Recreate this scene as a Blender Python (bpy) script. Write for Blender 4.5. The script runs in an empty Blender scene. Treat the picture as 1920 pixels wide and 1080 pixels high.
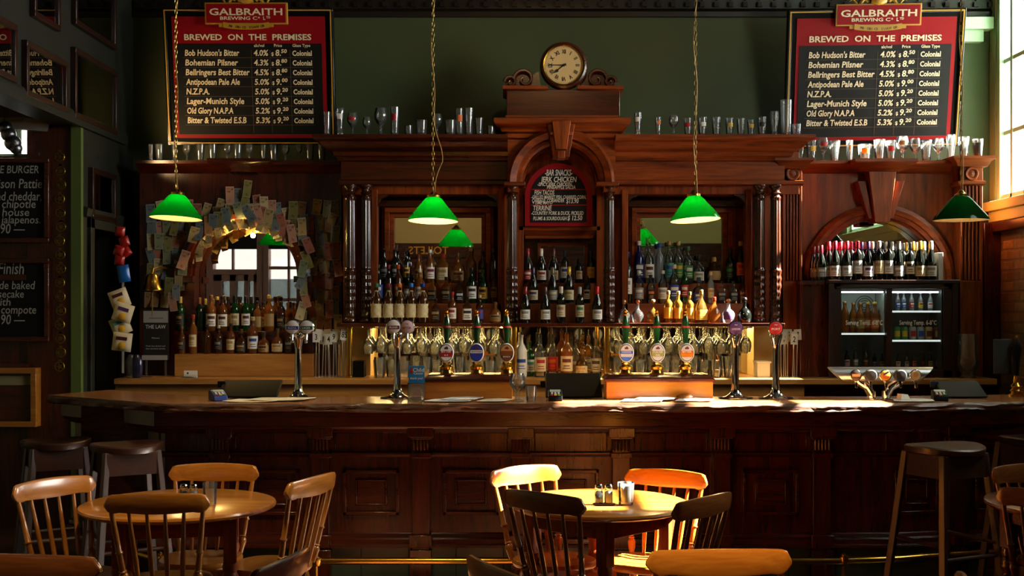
import bpy, math, random
from mathutils import Vector, Matrix, Euler
R = random.Random(7)
PI = math.pi
F0, V0, ZC = 2250.0, 578.0, 1.65          # focal length in pixels, horizon row, eye height
def X(u, D): return (u - 960.0) / F0 * D
def Z(v, D): return ZC - (v - V0) / F0 * D

# ------------------------------------------------------------------ camera
sc = bpy.context.scene
C = sc.collection
cam_d = bpy.data.cameras.new('camera'); cam = bpy.data.objects.new('camera', cam_d); C.objects.link(cam)
cam_d.sensor_width = 36; cam_d.lens = F0 / 1920 * 36; cam_d.shift_y = (V0 - 540) / 1920
cam_d.clip_start = 0.05
cam.location = (0, 0, ZC); cam.rotation_euler = (PI/2, 0, 0)
sc.camera = cam
# ------------------------------------------------------------------ sky, sun, daylight
w = bpy.data.worlds.new('sky'); sc.world = w; w.use_nodes = True
bg = w.node_tree.nodes['Background']; bg.inputs[0].default_value = (1.0, 0.97, 0.90, 1); bg.inputs[1].default_value = 32.0
sd = bpy.data.lights.new('sun', 'SUN'); sd.energy = 230; sd.angle = 0.012; sd.color = (1, 0.92, 0.78)
so = bpy.data.objects.new('sun', sd); C.objects.link(so); so.location = (8, 6, 8)
so.rotation_euler = (0, math.atan(1/0.818), 0)
# daylight portals in the window openings
WIN = [  # wall, a0, a1, z0, z1
    ('r', 9.05, 10.08, 2.53, 4.42), ('r', 5.36, 7.33, 2.53, 4.42),
    ('f', -5.7, -3.7, 1.2, 3.1)]
for i, (wl, a0, a1, z0, z1) in enumerate(WIN):
    pd = bpy.data.lights.new('daylight_portal', 'AREA'); pd.shape = 'RECTANGLE'; pd.cycles.is_portal = True
    po = bpy.data.objects.new('daylight_portal', pd); C.objects.link(po)
    if wl == 'r':
        pd.size = z1 - z0; pd.size_y = a1 - a0
        po.location = (4.28, (a0+a1)/2, (z0+z1)/2); po.rotation_euler = (0, PI/2, 0)
    else:
        pd.size = a1 - a0; pd.size_y = z1 - z0
        po.location = ((a0+a1)/2, -2.68, (z0+z1)/2); po.rotation_euler = (PI/2, 0, 0)
vs = sc.view_settings
vs.view_transform = 'Standard'; vs.look = 'None'; vs.gamma = 1; vs.exposure = 0.0; vs.use_curve_mapping = False
cy = sc.cycles
cy.use_denoising = True; cy.max_bounces = 10; cy.diffuse_bounces = 5; cy.glossy_bounces = 5
cy.transmission_bounces = 8; cy.transparent_max_bounces = 40; cy.caustics_reflective = False; cy.caustics_refractive = False
cy.sample_clamp_indirect = 6; cy.use_light_tree = True

# added fill spots without fittings, brightening tables, chairs, clock and rear wall
def spot(loc, tgt, watts, size, col=(1, .72, .38), blend=.6, r=.06):
    d = bpy.data.lights.new('fill_or_clip_spot', 'SPOT'); d.energy = watts; d.spot_size = math.radians(size); d.spot_blend = blend; d.color = col; d.shadow_soft_size = r
    o = bpy.data.objects.new('fill_or_clip_spot', d); C.objects.link(o); o.location = loc
    o.rotation_euler = (Vector(tgt)-Vector(loc)).to_track_quat('-Z', 'Y').to_euler(); return o
spot((.4, 6.2, 4.4), (.4, 9.5, 3.2), 30, 46, (1, .60, .25))
spot((-2.98, 9.2, 2.86), (-2.4, 9.9, 3.3), 24, 92, (1, .62, .26), .8)  # clip spotlight beside the left beer board
spot((-1.0, 4.5, 4.45), (-1.5, 5.65, .7), 430, 50, (1, .74, .38))
spot((.9, 1.9, 4.3), (.72, 3.9, .8), 800, 21, (1, .72, .42))
spot((.5, 5.3, 4.5), (.42, 5.55, .74), 170, 13, (1, .82, .6), .8)
spot((-1.2, 2.0, 4.2), (-1.5, 3.85, .85), 330, 22, (1, .7, .4))
spot((.5, 2.2, 4.4), (.45, -.6, 1.3), 70, 22, (1, .75, .5))
spot((-1.0, .4, 4.3), (-1.2, -2.6, 3.1), 140, 80, (1, .66, .28))
spot((2.9, .4, 4.3), (2.9, -2.6, 3.2), 80, 70, (.9, 1, .55))
# ------------------------------------------------------------------ materials
def srgb(h):
    h = h.lstrip('#'); c = [int(h[i:i+2], 16)/255 for i in (0, 2, 4)]
    return tuple((x/12.92 if x <= .04045 else ((x+.055)/1.055)**2.4) for x in c) + (1,)
MATS = {}
def newmat(name):
    m = bpy.data.materials.new(name); m.use_nodes = True; MATS[name] = m
    return m, m.node_tree.nodes, m.node_tree.links
def mat(name, col, rough=.5, metal=0, spec=.5, coat=0, emit=None, es=0, bump=0, bscale=60, var=0.0):
    if name in MATS: return MATS[name]
    m, n, l = newmat(name); b = n['Principled BSDF']
    col = srgb(col) if isinstance(col, str) else tuple(col) + (1,)
    b.inputs['Base Color'].default_value = col; b.inputs['Roughness'].default_value = rough
    b.inputs['Metallic'].default_value = metal; b.inputs['Specular IOR Level'].default_value = spec
    b.inputs['Coat Weight'].default_value = coat; b.inputs['Coat Roughness'].default_value = .12
    if emit: 
        b.inputs['Emission Color'].default_value = srgb(emit); b.inputs['Emission Strength'].default_value = es
    if bump or var:
        t = n.new('ShaderNodeTexCoord'); nz = n.new('ShaderNodeTexNoise'); nz.inputs['Scale'].default_value = bscale
        nz.inputs['Detail'].default_value = 4; l.new(t.outputs['Object'], nz.inputs['Vector'])
        if bump:
            bp = n.new('ShaderNodeBump'); bp.inputs['Strength'].default_value = bump; bp.inputs['Distance'].default_value = .01
            l.new(nz.outputs['Fac'], bp.inputs['Height']); l.new(bp.outputs['Normal'], b.inputs['Normal'])
        if var:
            mx = n.new('ShaderNodeMix'); mx.data_type = 'RGBA'; mx.inputs[6].default_value = tuple(c*(1-var) for c in col[:3])+(1,)
            mx.inputs[7].default_value = tuple(min(1, c*(1+var)) for c in col[:3])+(1,)
            l.new(nz.outputs['Fac'], mx.inputs[0]); l.new(mx.outputs[2], b.inputs['Base Color'])
    return m
def wood(name, c1, c2, rough=.35, axis='x', scale=7, coat=.3, bump=.12, wob=1.0, spec=.5):
    if name in MATS: return MATS[name]
    m, n, l = newmat(name); b = n['Principled BSDF']
    t = n.new('ShaderNodeTexCoord'); mp = n.new('ShaderNodeMapping')
    s = {'x': (.08, 1, 1), 'y': (1, .08, 1), 'z': (1, 1, .08)}[axis]
    mp.inputs['Scale'].default_value = tuple(k*scale for k in s)
    l.new(t.outputs['Object'], mp.inputs['Vector'])
    n1 = n.new('ShaderNodeTexNoise'); n1.inputs['Scale'].default_value = 3; n1.inputs['Detail'].default_value = 7
    n1.inputs['Roughness'].default_value = .65; n1.inputs['Distortion'].default_value = .6*wob
    l.new(mp.outputs[0], n1.inputs['Vector'])
    n2 = n.new('ShaderNodeTexNoise'); n2.inputs['Scale'].default_value = 16; n2.inputs['Detail'].default_value = 3
    l.new(mp.outputs[0], n2.inputs['Vector'])
    ad = n.new('ShaderNodeMath'); ad.operation = 'MULTIPLY_ADD'; ad.inputs[1].default_value = .35; l.new(n2.outputs['Fac'], ad.inputs[0]); l.new(n1.outputs['Fac'], ad.inputs[2])
    cr = n.new('ShaderNodeValToRGB'); cr.color_ramp.elements[0].position = .42; cr.color_ramp.elements[1].position = .88
    cr.color_ramp.elements[0].color = srgb(c1); cr.color_ramp.elements[1].color = srgb(c2)
    l.new(ad.outputs[0], cr.inputs[0]); l.new(cr.outputs[0], b.inputs['Base Color'])
    b.inputs['Roughness'].default_value = rough; b.inputs['Coat Weight'].default_value = coat; b.inputs['Coat Roughness'].default_value = .15; b.inputs['Specular IOR Level'].default_value = spec
    if bump:
        bp = n.new('ShaderNodeBump'); bp.inputs['Strength'].default_value = bump; bp.inputs['Distance'].default_value = .004
        l.new(ad.outputs[0], bp.inputs['Height']); l.new(bp.outputs['Normal'], b.inputs['Normal'])
    return m
def glass(name, col=(1, 1, 1), body=0.0, bcol=None, rough=.03, refl=1.0):
    """thin-walled glass: tinted see-through, fresnel mirror, and some scattering body, for filled bottles and for glow in empty glasses"""
    if name in MATS: return MATS[name]
    m, n, l = newmat(name); n.remove(n['Principled BSDF']); out = n['Material Output']
    tr = n.new('ShaderNodeBsdfTransparent'); tr.inputs[0].default_value = tuple(col)+(1,)
    gl = n.new('ShaderNodeBsdfGlossy'); gl.inputs['Roughness'].default_value = rough
    fr = n.new('ShaderNodeFresnel'); fr.inputs[0].default_value = 1.5
    mu = n.new('ShaderNodeMath'); mu.operation = 'MULTIPLY_ADD'; mu.inputs[1].default_value = refl; mu.inputs[2].default_value = .02
    mu.use_clamp = True
    l.new(fr.outputs[0], mu.inputs[0])
    base = tr
    if body:
        df = n.new('ShaderNodeBsdfDiffuse'); df.inputs[0].default_value = tuple(bcol or col)+(1,)
        tl = n.new('ShaderNodeBsdfTranslucent'); tl.inputs[0].default_value = tuple(bcol or col)+(1,)
        m1 = n.new('ShaderNodeMixShader'); m1.inputs[0].default_value = .6; l.new(df.outputs[0], m1.inputs[1]); l.new(tl.outputs[0], m1.inputs[2])
        m2 = n.new('ShaderNodeMixShader'); m2.inputs[0].default_value = body; l.new(tr.outputs[0], m2.inputs[1]); l.new(m1.outputs[0], m2.inputs[2])
        base = m2
    mx = n.new('ShaderNodeMixShader'); l.new(mu.outputs[0], mx.inputs[0]); l.new(base.outputs[0], mx.inputs[1]); l.new(gl.outputs[0], mx.inputs[2])
    l.new(mx.outputs[0], out.inputs[0])
    return m
def emis(name, col, s):
    if name in MATS: return MATS[name]
    m, n, l = newmat(name); n.remove(n['Principled BSDF']); e = n.new('ShaderNodeEmission')
    e.inputs[0].default_value = srgb(col); e.inputs[1].default_value = s; l.new(e.outputs[0], n['Material Output'].inputs[0])
    return m
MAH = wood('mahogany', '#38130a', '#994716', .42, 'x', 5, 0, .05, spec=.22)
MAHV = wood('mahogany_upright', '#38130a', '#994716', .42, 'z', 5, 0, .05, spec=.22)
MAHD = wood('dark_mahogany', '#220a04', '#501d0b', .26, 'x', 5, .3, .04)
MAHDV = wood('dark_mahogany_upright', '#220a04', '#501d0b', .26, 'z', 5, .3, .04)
EBON = wood('stained_turning', '#1e0b06', '#46200f', .24, 'z', 6, .5)
BARTOP = wood('bar_slab', '#64341a', '#b47844', .26, 'x', 4, .15, .05)
BARK = wood('rough_edge', '#231008', '#6a4024', .5, 'x', 9, .1, .8)
AMBER = wood('honey_panel', '#b0560e', '#de8a26', .35, 'x', 3, .3, .05)
STEPW = wood('step_wood', '#5a240a', '#96481a', .35, 'x', 3, .2, .05)
KAURI = wood('counter_pine', '#8d5a22', '#c08c48', .35, 'x', 4, .3, .05)
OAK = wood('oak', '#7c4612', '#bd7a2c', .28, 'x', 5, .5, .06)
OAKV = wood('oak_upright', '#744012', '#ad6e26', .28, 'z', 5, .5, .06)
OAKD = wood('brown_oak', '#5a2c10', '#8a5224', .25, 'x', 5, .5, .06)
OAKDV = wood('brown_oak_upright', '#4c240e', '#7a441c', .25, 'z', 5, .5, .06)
ORANGE_LIT = wood('orange_lit_oak', '#a8560f', '#e08f30', .22, 'x', 5, .5, .05)  # chair wood with the orange of the light put into its colour
ORANGE_LITV = wood('orange_lit_oak_upright', '#9c4e0d', '#d0802a', .22, 'z', 5, .5, .05)
BLACK = mat('black_plastic', (.0016, .0016, .0018), .6, spec=.12)
STOOLW = wood('stool_wood', '#1c0c06', '#3c1c0c', .4, 'x', 5, .1, .05)
STOOLV = wood('stool_wood_upright', '#1a0b06', '#361a0a', .4, 'z', 5, .1, .05)
BLACKM = mat('black_matt', '#0a0a0a', .7)
BOARD = mat('chalkboard', '#08090a', .6, spec=.25, var=.25, bscale=9)
CHALK = mat('chalk', '#e8e2d2', .9)
BRASS = mat('brass', '#c79a3e', .22, 1)
BRASSD = mat('old_brass', '#8f7434', .35, 1)
CHROME = mat('chrome', '#dcdee0', .08, 1)
BRUSH = mat('brushed_chrome', '#dcdee0', .32, 1)
STEEL = mat('steel', '#a8abae', .28, 1)
MIRROR = mat('mirror', '#e6e6e2', .005, 1)
GOLD = mat('gold_paint', '#d29a2a', .4)
CREAM = mat('cream_paint', '#efe4c6', .5)
WHITE = mat('white', '#f2f0ea', .5)
RED = mat('sign_red', '#8c0612', .55, spec=.2)
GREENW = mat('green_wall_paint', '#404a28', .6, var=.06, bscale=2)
CLEAR = glass('clear_glass', (.95, .97, .97), .11, (.9, .95, .95))  # whitish body stands in for light caught by the glass
STEM = glass('glowing_stemware_glass', (.96, .97, .93), .2, (1, .95, .78))  # warm milky body stands in for light glowing through the hanging glasses
PANE = glass('window_glass', (.98, .99, .99), refl=.6)

# ------------------------------------------------------------------ mesh builder
class MB:
    def __init__(s): s.v, s.f, s.m, s.k = [], [], [], 0
    def add(s, vs, fs, M=None):
        o = len(s.v)
        if M is not None: vs = [M @ Vector(p) for p in vs]
        s.v += [tuple(p) for p in vs]
        s.f += [tuple(i+o for i in f) for f in fs]; s.m += [s.k]*len(fs)
        return s
    def mi(s, k): s.k = k; return s
    def box(s, x0, x1, y0, y1, z0, z1, M=None):
        vs = [(x, y, z) for z in (z0, z1) for y in (y0, y1) for x in (x0, x1)]
        return s.add(vs, [(0, 2, 3, 1), (4, 5, 7, 6), (0, 1, 5, 4), (2, 6, 7, 3), (0, 4, 6, 2), (1, 3, 7, 5)], M)
    def prism(s, poly, ax, a, b, M=None):
        n = len(poly)
        put = {'y': lambda p, t: (p[0], t, p[1]), 'x': lambda p, t: (t, p[0], p[1]), 'z': lambda p, t: (p[0], p[1], t)}[ax]
        vs = [put(p, a) for p in poly] + [put(p, b) for p in poly]
        fs = [(i, (i+1) % n, n+(i+1) % n, n+i) for i in range(n)] + [tuple(range(n))[::-1], tuple(range(n, 2*n))]
        return s.add(vs, fs, M)
    def lathe(s, prof, n=16, c=(0, 0, 0), M=None, rf=None, p=0, a0=0, a1=2*PI, cap=True, sy=1):
        full = abs(a1-a0-2*PI) < 1e-6; nn = n if full else n+1
        vs, fs = [], []
        for r, z in prof:
            for i in range(nn):
                a = a0+(a1-a0)*i/n; q = r
                if p: q = r*(abs(math.cos(a))**p+abs(math.sin(a))**p)**(-1.0/p)
                if rf: q = rf(q, a, z)
                vs.append((c[0]+q*math.cos(a), c[1]+q*math.sin(a)*sy, c[2]+z))
        for j in range(len(prof)-1):
            for i in range(n):
                k = (i+1) % nn
                fs.append((j*nn+i, j*nn+k, (j+1)*nn+k, (j+1)*nn+i))
        if cap and full:
            fs.append(tuple(range(nn))[::-1]); fs.append(tuple(range((len(prof)-1)*nn, len(prof)*nn)))
        return s.add(vs, fs, M)
    def tube(s, pts, r=.01, n=6, closed=False, M=None):
        pts = [Vector(p) for p in pts]; m = len(pts); vs, fs = [], []; up = None
        rr = r if isinstance(r, (list, tuple)) else [r]*m
        for i in range(m):
            t = (pts[(i+1) % m]-pts[i-1]) if closed else (pts[min(i+1, m-1)]-pts[max(i-1, 0)])
            t.normalize()
            if up is None: up = Vector((0, 0, 1)) if abs(t.z) < .9 else Vector((0, 1, 0))
            a = t.cross(up); a.normalize(); b = a.cross(t); up = b
            for k in range(n):
                q = 2*PI*k/n; vs.append(pts[i]+a*(rr[i]*math.cos(q))+b*(rr[i]*math.sin(q)))
        for i in range(m if closed else m-1):
            j = (i+1) % m
            for k in range(n):
                q = (k+1) % n; fs.append((i*n+k, i*n+q, j*n+q, j*n+k))
        if not closed: fs += [tuple(range(n))[::-1], tuple(range((m-1)*n, m*n))]
        return s.add(vs, fs, M)
    def mould(s, path, prof, closed=False):
        """sweep a profile [(out, z)] along a ground-plan path; out is to the right of travel"""
        P = [Vector((p[0], p[1])) for p in path]; m = len(P); n = len(prof); vs, fs = [], []
        for i in range(m):
            def nrm(a, b): d = (b-a).normalized(); return Vector((d.y, -d.x))
            if closed or 0 < i < m-1:
                n1, n2 = nrm(P[i-1], P[i]), nrm(P[i], P[(i+1) % m]); q = (n1+n2)
                q = q/ (1+n1.dot(n2))
            else: q = nrm(P[0], P[1]) if i == 0 else nrm(P[-2], P[-1])
            for o, z in prof: vs.append((P[i].x+q.x*o, P[i].y+q.y*o, z))
        for i in range(m if closed else m-1):
            j = (i+1) % m
            for k in range(n): fs.append((i*n+k, i*n+(k+1) % n, j*n+(k+1) % n, j*n+k))
        if not closed: fs += [tuple(range(n)), tuple(range((m-1)*n, m*n))[::-1]]
        return s.add(vs, fs)
    def arch(s, cx, cz, prof, a0=0, a1=PI, n=24):
        """sweep a closed profile [(radius, y)] round an arch in the x-z plane"""
        k = len(prof); vs, fs = [], []
        for i in range(n+1):
            a = a0+(a1-a0)*i/n
            for r, y in prof: vs.append((cx+r*math.cos(a), y, cz+r*math.sin(a)))
        for i in range(n):
            for j in range(k): fs.append((i*k+j, i*k+(j+1) % k, (i+1)*k+(j+1) % k, (i+1)*k+j))
        fs += [tuple(range(k)), tuple(range(n*k, (n+1)*k))[::-1]]
        return s.add(vs, fs)
    def spandrel(s, x0, x1, z0, z1, cx, cz, r, y0, y1, n=24):
        """wall panel x0..x1, z0..z1 with an arched opening (springing at cz, open below)"""
        if cz > z0:
            s.box(x0, cx-r, y0, y1, z0, cz); s.box(cx+r, x1, y0, y1, z0, cz)
        pts = [(x0, cz, x0, z1)] + [(cx-r*math.cos(PI*i/n), cz+r*math.sin(PI*i/n)) + (cx-r*math.cos(PI*i/n), z1) for i in range(n+1)] + [(x1, cz, x1, z1)]
        for a, b in zip(pts[:-1], pts[1:]):
            if abs(a[0]-b[0]) < 1e-6: continue
            s.prism([(a[0], a[1]), (b[0], b[1]), (b[2], b[3]), (a[2], a[3])], 'y', y0, y1)
        return s
    def text(s, body, x, z, size, y=0, align='LEFT', shear=0, bold=0, sx=1, M=None, width=None):
        vs, fs = textgeo(body, shear, bold)
        if not vs: return s
        xs = [p[0] for p in vs]; k = sx*size
        if width: k = width/(max(xs)-min(xs)) ; 
        off = {'LEFT': -min(xs), 'CENTER': -(min(xs)+max(xs))/2, 'RIGHT': -max(xs)}[align]
        return s.add([(x+(p[0]+off)*k, y, z+p[1]*size) for p in vs], fs, M)
    def build(s, name, mats, parent=None, bev=0, smooth=True, ang=38):
        off = Vector((0, 0, 0)); loc = None
        if parent is not None:
            q = parent
            while q is not None: off += q.location; q = q.parent
        elif s.v:
            xs, ys, zs = zip(*s.v); loc = Vector(((min(xs)+max(xs))/2, (min(ys)+max(ys))/2, min(zs))); off = loc
        me = bpy.data.meshes.new(name)
        me.from_pydata([(a-off.x, b-off.y, c-off.z) for a, b, c in s.v], [], s.f)
        mats = mats if isinstance(mats, (list, tuple)) else [mats]
        for m in mats: me.materials.append(m)
        if len(mats) > 1: me.polygons.foreach_set('material_index', s.m)
        if smooth:
            me.polygons.foreach_set('use_smooth', [True]*len(me.polygons)); me.set_sharp_from_angle(angle=math.radians(ang))
        me.update()
        o = bpy.data.objects.new(name, me); C.objects.link(o)
        if parent is not None: o.parent = parent
        else: o.location = loc
        if bev:
            b = o.modifiers.new('edge', 'BEVEL'); b.width = bev; b.segments = 2; b.limit_method = 'ANGLE'; b.angle_limit = math.radians(40)
        return o
def bake(b, name, n=1, ang=38):
    """mesh data only, its vertices left where they were drawn"""
    o = b.build(name, [PH]*n, ang=ang); m = o.data; m.transform(Matrix.Translation(o.location)); bpy.data.objects.remove(o); return m
PH = mat('placeholder_clear', '#888888')
_T = {}
def textgeo(body, shear, bold):
    key = (body, shear, bold)
    if key in _T: return _T[key]
    cu = bpy.data.curves.new('t', 'FONT'); cu.body = body; cu.size = 1; cu.shear = shear; cu.offset = bold; cu.resolution_u = 2
    o = bpy.data.objects.new('t', cu); C.objects.link(o)
    dg = bpy.context.evaluated_depsgraph_get(); me = bpy.data.meshes.new_from_object(o.evaluated_get(dg))
    r = ([tuple(v.co) for v in me.vertices], [tuple(p.vertices) for p in me.polygons])
    bpy.data.objects.remove(o); bpy.data.curves.remove(cu); bpy.data.meshes.remove(me)
    _T[key] = r
    return r
def tag(o, label, cat, group=None):
    o['label'] = label; o['category'] = cat
    if group: o['group'] = group
    return o
def thing(name, label, cat, loc=(0, 0, 0), group=None):
    o = bpy.data.objects.new(name, None); C.objects.link(o); o.location = loc; o.empty_display_size = .05
    return tag(o, label, cat, group)
def struct(o): o['kind'] = 'structure'; return o
def sroot(name, loc=(0, 0, 0)):
    o = bpy.data.objects.new(name, None); C.objects.link(o); o.location = loc; o['kind'] = 'structure'; return o
def dup(root, loc, rot=None, label=None, group=None, scale=None):
    r = root.copy(); C.objects.link(r); r.location = loc
    if rot is not None: r.rotation_euler = rot if isinstance(rot, (tuple, list)) else (0, 0, rot)
    if scale is not None: r.scale = scale
    if label: r['label'] = label
    if group: r['group'] = group
    for ch in list(root.children):
        c = ch.copy(); C.objects.link(c); c.parent = r
        for g in list(ch.children):
            d = g.copy(); C.objects.link(d); d.parent = c
    return r
def setmat(o, m, slot=0):
    o.material_slots[slot].link = 'OBJECT'; o.material_slots[slot].material = m
def inst(name, me, parent, mats=()):
    o = bpy.data.objects.new(name, me); C.objects.link(o); o.parent = parent
    for i, m in enumerate(mats):
        if m is not None: setmat(o, m, i)
    return o
ORD = ['first', 'second', 'third', 'fourth', 'fifth', 'sixth', 'seventh', 'eighth', 'ninth', 'tenth', 'eleventh', 'twelfth', 'thirteenth', 'fourteenth', 'fifteenth', 'sixteenth', 'seventeenth', 'eighteenth', 'nineteenth', 'twentieth', 'twenty-first', 'twenty-second']
def nth(i, n):
    if n == 1: return 'only'
    return 'leftmost' if i == 0 else 'rightmost' if i == n-1 else ORD[i]
def nl(i, n): return nth(i, n)+(' from left' if 0 < i < n-1 else '')
# ================================================================== the room
FL = wood('floor_boards', '#1d0f07', '#4a2a14', .3, 'y', 3, .3)
b = MB(); b.box(-7, 4.5, -3, 10.6, -.1, 0); struct(b.build('floor', FL))
CEIL = mat('ceiling_paint', '#1c1a14', .7)
b = MB(); b.box(-7, 4.5, -3, 10.6, 4.62, 4.8); struct(b.build('ceiling', CEIL))
b = MB(); b.box(-3.6, 4.5, 10.2, 10.45, 0, 4.62); struct(b.build('wall_back', GREENW))
# dark ornamented frieze high on the back wall
b = MB(); b.mould([(-3.2, 10.2), (4.06, 10.2)], [(0, 4.12), (.04, 4.12), (.05, 4.16), (.03, 4.19), (.05, 4.36), (.12, 4.44), (.16, 4.6), (0, 4.6)])
for i in range(60):
    x = -3.15+i*.122
    b.lathe([(.0, .02), (.035, .0), (.0, -.03)], 6, (x, 10.158, 4.28), cap=False)
    b.box(x-.02, x+.02, 10.14, 10.17, 4.2, 4.24)
struct(b.build('trim_1', mat('dark_frieze', '#171009', .4)))
# right wall: painted above, brick below, two tall windows
def brick(name, c1, c2, mo):
    m, n, l = newmat(name); bs = n['Principled BSDF']; t = n.new('ShaderNodeTexCoord'); mp = n.new('ShaderNodeMapping')
    mp.inputs['Rotation'].default_value = (0, PI/2, PI/2) 
    cx = n.new('ShaderNodeSeparateXYZ'); cc = n.new('ShaderNodeCombineXYZ'); l.new(t.outputs['Object'], cx.inputs[0])
    l.new(cx.outputs['Y'], cc.inputs['X']); l.new(cx.outputs['Z'], cc.inputs['Y'])
    br = n.new('ShaderNodeTexBrick'); br.inputs['Scale'].default_value = 1; br.inputs['Brick Width'].default_value = .23; br.inputs['Row Height'].default_value = .085
    br.inputs['Mortar Size'].default_value = .012; br.inputs['Mortar Smooth'].default_value = .4
    br.inputs[1].default_value = srgb(c1); br.inputs[2].default_value = srgb(c2); br.inputs[3].default_value = srgb(mo)
    l.new(cc.outputs[0], br.inputs['Vector']); nz = n.new('ShaderNodeTexNoise'); nz.inputs['Scale'].default_value = 18; nz.inputs['Detail'].default_value = 5
    l.new(t.outputs['Object'], nz.inputs['Vector']); mx = n.new('ShaderNodeMix'); mx.data_type = 'RGBA'; mx.blend_type = 'MULTIPLY'; mx.inputs[0].default_value = .45
    l.new(br.outputs[0], mx.inputs[6]); l.new(nz.outputs['Fac'], mx.inputs[7]); l.new(mx.outputs[2], bs.inputs[0]); bs.inputs['Roughness'].default_value = .85
    bp = n.new('ShaderNodeBump'); bp.inputs['Strength'].default_value = .7; bp.inputs['Distance'].default_value = .015
    ma = n.new('ShaderNodeMath'); ma.operation = 'MULTIPLY_ADD'; ma.inputs[1].default_value = -1.5; l.new(br.outputs['Fac'], ma.inputs[0]); l.new(nz.outputs['Fac'], ma.inputs[2])
    l.new(ma.outputs[0], bp.inputs['Height']); l.new(bp.outputs[0], bs.inputs['Normal'])
    return m
BRICK = brick('old_brick', '#c4ab7c', '#8f7248', '#9a8a6a')
b = MB()
ys = [-3.0, WIN[1][1], WIN[1][2], WIN[0][1], WIN[0][2], 10.45]
for i, (ya, yb) in enumerate(zip(ys[:-1], ys[1:])):
    b.mi(0)
    if i % 2 == 0: b.box(4.06, 4.36, ya, yb, 2.38, 4.62)
    else: b.box(4.06, 4.36, ya, yb, 2.38, 2.53); b.box(4.06, 4.36, ya, yb, 4.42, 4.62)
b.mi(1); b.box(4.06, 4.36, -3, 10.45, 0, 2.38)
struct(b.build('wall_right', [mat('pale_green_paint', '#9db78c', .5, var=.12, bscale=3), BRICK]))
FRAMEG = mat('window_green', '#bcd8b8', .45)
for k, (wl, y0, y1, z0, z1) in enumerate(WIN[:2]):
    wr = sroot('window_%d' % (k+1), (4.2, (y0+y1)/2, z0))
    b = MB()
    b.box(4.1, 4.26, y0, y0+.06, z0, z1); b.box(4.07, 4.26, y1-.06, y1, z0, z1); b.box(4.1, 4.26, y0, y1, z0, z0+.07); b.box(4.1, 4.26, y0, y1, z1-.06, z1)
    for y in ((9.33, 9.6, 9.86) if k == 0 else (6.04, 6.72)): b.box(4.1, 4.2, y-.02, y+.02, z0, z1)
    for z in ((3.11, 3.71) if k == 0 else (3.16, 3.68)): b.box(4.11, 4.2, y0, y1, z-.018, z+.018)
    b.build('window_frame', FRAMEG, wr, bev=.004)
    b = MB(); b.box(4.165, 4.172, y0+.05, y1-.05, z0+.05, z1-.05); b.build('pane', PANE, wr)
    b = MB(); b.box(3.98, 4.3, y0-.1, min(y1+.08, 10.19), z0-.07, z0+.01); b.box(4.02, 4.07, y0-.06, min(y1+.05, 10.19), z0-.16, z0-.07); b.build('window_sill', FRAMEG, wr, bev=.006)
# dark beam and picture rail on the right wall
b = MB(); b.box(3.98, 4.06, 8.9, 10.2, 2.28, 2.36); b.box(3.92, 4.06, 9.96, 10.2, 1.0, 2.36); struct(b.build('trim_2', MAHDV, bev=.006))
b = MB(); b.box(3.7, 4.05, 10.08, 10.2, 4.0, 4.1); b.box(3.76, 3.98, 10.12, 10.2, 3.9, 4.0); struct(b.build('trim_3', FRAMEG, bev=.005))
# left wall with a dark doorway, bulkhead over the opening to the side room
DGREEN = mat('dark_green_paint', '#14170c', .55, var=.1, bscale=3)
b = MB()
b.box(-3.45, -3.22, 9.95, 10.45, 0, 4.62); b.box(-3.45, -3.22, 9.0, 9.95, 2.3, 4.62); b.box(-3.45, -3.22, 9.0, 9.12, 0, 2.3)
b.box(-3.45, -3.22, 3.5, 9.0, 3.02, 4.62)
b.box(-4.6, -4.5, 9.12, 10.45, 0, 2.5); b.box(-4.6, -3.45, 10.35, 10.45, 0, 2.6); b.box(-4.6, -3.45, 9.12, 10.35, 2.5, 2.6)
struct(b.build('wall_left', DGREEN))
b = MB(); b.mould([(-3.22, 3.5), (-3.22, 9.95)], [(0, 3.0), (.03, 3.0), (.04, 3.06), (.02, 3.1), (0, 3.1)])
b.mould([(-3.22, 9.0), (-3.22, 10.2)], [(0, 2.34), (.03, 2.34), (.04, 2.4), (0, 2.42)])
struct(b.build('trim_4', DGREEN))
d1 = sroot('door_1', (-3.4, 9.53, 0))
b = MB(); b.box(-4.3, -4.24, 9.2, 10.1, 0, 2.1); b.box(-4.26, -4.2, 9.3, 10.0, 1.2, 1.9); b.build('door_leaf', MAHDV, d1)
b = MB(); b.box(-3.24, -3.19, 9.1, 9.18, 0, 2.34); b.box(-3.24, -3.19, 9.89, 9.97, 0, 2.34); b.box(-3.24, -3.19, 9.1, 9.97, 2.26, 2.34); b.build('door_frame', DGREEN, d1, bev=.004)
# panelled screen facing the room, clerestory window at its top
b = MB(); b.box(-7, -3.62, 9.0, 9.12, 0, 2.79); b.box(-7, -3.45, 9.0, 9.12, 3.05, 4.62); b.box(-3.62, -3.45, 9.0, 9.12, 0, 4.62)
for x in (-3.48, -3.62):
    b.box(x-.012, x+.012, 8.985, 9.0, 0, 3.0)
b.box(-3.62, -3.27, 8.97, 9.0, 0, 3.0); b.box(-5, -3.62, 8.94, 9.0, 1.86, 1.9); b.box(-5, -3.6, 8.93, 9.0, 1.18, 1.24)
struct(b.build('wall_screen', MAHDV))
b = MB(); b.box(-3.29, -3.215, 8.95, 9.0, 0, 3.02); struct(b.build('trim_5', mat('green_post_paint', '#55662f', .5)))
w3 = sroot('window_3', (-4.5, 9.06, 2.79))
b = MB(); b.box(-6, -3.62, 9.02, 9.1, 2.79, 2.81); b.box(-6, -3.62, 9.02, 9.1, 3.03, 3.05)
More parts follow.
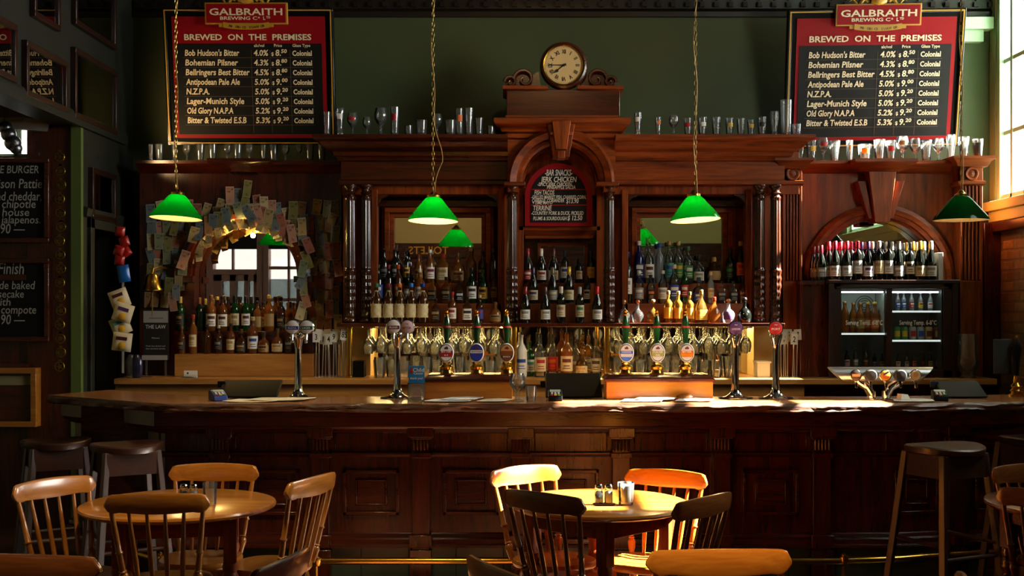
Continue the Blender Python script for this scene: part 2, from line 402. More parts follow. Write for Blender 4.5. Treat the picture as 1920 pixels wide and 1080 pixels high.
for x in (-3.63, -3.73, -4.0, -4.3, -4.6): b.box(x-.012, x+.012, 9.02, 9.1, 2.79, 3.05)
b.build('window_frame', FRAMEG, w3)
b = MB(); b.box(-6, -3.62, 9.055, 9.06, 2.8, 3.04); b.build('pane', glass('dimmed_clerestory_glass', (.4, .4, .4), refl=.6), w3)  # pane darkened to hold back daylight from the side room
b = MB(); b.mould([(-4.2, 8.9), (-3.62, 8.9), (-3.5, 9.0)], [(0, 2.97), (.05, 2.97), (.09, 3.02), (.09, 3.05), (0, 3.05)]); struct(b.build('trim_6', mat('pale_trim', '#6d6a60', .5)))
# far side of the side room, and the wall behind the camera
CREAMW = mat('upper_wall_paint', '#b7a878', .6, var=.05, bscale=2)
b = MB(); b.box(-7.1, -6.9, -3, 10.6, 0, 4.62); struct(b.build('wall_side', CREAMW))
b = MB(); b.mi(0)
x0, x1, z0, z1 = WIN[2][1:]
b.box(-7, x0, -2.9, -2.6, 2.86, 4.62); b.box(x0, x1, -2.9, -2.6, 3.1, 4.62); b.box(x1, 4.5, -2.9, -2.6, 2.86, 4.62)
b.mi(1); b.box(-7, x0, -2.9, -2.6, 0, 2.86); b.box(x1, 4.5, -2.9, -2.6, 0, 2.86); b.box(x0, x1, -2.9, -2.6, 0, z0)
struct(b.build('wall_front', [CREAMW, MAHD]))
w4 = sroot('window_4', ((x0+x1)/2, -2.75, z0))
b = MB(); PURP = mat('plum_frame', '#c49484', .45)
for x in (x0+.04, x1-.04, -4.72, -4.62): b.box(x-.06, x+.06, -2.82, -2.56, z0, z1)
for x in (-5.25, -4.2): b.box(x-.02, x+.02, -2.75, -2.65, z0, z1)
b.box(x0, x1, -2.8, -2.6, z0, z0+.1)
for z in (2.33,): b.box(x0, -4.62, -2.8, -2.6, z-.05, z+.05)
b.box(-4.62, x1, -2.75, -2.65, 2.38, 2.44); b.box(-4.62, x1, -2.75, -2.65, 1.78, 1.84); b.box(-4.62, x1, -2.8, -2.62, z0, 1.5)
for xa, xb in ((x0, -5.45), (-5.3, -5.18), (-5.03, -4.95), (-4.85, -4.7)): b.box(xa, xb, -2.8, -2.62, z0, 2.33)
b.box(x0, -4.7, -2.8, -2.62, z0, 1.75); b.box(x0, -4.7, -2.8, -2.62, 2.16, 2.33)
b.build('window_frame', PURP, w4, bev=.004)
b = MB(); b.box(x0, x1, -2.66, -2.6, 2.76, 3.1); b.build('blind', BLACKM, w4)
b = MB(); b.box(-4.62, x1, -2.74, -2.73, z0, 2.2); b.box(x0, -4.7, -2.74, -2.73, z0, 2.3); b.build('lower_pane', glass('smoky_pane', (.38, .42, .42), refl=.6), w4)
b = MB(); b.box(x0, x1, -2.72, -2.71, z0, z1); b.build('pane', glass('dimmed_front_glass', (.21, .21, .21), refl=.6), w4)  # glass darkened to weaken the front window's light
o = MB().box(-2.25, -.85, -2.6, -2.55, 2.6, 2.86)
sg = tag(o.build('toilets_sign', MAHD), 'dark wooden sign with gold lettering, seen reversed in the left bay mirror', 'sign')
b = MB(); M = Matrix.Translation((-1.55, -2.546, 2.66)) @ Matrix.Rotation(PI, 4, 'Z')
b.text('TOILETS', 0, 0, .2, align='CENTER', bold=.01, M=M); t = b.build('lettering', GOLD, sg)

# ================================================================== back bar
FP = 9.6                                    # front plane of the back bar
def fx(u): return X(u, FP)
def fz(v): return Z(v, FP)
bbar = thing('back_bar', 'carved mahogany back bar with columns, cornices and a central clock pediment', 'back bar', (.384, 9.8, 1.107))
# rear panelling and side stiles (openings for the two mirrors)
b = MB()
b.box(fx(640), fx(1500), 9.96, 10.0, 1.535, 2.75)
b.box(fx(640), fx(955), 9.62, 10.0, fz(364), 2.9); b.box(fx(1148), fx(1500), 9.62, 10.0, fz(364), 2.9); b.box(fx(955), fx(1148), 9.72, 10.0, fz(364), 2.9)              # soffit block behind the frieze
for u0, u1 in ((640, 696), (945, 982), (1120, 1166), (1410, 1500)):
    b.box(fx(u0), fx(u1), 9.7, 10.0, 1.535, 2.75)
for (u0, u1) in ((696, 945), (1166, 1410)):                          # front frames of the two bays
    b.box(fx(u0), fx(u0)+.05, 9.6, 9.7, 1.535, 2.6); b.box(fx(u1)-.05, fx(u1), 9.6, 9.7, 1.535, 2.6)
b.build('panelling', MAHV, bbar, bev=.004)
b = MB()
for (u0, u1) in ((696, 945), (1166, 1410)):
    for x, s in ((fx(u0)+.05, 1), (fx(u1)-.05, -1)):
        q = [(x, fz(364)), (x, fz(364)-.1)] + [(x+s*(.085-.085*math.cos(t)), fz(364)-.1+.1*math.sin(t)*.85) for t in (0.2, .5, .8, 1.1, 1.4)] + [(x+s*.1, fz(364))]
        b = MB(); b.prism(q, 'y', 9.61, 9.67); b.build('corner_bracket', MAHD, bbar, bev=.003)
for side, (u0, u1, m0, m1) in {'l': (716, 925, 740, 903), 'r': (1188, 1378, 1200, 1354)}.items():
    D = 9.88
    b = MB()
    xa, xb, zt = X(m0, D), X(m1, D), Z(408, D)
    for k, (g0, g1, y) in enumerate(((.0, .035, 9.84), (.035, .075, 9.80), (.075, .10, 9.83))):
        for s, xx in ((-1, xa), (1, xb)):
            b.box(min(xx+s*g0, xx+s*g1), max(xx+s*g0, xx+s*g1), y, 9.96, 1.55, zt+g0)
        b.box(xa-g1, xb+g1, y, 9.96, zt+g0, zt+g1)
    b.build('mirror_frame', MAH, bbar, bev=.003)
    b = MB(); b.box(xa, xb, D, 9.9, 1.55, zt); b.build('mirror', MIRROR, bbar)
    b = MB(); b.box(X(m0, 9.86)-.25, X(m1, 9.86)+.25, 9.8, 9.96, Z(388, 9.8), Z(375, 9.8)); b.build('rail', MAHD, bbar, bev=.006)
# centre recess: inner panel with small mirror behind the wines
b = MB(); b.box(fx(982), fx(1120), 9.9, 9.97, 1.535, 2.3); b.build('recess_panel', MAHDV, bbar)
b = MB()
for (x0_, x1_, z0_, z1_) in ((1008, 1014, 600, 461), (1096, 1102, 600, 461), (1008, 1102, 461, 455)): b.box(X(x0_, 9.86), X(x1_, 9.86), 9.86, 9.9, Z(z0_, 9.86), Z(z1_, 9.86))
b.build('mirror_frame', MAH, bbar, bev=.003)
b = MB(); b.box(X(1014, 9.89), X(1096, 9.89), 9.89, 9.9, Z(600, 9.89), Z(461, 9.89)); b.build('mirror', MIRROR, bbar)
b = MB(); b.mould([(fx(985), 9.9), (fx(985), 9.75), (fx(1115), 9.75), (fx(1115), 9.9)], [(0, fz(445)), (.0, fz(440)), (.03, fz(434)), (.05, fz(430)), (.05, fz(423)), (-.1, fz(423)), (-.1, fz(445))]); b.build('small_cornice', MAH, bbar)
# arch over the centre
acx, acz = fx(1050), fz(345)
b = MB()
b.spandrel(fx(952), fx(1152), fz(345), fz(262), acx, acz, .33, 9.5, 9.62)
b.box(fx(952), fx(972), 9.5, 9.7, fz(362), fz(345)); b.box(fx(1130), fx(1152), 9.5, 9.7, fz(362), fz(345))
b.build('arch_panel', MAH, bbar)
b = MB()
b.arch(acx, acz, [(.30, 9.62), (.30, 9.49), (.32, 9.47), (.345, 9.47), (.35, 9.44), (.40, 9.42), (.425, 9.45), (.425, 9.52)])
b.arch(acx, acz, [(.285, 9.75), (.285, 9.6), (.31, 9.6), (.31, 9.75)])
b.build('archivolt', MAH, bbar)
for u0, u1 in ((945, 985), (1115, 1157)):
    b = MB(); b.box(fx(u0), fx(u1), 9.42, 9.66, fz(352), fz(345)); b.build('impost', MAH, bbar, bev=.006)
b = MB()
b.prism([(acx-.075, fz(236)), (acx+.075, fz(236)), (acx+.045, fz(288)), (acx-.045, fz(288))], 'y', 9.33, 9.6)
b.prism([(acx-.11, fz(240)), (acx+.11, fz(240)), (acx+.065, fz(300)), (acx-.065, fz(300))], 'y', 9.38, 9.6)
b.box(acx-.03, acx+.03, 9.35, 9.5, fz(304), fz(290)); b.box(acx-.09, acx+.09, 9.34, 9.5, fz(262), fz(256))
b.build('keystone', MAHV, bbar, bev=.006)
b = MB()
P = [(fx(955), 9.95), (fx(955), 9.5), (fx(1150), 9.5), (fx(1150), 9.95)]
b.mould(P, [(0, fz(265)), (.02, fz(262)), (.03, fz(255)), (.06, fz(252)), (.075, fz(245)), (.1, fz(242)), (.12, fz(236)), (.12, fz(229)), (.1, fz(227)), (-.06, fz(227)), (-.06, fz(265))])
b.mould(P, [(-.04, fz(227)), (.03, fz(227)), (.03, fz(221)), (-.04, fz(221))])
b.build('centre_cornice', MAH, bbar)
b = MB(); b.box(fx(950), fx(1160), 9.5, 10.1, fz(222), fz(172)); b.build('pediment_block', MAHD, bbar, bev=.004)
for a0_, a1_ in ((950, 1020), (1088, 1160)):
    b = MB()
    b.mould([(fx(a0_), 9.9), (fx(a0_), 9.5), (fx(a1_), 9.5), (fx(a1_), 9.9)], [(0, fz(175)), (.03, fz(172)), (.03, fz(166)), (-.05, fz(166)), (-.05, fz(175))])
    b.build('pediment_moulding', MAH, bbar)
for s in (-1, 1):                                                       # scrolls beside the clock
    b = MB()
    for (du, v, r, tz) in ((67, 152, .085, 0), (92, 157, .05, 0)):
        cx_, cz_ = acx+s*du*FP/F0, fz(v)
        pts = [(cx_+s*(r*(1-t/9))*math.cos(t), 9.52, cz_+(r*(1-t/9))*math.sin(t)) for t in [k*.35 for k in range(22)]]
        b.tube(pts, [.016*(1-k/40) for k in range(22)], 6)
        b.lathe([(0.001, 0), (r*.85, 0), (r*.85, .04), (.001, .04)], 18, (0, 0, 0), Matrix.Translation((cx_, 9.6, cz_)) @ Matrix.Rotation(PI/2, 4, 'X'))
    b.prism([(acx+s*36*FP/F0, fz(166)), (acx+s*108*FP/F0, fz(166)), (acx+s*104*FP/F0, fz(162)), (acx+s*92*FP/F0, fz(160)), (acx+s*78*FP/F0, fz(158)), (acx+s*66*FP/F0, fz(154)), (acx+s*56*FP/F0, fz(148)), (acx+s*48*FP/F0, fz(140)), (acx+s*40*FP/F0, fz(136))], 'y', 9.55, 9.6)
    b.build('scroll', MAHD, bbar)
# cornices over the side bays
prof = [(0, fz(348)), (.015, fz(346)), (.015, fz(340)), (0, fz(337)), (0, fz(304)), (.02, fz(302)), (.03, fz(297)), (.05, fz(294)), (.06, fz(287)), (.1, fz(284)), (.13, fz(278)), (.15, fz(271)), (.18, fz(269)), (.2, fz(264)), (.2, fz(259)), (-.04, fz(259)), (-.04, fz(348))]
b = MB(); b.mould([(fx(640), 9.95), (fx(640), 9.58), (fx(952), 9.58)], prof); b.build('cornice', MAHD, bbar)  # darker wood than the matching right cornice, painting in this side's shade
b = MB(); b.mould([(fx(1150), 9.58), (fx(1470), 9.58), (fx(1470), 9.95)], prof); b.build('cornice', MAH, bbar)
b = MB(); b.box(fx(640), fx(952), 9.56, 10.1, fz(266), fz(259)+.002); b.box(fx(1150), fx(1470), 9.56, 10.1, fz(266), fz(259)+.002)
b.box(fx(612), fx(952), 10.0, 10.1, fz(266), fz(243)); b.box(fx(1150), fx(1470), 10.0, 10.1, fz(266), fz(243)); b.build('ledge', MAHD, bbar)
# turned columns
def flute(r, a, z):
    if .42 < z < 1.0: return r*(1-.06-.06*math.copysign(abs(math.cos(a*10))**.5, math.cos(a*10)))
    if .06 < z < .40: return r*(1+.12*math.sin(5*a+55*z)*math.sin(5*a-55*z))
    return r
cp = [(.052, 0), (.052, .02), (.044, .03), (.05, .045), (.044, .06)] + [(.043, .06+.34*i/40) for i in range(1, 40)] + [(.046, .4), (.05, .41), (.044, .42), (.042, .425), (.042, .44), (.038, .97), (.038, .985), (.044, 1.0), (.03, 1.02), (.045, 1.035), (.03, 1.05), (.034, 1.07), (.05, 1.085), (.05, 1.1)]
cz0, ch = 1.545, fz(349)-1.545
for i, u in enumerate((657, 686, 960, 1142, 1424, 1454)):
    b = MB(); b.lathe([(r*1.02, z*ch/1.1) for r, z in cp], 60, (X(u, 9.53), 9.53, cz0), rf=lambda r, a, z: flute(r, a, z/ch*1.1))
    b.build('column', EBON, bbar, ang=60)
# fluted pilaster between back bar and fridge bay
def pilaster(parent, u0, u1, vt, yb, D, base=.0):
    x0, x1 = X(u0, D), X(u1, D); zt, zb = Z(vt, D), 1.107+base
    b = MB(); b.box(x0, x1, D+.03, yb, zb, zt)
    n = 5; wv = (x1-x0)*.8/n
    for i in range(n+1):
        xx = x0+(x1-x0)*.1+i*wv; b.box(xx-wv*.26, xx+wv*.26, D+.005, D+.04, Z(525, D), Z(348, D))
    b.box(x0, x1, D, D+.04, Z(340, D), zt); b.box(x0, x1, D, D+.04, zb, Z(527, D)); b.box(x0, x0+(x1-x0)*.08, D+.004, D+.04, zb, zt); b.box(x1-(x1-x0)*.08, x1, D+.004, D+.04, zb, zt)
    b.build('pilaster', MAHV, parent, bev=.003)
    b = MB(); cx_ = (x0+x1)/2
    b.lathe([(.055, -.01), (.055, .006), (.048, .014), (.036, .012), (.03, .005), (.014, .007), (.001, .012)], 24, M=Matrix.Translation((cx_, D, Z(326, D))) @ Matrix.Rotation(PI/2, 4, 'X'))
    b.build('rosette', MAH, parent)
    b = MB(); b.mould([(x0, yb), (x0, D), (x1, D), (x1, yb)], [(0, Z(348, D)), (.02, Z(345, D)), (.02, Z(340, D)), (0, Z(338, D)), (-.03, Z(338, D)), (-.03, Z(348, D))])
    b.mould([(x0, yb), (x0, D), (x1, D), (x1, yb)], [(0, zt-.03), (.03, zt-.02), (.05, zt+.02), (.08, zt+.04), (.08, zt+.06), (-.04, zt+.06), (-.04, zt-.03)])
    b.build('capital', MAH, parent)
pilaster(bbar, 1468, 1504, 312, 10.0, 9.62)
# shelf and stepped display behind the bottles
b = MB(); b.box(fx(640), X(1472, 9.36), 9.36, 9.97, 1.515, 1.5346); b.box(fx(640), X(1472, 9.34), 9.345, 9.365, 1.505, 1.5346); b.build('shelf', MAHD, bbar, bev=.004)
for (u0, u1) in ((700, 940), (984, 1118), (1170, 1406)):
    b = MB(); b.box(X(u0, 9.6), X(u1, 9.6), 9.6, 9.9, 1.5346, 1.6876); b.box(X(u0, 9.72), X(u1, 9.72), 9.72, 9.9, 1.6876, 1.8526); b.build('bottle_step', STEPW, bbar, bev=.003)
# under the shelf: mirror back, end panels, warm strip light
b = MB(); b.box(X(700, 10.0), X(1400, 10.0), 9.97, 9.99, 1.11, 1.515); b.build('mirror', mat('smoked_mirror', '#c4bcae', .03, 1), bbar)
for u0, u1 in ((640, 700), (1404, 1500)):
    b = MB(); b.box(X(u0, 9.9), X(u1, 9.9), 9.7, 9.99, 1.107, 1.515); b.build('end_panel', mat('cream_panel', '#c9ad72', .5), bbar)
for u0, u1 in ((672, 955), (1150, 1450)):
    b = MB(); b.box(X(u0, 9.86), X(u1, 9.86), 9.9, 9.93, 1.49, 1.512); b.build('strip_light', emis('warm_strip', '#ffd98c', 85), bbar)
# brass posts
for u in (655, 964, 1138, 1454):
    b = MB(); b.lathe([(.03, 0), (.03, .015), (.022, .02), (.022, .39), (.03, .395), (.03, .408)], 16, (X(u, 9.42), 9.42, 1.107)); b.build('brass_post', BRASS, bbar)

# back counter
cnt = thing('back_counter', 'long honey-coloured wooden counter running under the back bar', 'counter', (0, 9.6, 0))
b = MB(); b.box(X(213, 9.25), X(1870, 9.25), 9.25, 10.15, 1.06, 1.1066); b.build('counter_top', KAURI, cnt, bev=.006)
b = MB(); b.box(X(216, 9.3), X(1508, 9.3), 9.3, 9.34, .93, 1.06); b.build('apron', KAURI, cnt)
b = MB(); b.box(X(230, 9.32), X(1850, 9.32), 9.42, 10.1, 0, 1.06); b.build('cupboard', MAHD, cnt)
b = MB(); b.box(X(330, 9.3), X(1500, 9.3), 8.1, 8.7, .86, .92); b.build('sink_bench', STEEL, cnt)

# ---------------- arched cabinets left and right
def arched(name, label, u0, u1, cu, cv, rpx, m, mv, vtop, pil):
    D = 9.78
    t = thing(name, label, 'cabinet', (X((u0+u1)/2, D), 9.95, 1.107))
    x0, x1, cx, cz, r = X(u0, D), X(u1, D), X(cu, D), Z(cv, D), rpx*D/F0
    zt = Z(vtop, D)
    b = MB(); b.spandrel(x0, x1, 1.107, zt, cx, cz, r+.1, D, D+.06); b.build('front_panel', mv, t)
    b = MB()
    b.arch(cx, cz, [(r+.02, D+.05), (r+.02, D-.03), (r+.05, D-.035), (r+.055, D-.06), (r+.09, D-.07), (r+.125, D-.05), (r+.125, D+.03)])
    b.arch(cx, cz, [(r, D+.16), (r, D+.02), (r+.025, D+.02), (r+.1, D+.04), (r+.1, D+.16)])
    for s in (-1, 1):
        q = sorted((cx+s*(r+.0), cx+s*(r+.1))); b.box(q[0], q[1], D, D+.16, 1.107, cz)
        q = sorted((cx+s*(r-.01), cx+s*(r+.14))); b.box(q[0], q[1], D-.08, D+.1, cz-.05, cz)
    b.build('archivolt', m, t)
    b = MB()
    if pil: b.prism([(cx-.115, zt-.02), (cx+.115, zt-.02), (cx+.06, cz+r-.03), (cx-.06, cz+r-.03)], 'y', D-.14, D+.05)
    for s in ((-1, 1) if pil else ()): b.prism([(cx+s*.125, zt-.12), (cx+s*.19, zt-.12), (cx+s*.1, cz+r), (cx+s*.065, cz+r)], 'y', D-.1, D+.05)
    if pil: b.build('keystone', mv, t, bev=.005)
    b = MB(); b.mould([(x0, D), (cx-.14, D), (cx-.14, D-.14), (cx+.14, D-.14), (cx+.14, D), (x1, D)], [(0, zt-.05), (.02, zt-.04), (.04, zt-.02), (.09, zt), (.11, zt+.02), (.11, zt+.045), (-.03, zt+.045), (-.03, zt-.05)])
    b.box(x0, x1, D-.05, 10.18, zt+.02, zt+.045); b.build('cornice', m, t)
    b = MB(); b.box(cx-r-.05, cx+r+.05, D+.17, D+.19, 1.107, cz+r+.05); b.build('mirror', MIRROR, t)
    b = MB(); b.box(x0, x1, D+.19, 10.18, 1.107, zt); b.build('backing', MAHD, t)
    return t, zt+.045
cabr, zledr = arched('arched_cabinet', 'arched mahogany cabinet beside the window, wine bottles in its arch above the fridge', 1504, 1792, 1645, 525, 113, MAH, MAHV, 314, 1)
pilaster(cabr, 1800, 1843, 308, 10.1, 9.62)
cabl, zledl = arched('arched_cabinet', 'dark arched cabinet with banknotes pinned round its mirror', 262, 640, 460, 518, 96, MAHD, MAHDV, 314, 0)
b = MB(); b.box(X(327, 9.55), X(588, 9.55), 9.55, 9.9, 1.107, Z(664, 9.55)); b.build('bottle_plinth', KAURI, cabl, bev=.004)
b = MB(); b.box(X(327, 9.7), X(588, 9.7), 9.7, 9.9, Z(664, 9.55), Z(621, 9.7)); b.build('bottle_step', MAHD, cabl, bev=.003)
# ================================================================== the bar
ZB = 1.093
bar = thing('bar_counter', 'long panelled bar of dark polished wood with a thick live-edged slab top', 'bar', (0, 7.5, 0))
EDGE = [(-2.98, 7.70), (-2.03, 7.0), (2.30, 7.0), (3.06, 7.16), (4.0, 7.36)]
BACK = [(-2.75, 8.2), (-1.95, 7.58), (2.3, 7.58), (4.0, 7.9)]
def along(P, step):
    o = []
    for a, c in zip(P[:-1], P[1:]):
        d = math.dist(a, c); n = max(1, int(d/step))
        o += [(a[0]+(c[0]-a[0])*i/n, a[1]+(c[1]-a[1])*i/n) for i in range(n)]
    return o+[P[-1]]
E = along(EDGE, .035); rr = random.Random(3)
nz = [0]*len(E); val = 0
def wob(x, s): return sum(math.sin(x*f+s*k)*a for k, (f, a) in enumerate(((3.1, .012), (7.3, .007), (17.7, .005), (41, .003))))
b = MB(); lev = [(0, .012), (-.006, .0), (-.016, -.006), (-.027, .002), (-.038, -.004), (-.052, .012)]
vs, fs = [], []
for i, (x, y) in enumerate(E):
    for j, (dz, o) in enumerate(lev):
        vs.append((x, y+o+wob(x, 1.3+j*.5)*(.6 if j == 0 else 1)+rr.uniform(-.004, .004)*(j > 0), ZB+dz+(rr.uniform(-.003, .003)-abs(wob(x, 4))*.35 if 0 < j < 5 else 0)))
k = len(lev)
for i in range(len(E)-1):
    for j in range(k-1): fs.append((i*k+j, i*k+j+1, (i+1)*k+j+1, (i+1)*k+j))
b.add(vs, fs); b.build('live_edge', BARK, bar, ang=70)
b = MB(); top = [(vs[i*k][0], vs[i*k][1]) for i in range(len(E))] + BACK[::-1]
b.add([(p[0], p[1], ZB) for p in top], [tuple(range(len(top)))])
b.add([(p[0], p[1], ZB-.052) for p in top], [tuple(range(len(top)))[::-1]])
q = BACK[::-1]; b.add([(p[0], p[1], z) for p in q for z in (ZB, ZB-.052)], [(2*i, 2*i+1, 2*i+3, 2*i+2) for i in range(3)])
b.build('slab', BARTOP, bar)
FAC = [(-2.95, 8.1), (-2.14, 7.4), (2.34, 7.4), (4.0, 7.74)]
def bz(v): return Z(v, 7.4)
b = MB(); b.mould(FAC, [(0, .19), (0, ZB-.06), (-.1, ZB-.06), (-.1, .19)]); b.build('front_board', MAHDV, bar)
b = MB()
b.mould(FAC, [(.1, ZB-.055), (.1, bz(796)), (.085, bz(798)), (.08, bz(802)), (.05, bz(804)), (.04, bz(809)), (.015, bz(811)), (0, bz(813)), (-.05, bz(813)), (-.05, ZB-.055)])
b.mould(FAC, [(0, bz(846)), (.03, bz(848)), (.03, bz(851)), (.012, bz(855)), (0, bz(857)), (-.03, bz(857)), (-.03, bz(846))])
b.mould(FAC, [(0, bz(998)), (.012, bz(1000)), (.02, bz(1006)), (.04, bz(1009)), (.045, bz(1017)), (.06, bz(1019)), (.06, bz(1024)), (-.03, bz(1024)), (-.03, bz(998))])
b.build('moulding', MAHD, bar)
b = MB(); b.mould(FAC, [(.0, 0), (.0, .19), (-.08, .19), (-.08, 0)]); b.build('plinth_tiles', mat('slate_tile', '#39463a', .3, var=.3, bscale=14), bar)
b = MB()
for i in range(16):
    x = -2.1+i*.2926; b.box(x-.003, x+.003, 7.396, 7.401, 0, .19)
b.build('tile_grout', mat('grout', '#15170f', .8), bar)
pil = [-1.79+.615*i for i in range(7)]
def barpil(x, y, rz):
    M = Matrix.Translation((x, y, 0)) @ Matrix.Rotation(rz, 4, 'Z')
    b = MB(); b.box(-.055, .055, -.045, .02, .0, bz(813), M); b.box(-.07, .07, -.07, .02, bz(1024), bz(1000), M); b.box(-.066, .066, -.06, .02, 0, .17, M)
    b.box(-.066, .066, -.065, .02, bz(857), bz(847), M); b.box(-.08, .08, -.085, .02, bz(818), bz(800), M); b.box(-.068, .068, -.065, .02, bz(822), bz(817), M)
    o = b.build('pilaster', MAHDV, bar, bev=.004)
    b = MB()
    for j in range(5):
        xx = -.042+j*.021; b.lathe([(.002, bz(844)), (.008, bz(842)), (.0095, bz(824)), (.007, bz(821))], 8, (xx, -.05, 0), M)
    b.build('flute', MAHDV, bar)
for x in pil: barpil(x, 7.4, 0)
barpil(2.75, 7.4+.41*.205, math.atan2(.34, 1.66)); barpil(3.35, 7.4+1.01*.205, math.atan2(.34, 1.66)); barpil(-2.55, 7.755, math.atan2(-.7, .81))
def panel(M, wd):
    b = MB()
    for (w0, za, zb, y0, wt) in ((wd/2, bz(965), bz(880), -.025, .022), (wd/2-.075, bz(947), bz(898), -.018, .012)):
        b.box(-w0, -w0+wt, y0, .01, za, zb, M); b.box(w0-wt, w0, y0, .01, za, zb, M); b.box(-w0, w0, y0, .01, zb-wt, zb, M); b.box(-w0, w0, y0, .01, za, za+wt, M)
    w0 = wd/2-.087; b.box(-w0, w0, -.01, .01, bz(946), bz(899), M)
    for s in (-1, 1): b.box(s*(wd/2+.05)-.004, s*(wd/2+.05)+.004, -.004, .01, bz(845), bz(813), M)
    b.build('raised_panel', MAHD, bar, bev=.004)
for a, c in zip(pil[:-1], pil[1:]): panel(Matrix.Translation(((a+c)/2, 7.4, 0)), .345)
panel(Matrix.Translation((2.5, 7.433, 0)) @ Matrix.Rotation(.203, 4, 'Z'), .3); panel(Matrix.Translation((3.05, 7.545, 0)) @ Matrix.Rotation(.203, 4, 'Z'), .33); panel(Matrix.Translation((-2.32, 7.55, 0)) @ Matrix.Rotation(-.71, 4, 'Z'), .25)
b = MB(); b.box(-2.7, 3.7, 7.52, 7.56, 0, ZB-.06); b.build('back_board', MAHD, bar)
# foot rail
rail = thing('foot_rail', 'polished brass foot rail along the base of the bar', 'foot rail', (0, 7.15, 0))
b = MB(); RP = [(-2.7, 7.72, .15), (-2.1, 7.16, .15), (-1.95, 7.12, .15), (1.95, 7.12, .15), (2.3, 7.16, .155), (2.8, 7.28, .165), (3.4, 7.42, .165)]
b.tube(RP, .022, 10); b.build('rail', BRASS, rail)
for (x, y) in ((-1.16, 7.12), (.05, 7.12), (1.97, 7.13), (2.95, 7.32), (-2.1, 7.16)):
    b = MB(); b.lathe([(.001, .115), (.03, .125), (.036, .15), (.03, .175), (.012, .182), (.016, .19), (.001, .2)], 14, (x, y, 0)); b.tube([(x, y, .12), (x, y, 0.0)], .011, 8); b.lathe([(.03, 0), (.03, .008), (.01, .012)], 12, (x, y, 0)); b.build('bracket', BRASS, rail)

# ================================================================== pendant lamps
def two_sided_shade(name, out, inn, tr):
    m, n, l = newmat(name); bs = n['Principled BSDF']; bs.inputs['Base Color'].default_value = srgb(out); bs.inputs['Roughness'].default_value = .12; bs.inputs['Coat Weight'].default_value = .5
    t = n.new('ShaderNodeBsdfTranslucent'); t.inputs[0].default_value = tr; mx = n.new('ShaderNodeMixShader'); mx.inputs[0].default_value = .75
    l.new(bs.outputs[0], mx.inputs[1]); l.new(t.outputs[0], mx.inputs[2]); l.new(mx.outputs[0], n['Material Output'].inputs[0]); return m
SHADE = two_sided_shade('green_shade', '#0a4a18', '', (.0, .2, .012, 1))
SHADE_DIM = two_sided_shade('dimmed_green_shade', '#08401a', '', (.0, .03, .004, 1))  # copy of the green shade with its glow taken down for the dim lamp
def opal(name):
    m, n, l = newmat(name); bs = n['Principled BSDF']; bs.inputs['Base Color'].default_value = (.42, .36, .24, 1); bs.inputs['Roughness'].default_value = .5
    t = n.new('ShaderNodeBsdfTranslucent'); t.inputs[0].default_value = (.9, .85, .7, 1); mx = n.new('ShaderNodeMixShader'); mx.inputs[0].default_value = .22
    l.new(bs.outputs[0], mx.inputs[1]); l.new(t.outputs[0], mx.inputs[2]); l.new(mx.outputs[0], n['Material Output'].inputs[0]); return m
OPAL = opal('opal_lining')
LD = 8.2
def lamp(u, v, tilt, cord, label, watts, wpx=94):
    s = wpx/94
    x, z = X(u, LD), Z(v, LD)
    t = thing('pendant_lamp', label, 'lamp', (x, LD, z), 'green glass pendant lamps over the bar')
    t.rotation_euler = tilt
    inv = Euler(tilt).to_matrix().inverted().to_euler()
    def mk(nm, b, m, par=t, up=False):
        if up: o = bpy.data.objects.new(nm, bake(b, nm)); C.objects.link(o); setmat(o, m); o.rotation_euler = inv
        else: o = b.build(nm, m)
        o.parent = par; return o
    rim, h = .171*s, .165
    pr = [(rim, 0), (rim*.985, .012), (rim*.93, .03), (rim*.45, h*.80), (rim*.33, h*.95), (rim*.25, h)]
    mk('shade', MB().lathe(pr, 40, cap=False), SHADE if u < 1700 else SHADE_DIM)
    pi_ = [(rim-.003, .0015), (rim*.965, .012), (rim*.91, .03), (rim*.43, h*.78), (rim*.31, h*.92), (.03, h*.96)]
    b = MB(); b.lathe([(r, q) for r, q in pi_][::-1], 40, cap=False); b.lathe([(rim, 0), (rim-.003, .0015)], 40, cap=False); mk('lining', b, OPAL)
    mk('gallery', MB().lathe([(.046, h-.004), (.048, h+.012), (.03, h+.018), (.02, h+.03), (.012, h+.04), (.001, h+.045)], 18), BRASS)
    mk('bulb', MB().lathe([(.001, .052), (.022, .06), (.03, .08), (.022, .105), (.014, .125), (.014, .14)], 14), emis('bulb_glow_%d' % watts, '#ffd38c', watts*30))
    # chain up to the ceiling
    b = MB(); zc = h+.04; i = 0; top = 4.62-z
    while zc < top-.02:
        q = [(.0085*math.cos(a), 0, .021*math.sin(a)) if i % 2 else (0, .0085*math.cos(a), .021*math.sin(a)) for a in [k*PI/4 for k in range(8)]]
        b.tube([(p[0], p[1], p[2]+zc+.018) for p in q], .0024, 4, closed=True); zc += .034; i += 1
    mk('chain', b, BRASSD, up=True)
    pts = []
    for k in range(60):
        zz = h+.02+(top-h-.03)*k/59; d = cord*min(1, k/6)*math.exp(-((zz-h-.28)/.17)**2)
        pts.append((.012*math.sin(zz*9)+d, .01*math.cos(zz*9), zz))
    mk('cord', MB().tube(pts, .0032, 5), mat('cord_tan', '#a5824a', .6), up=True)
    mk('ceiling_rose', MB().lathe([(.05, top-.03), (.05, top), (.01, top)], 12), BRASSD, up=True)
    return t
lamp(330, 410, (-.05, .045, 0), .0, 'lit green pendant lamp in front of the banknotes', 9, 97)
lamp(812, 415, (-.06, .02, 0), .075, 'lit green pendant lamp over the left bay with a looped cord', 21)
lamp(1304, 413, (-.06, -.06, 0), .0, 'lit green pendant lamp over the right bay of bottles', 21)
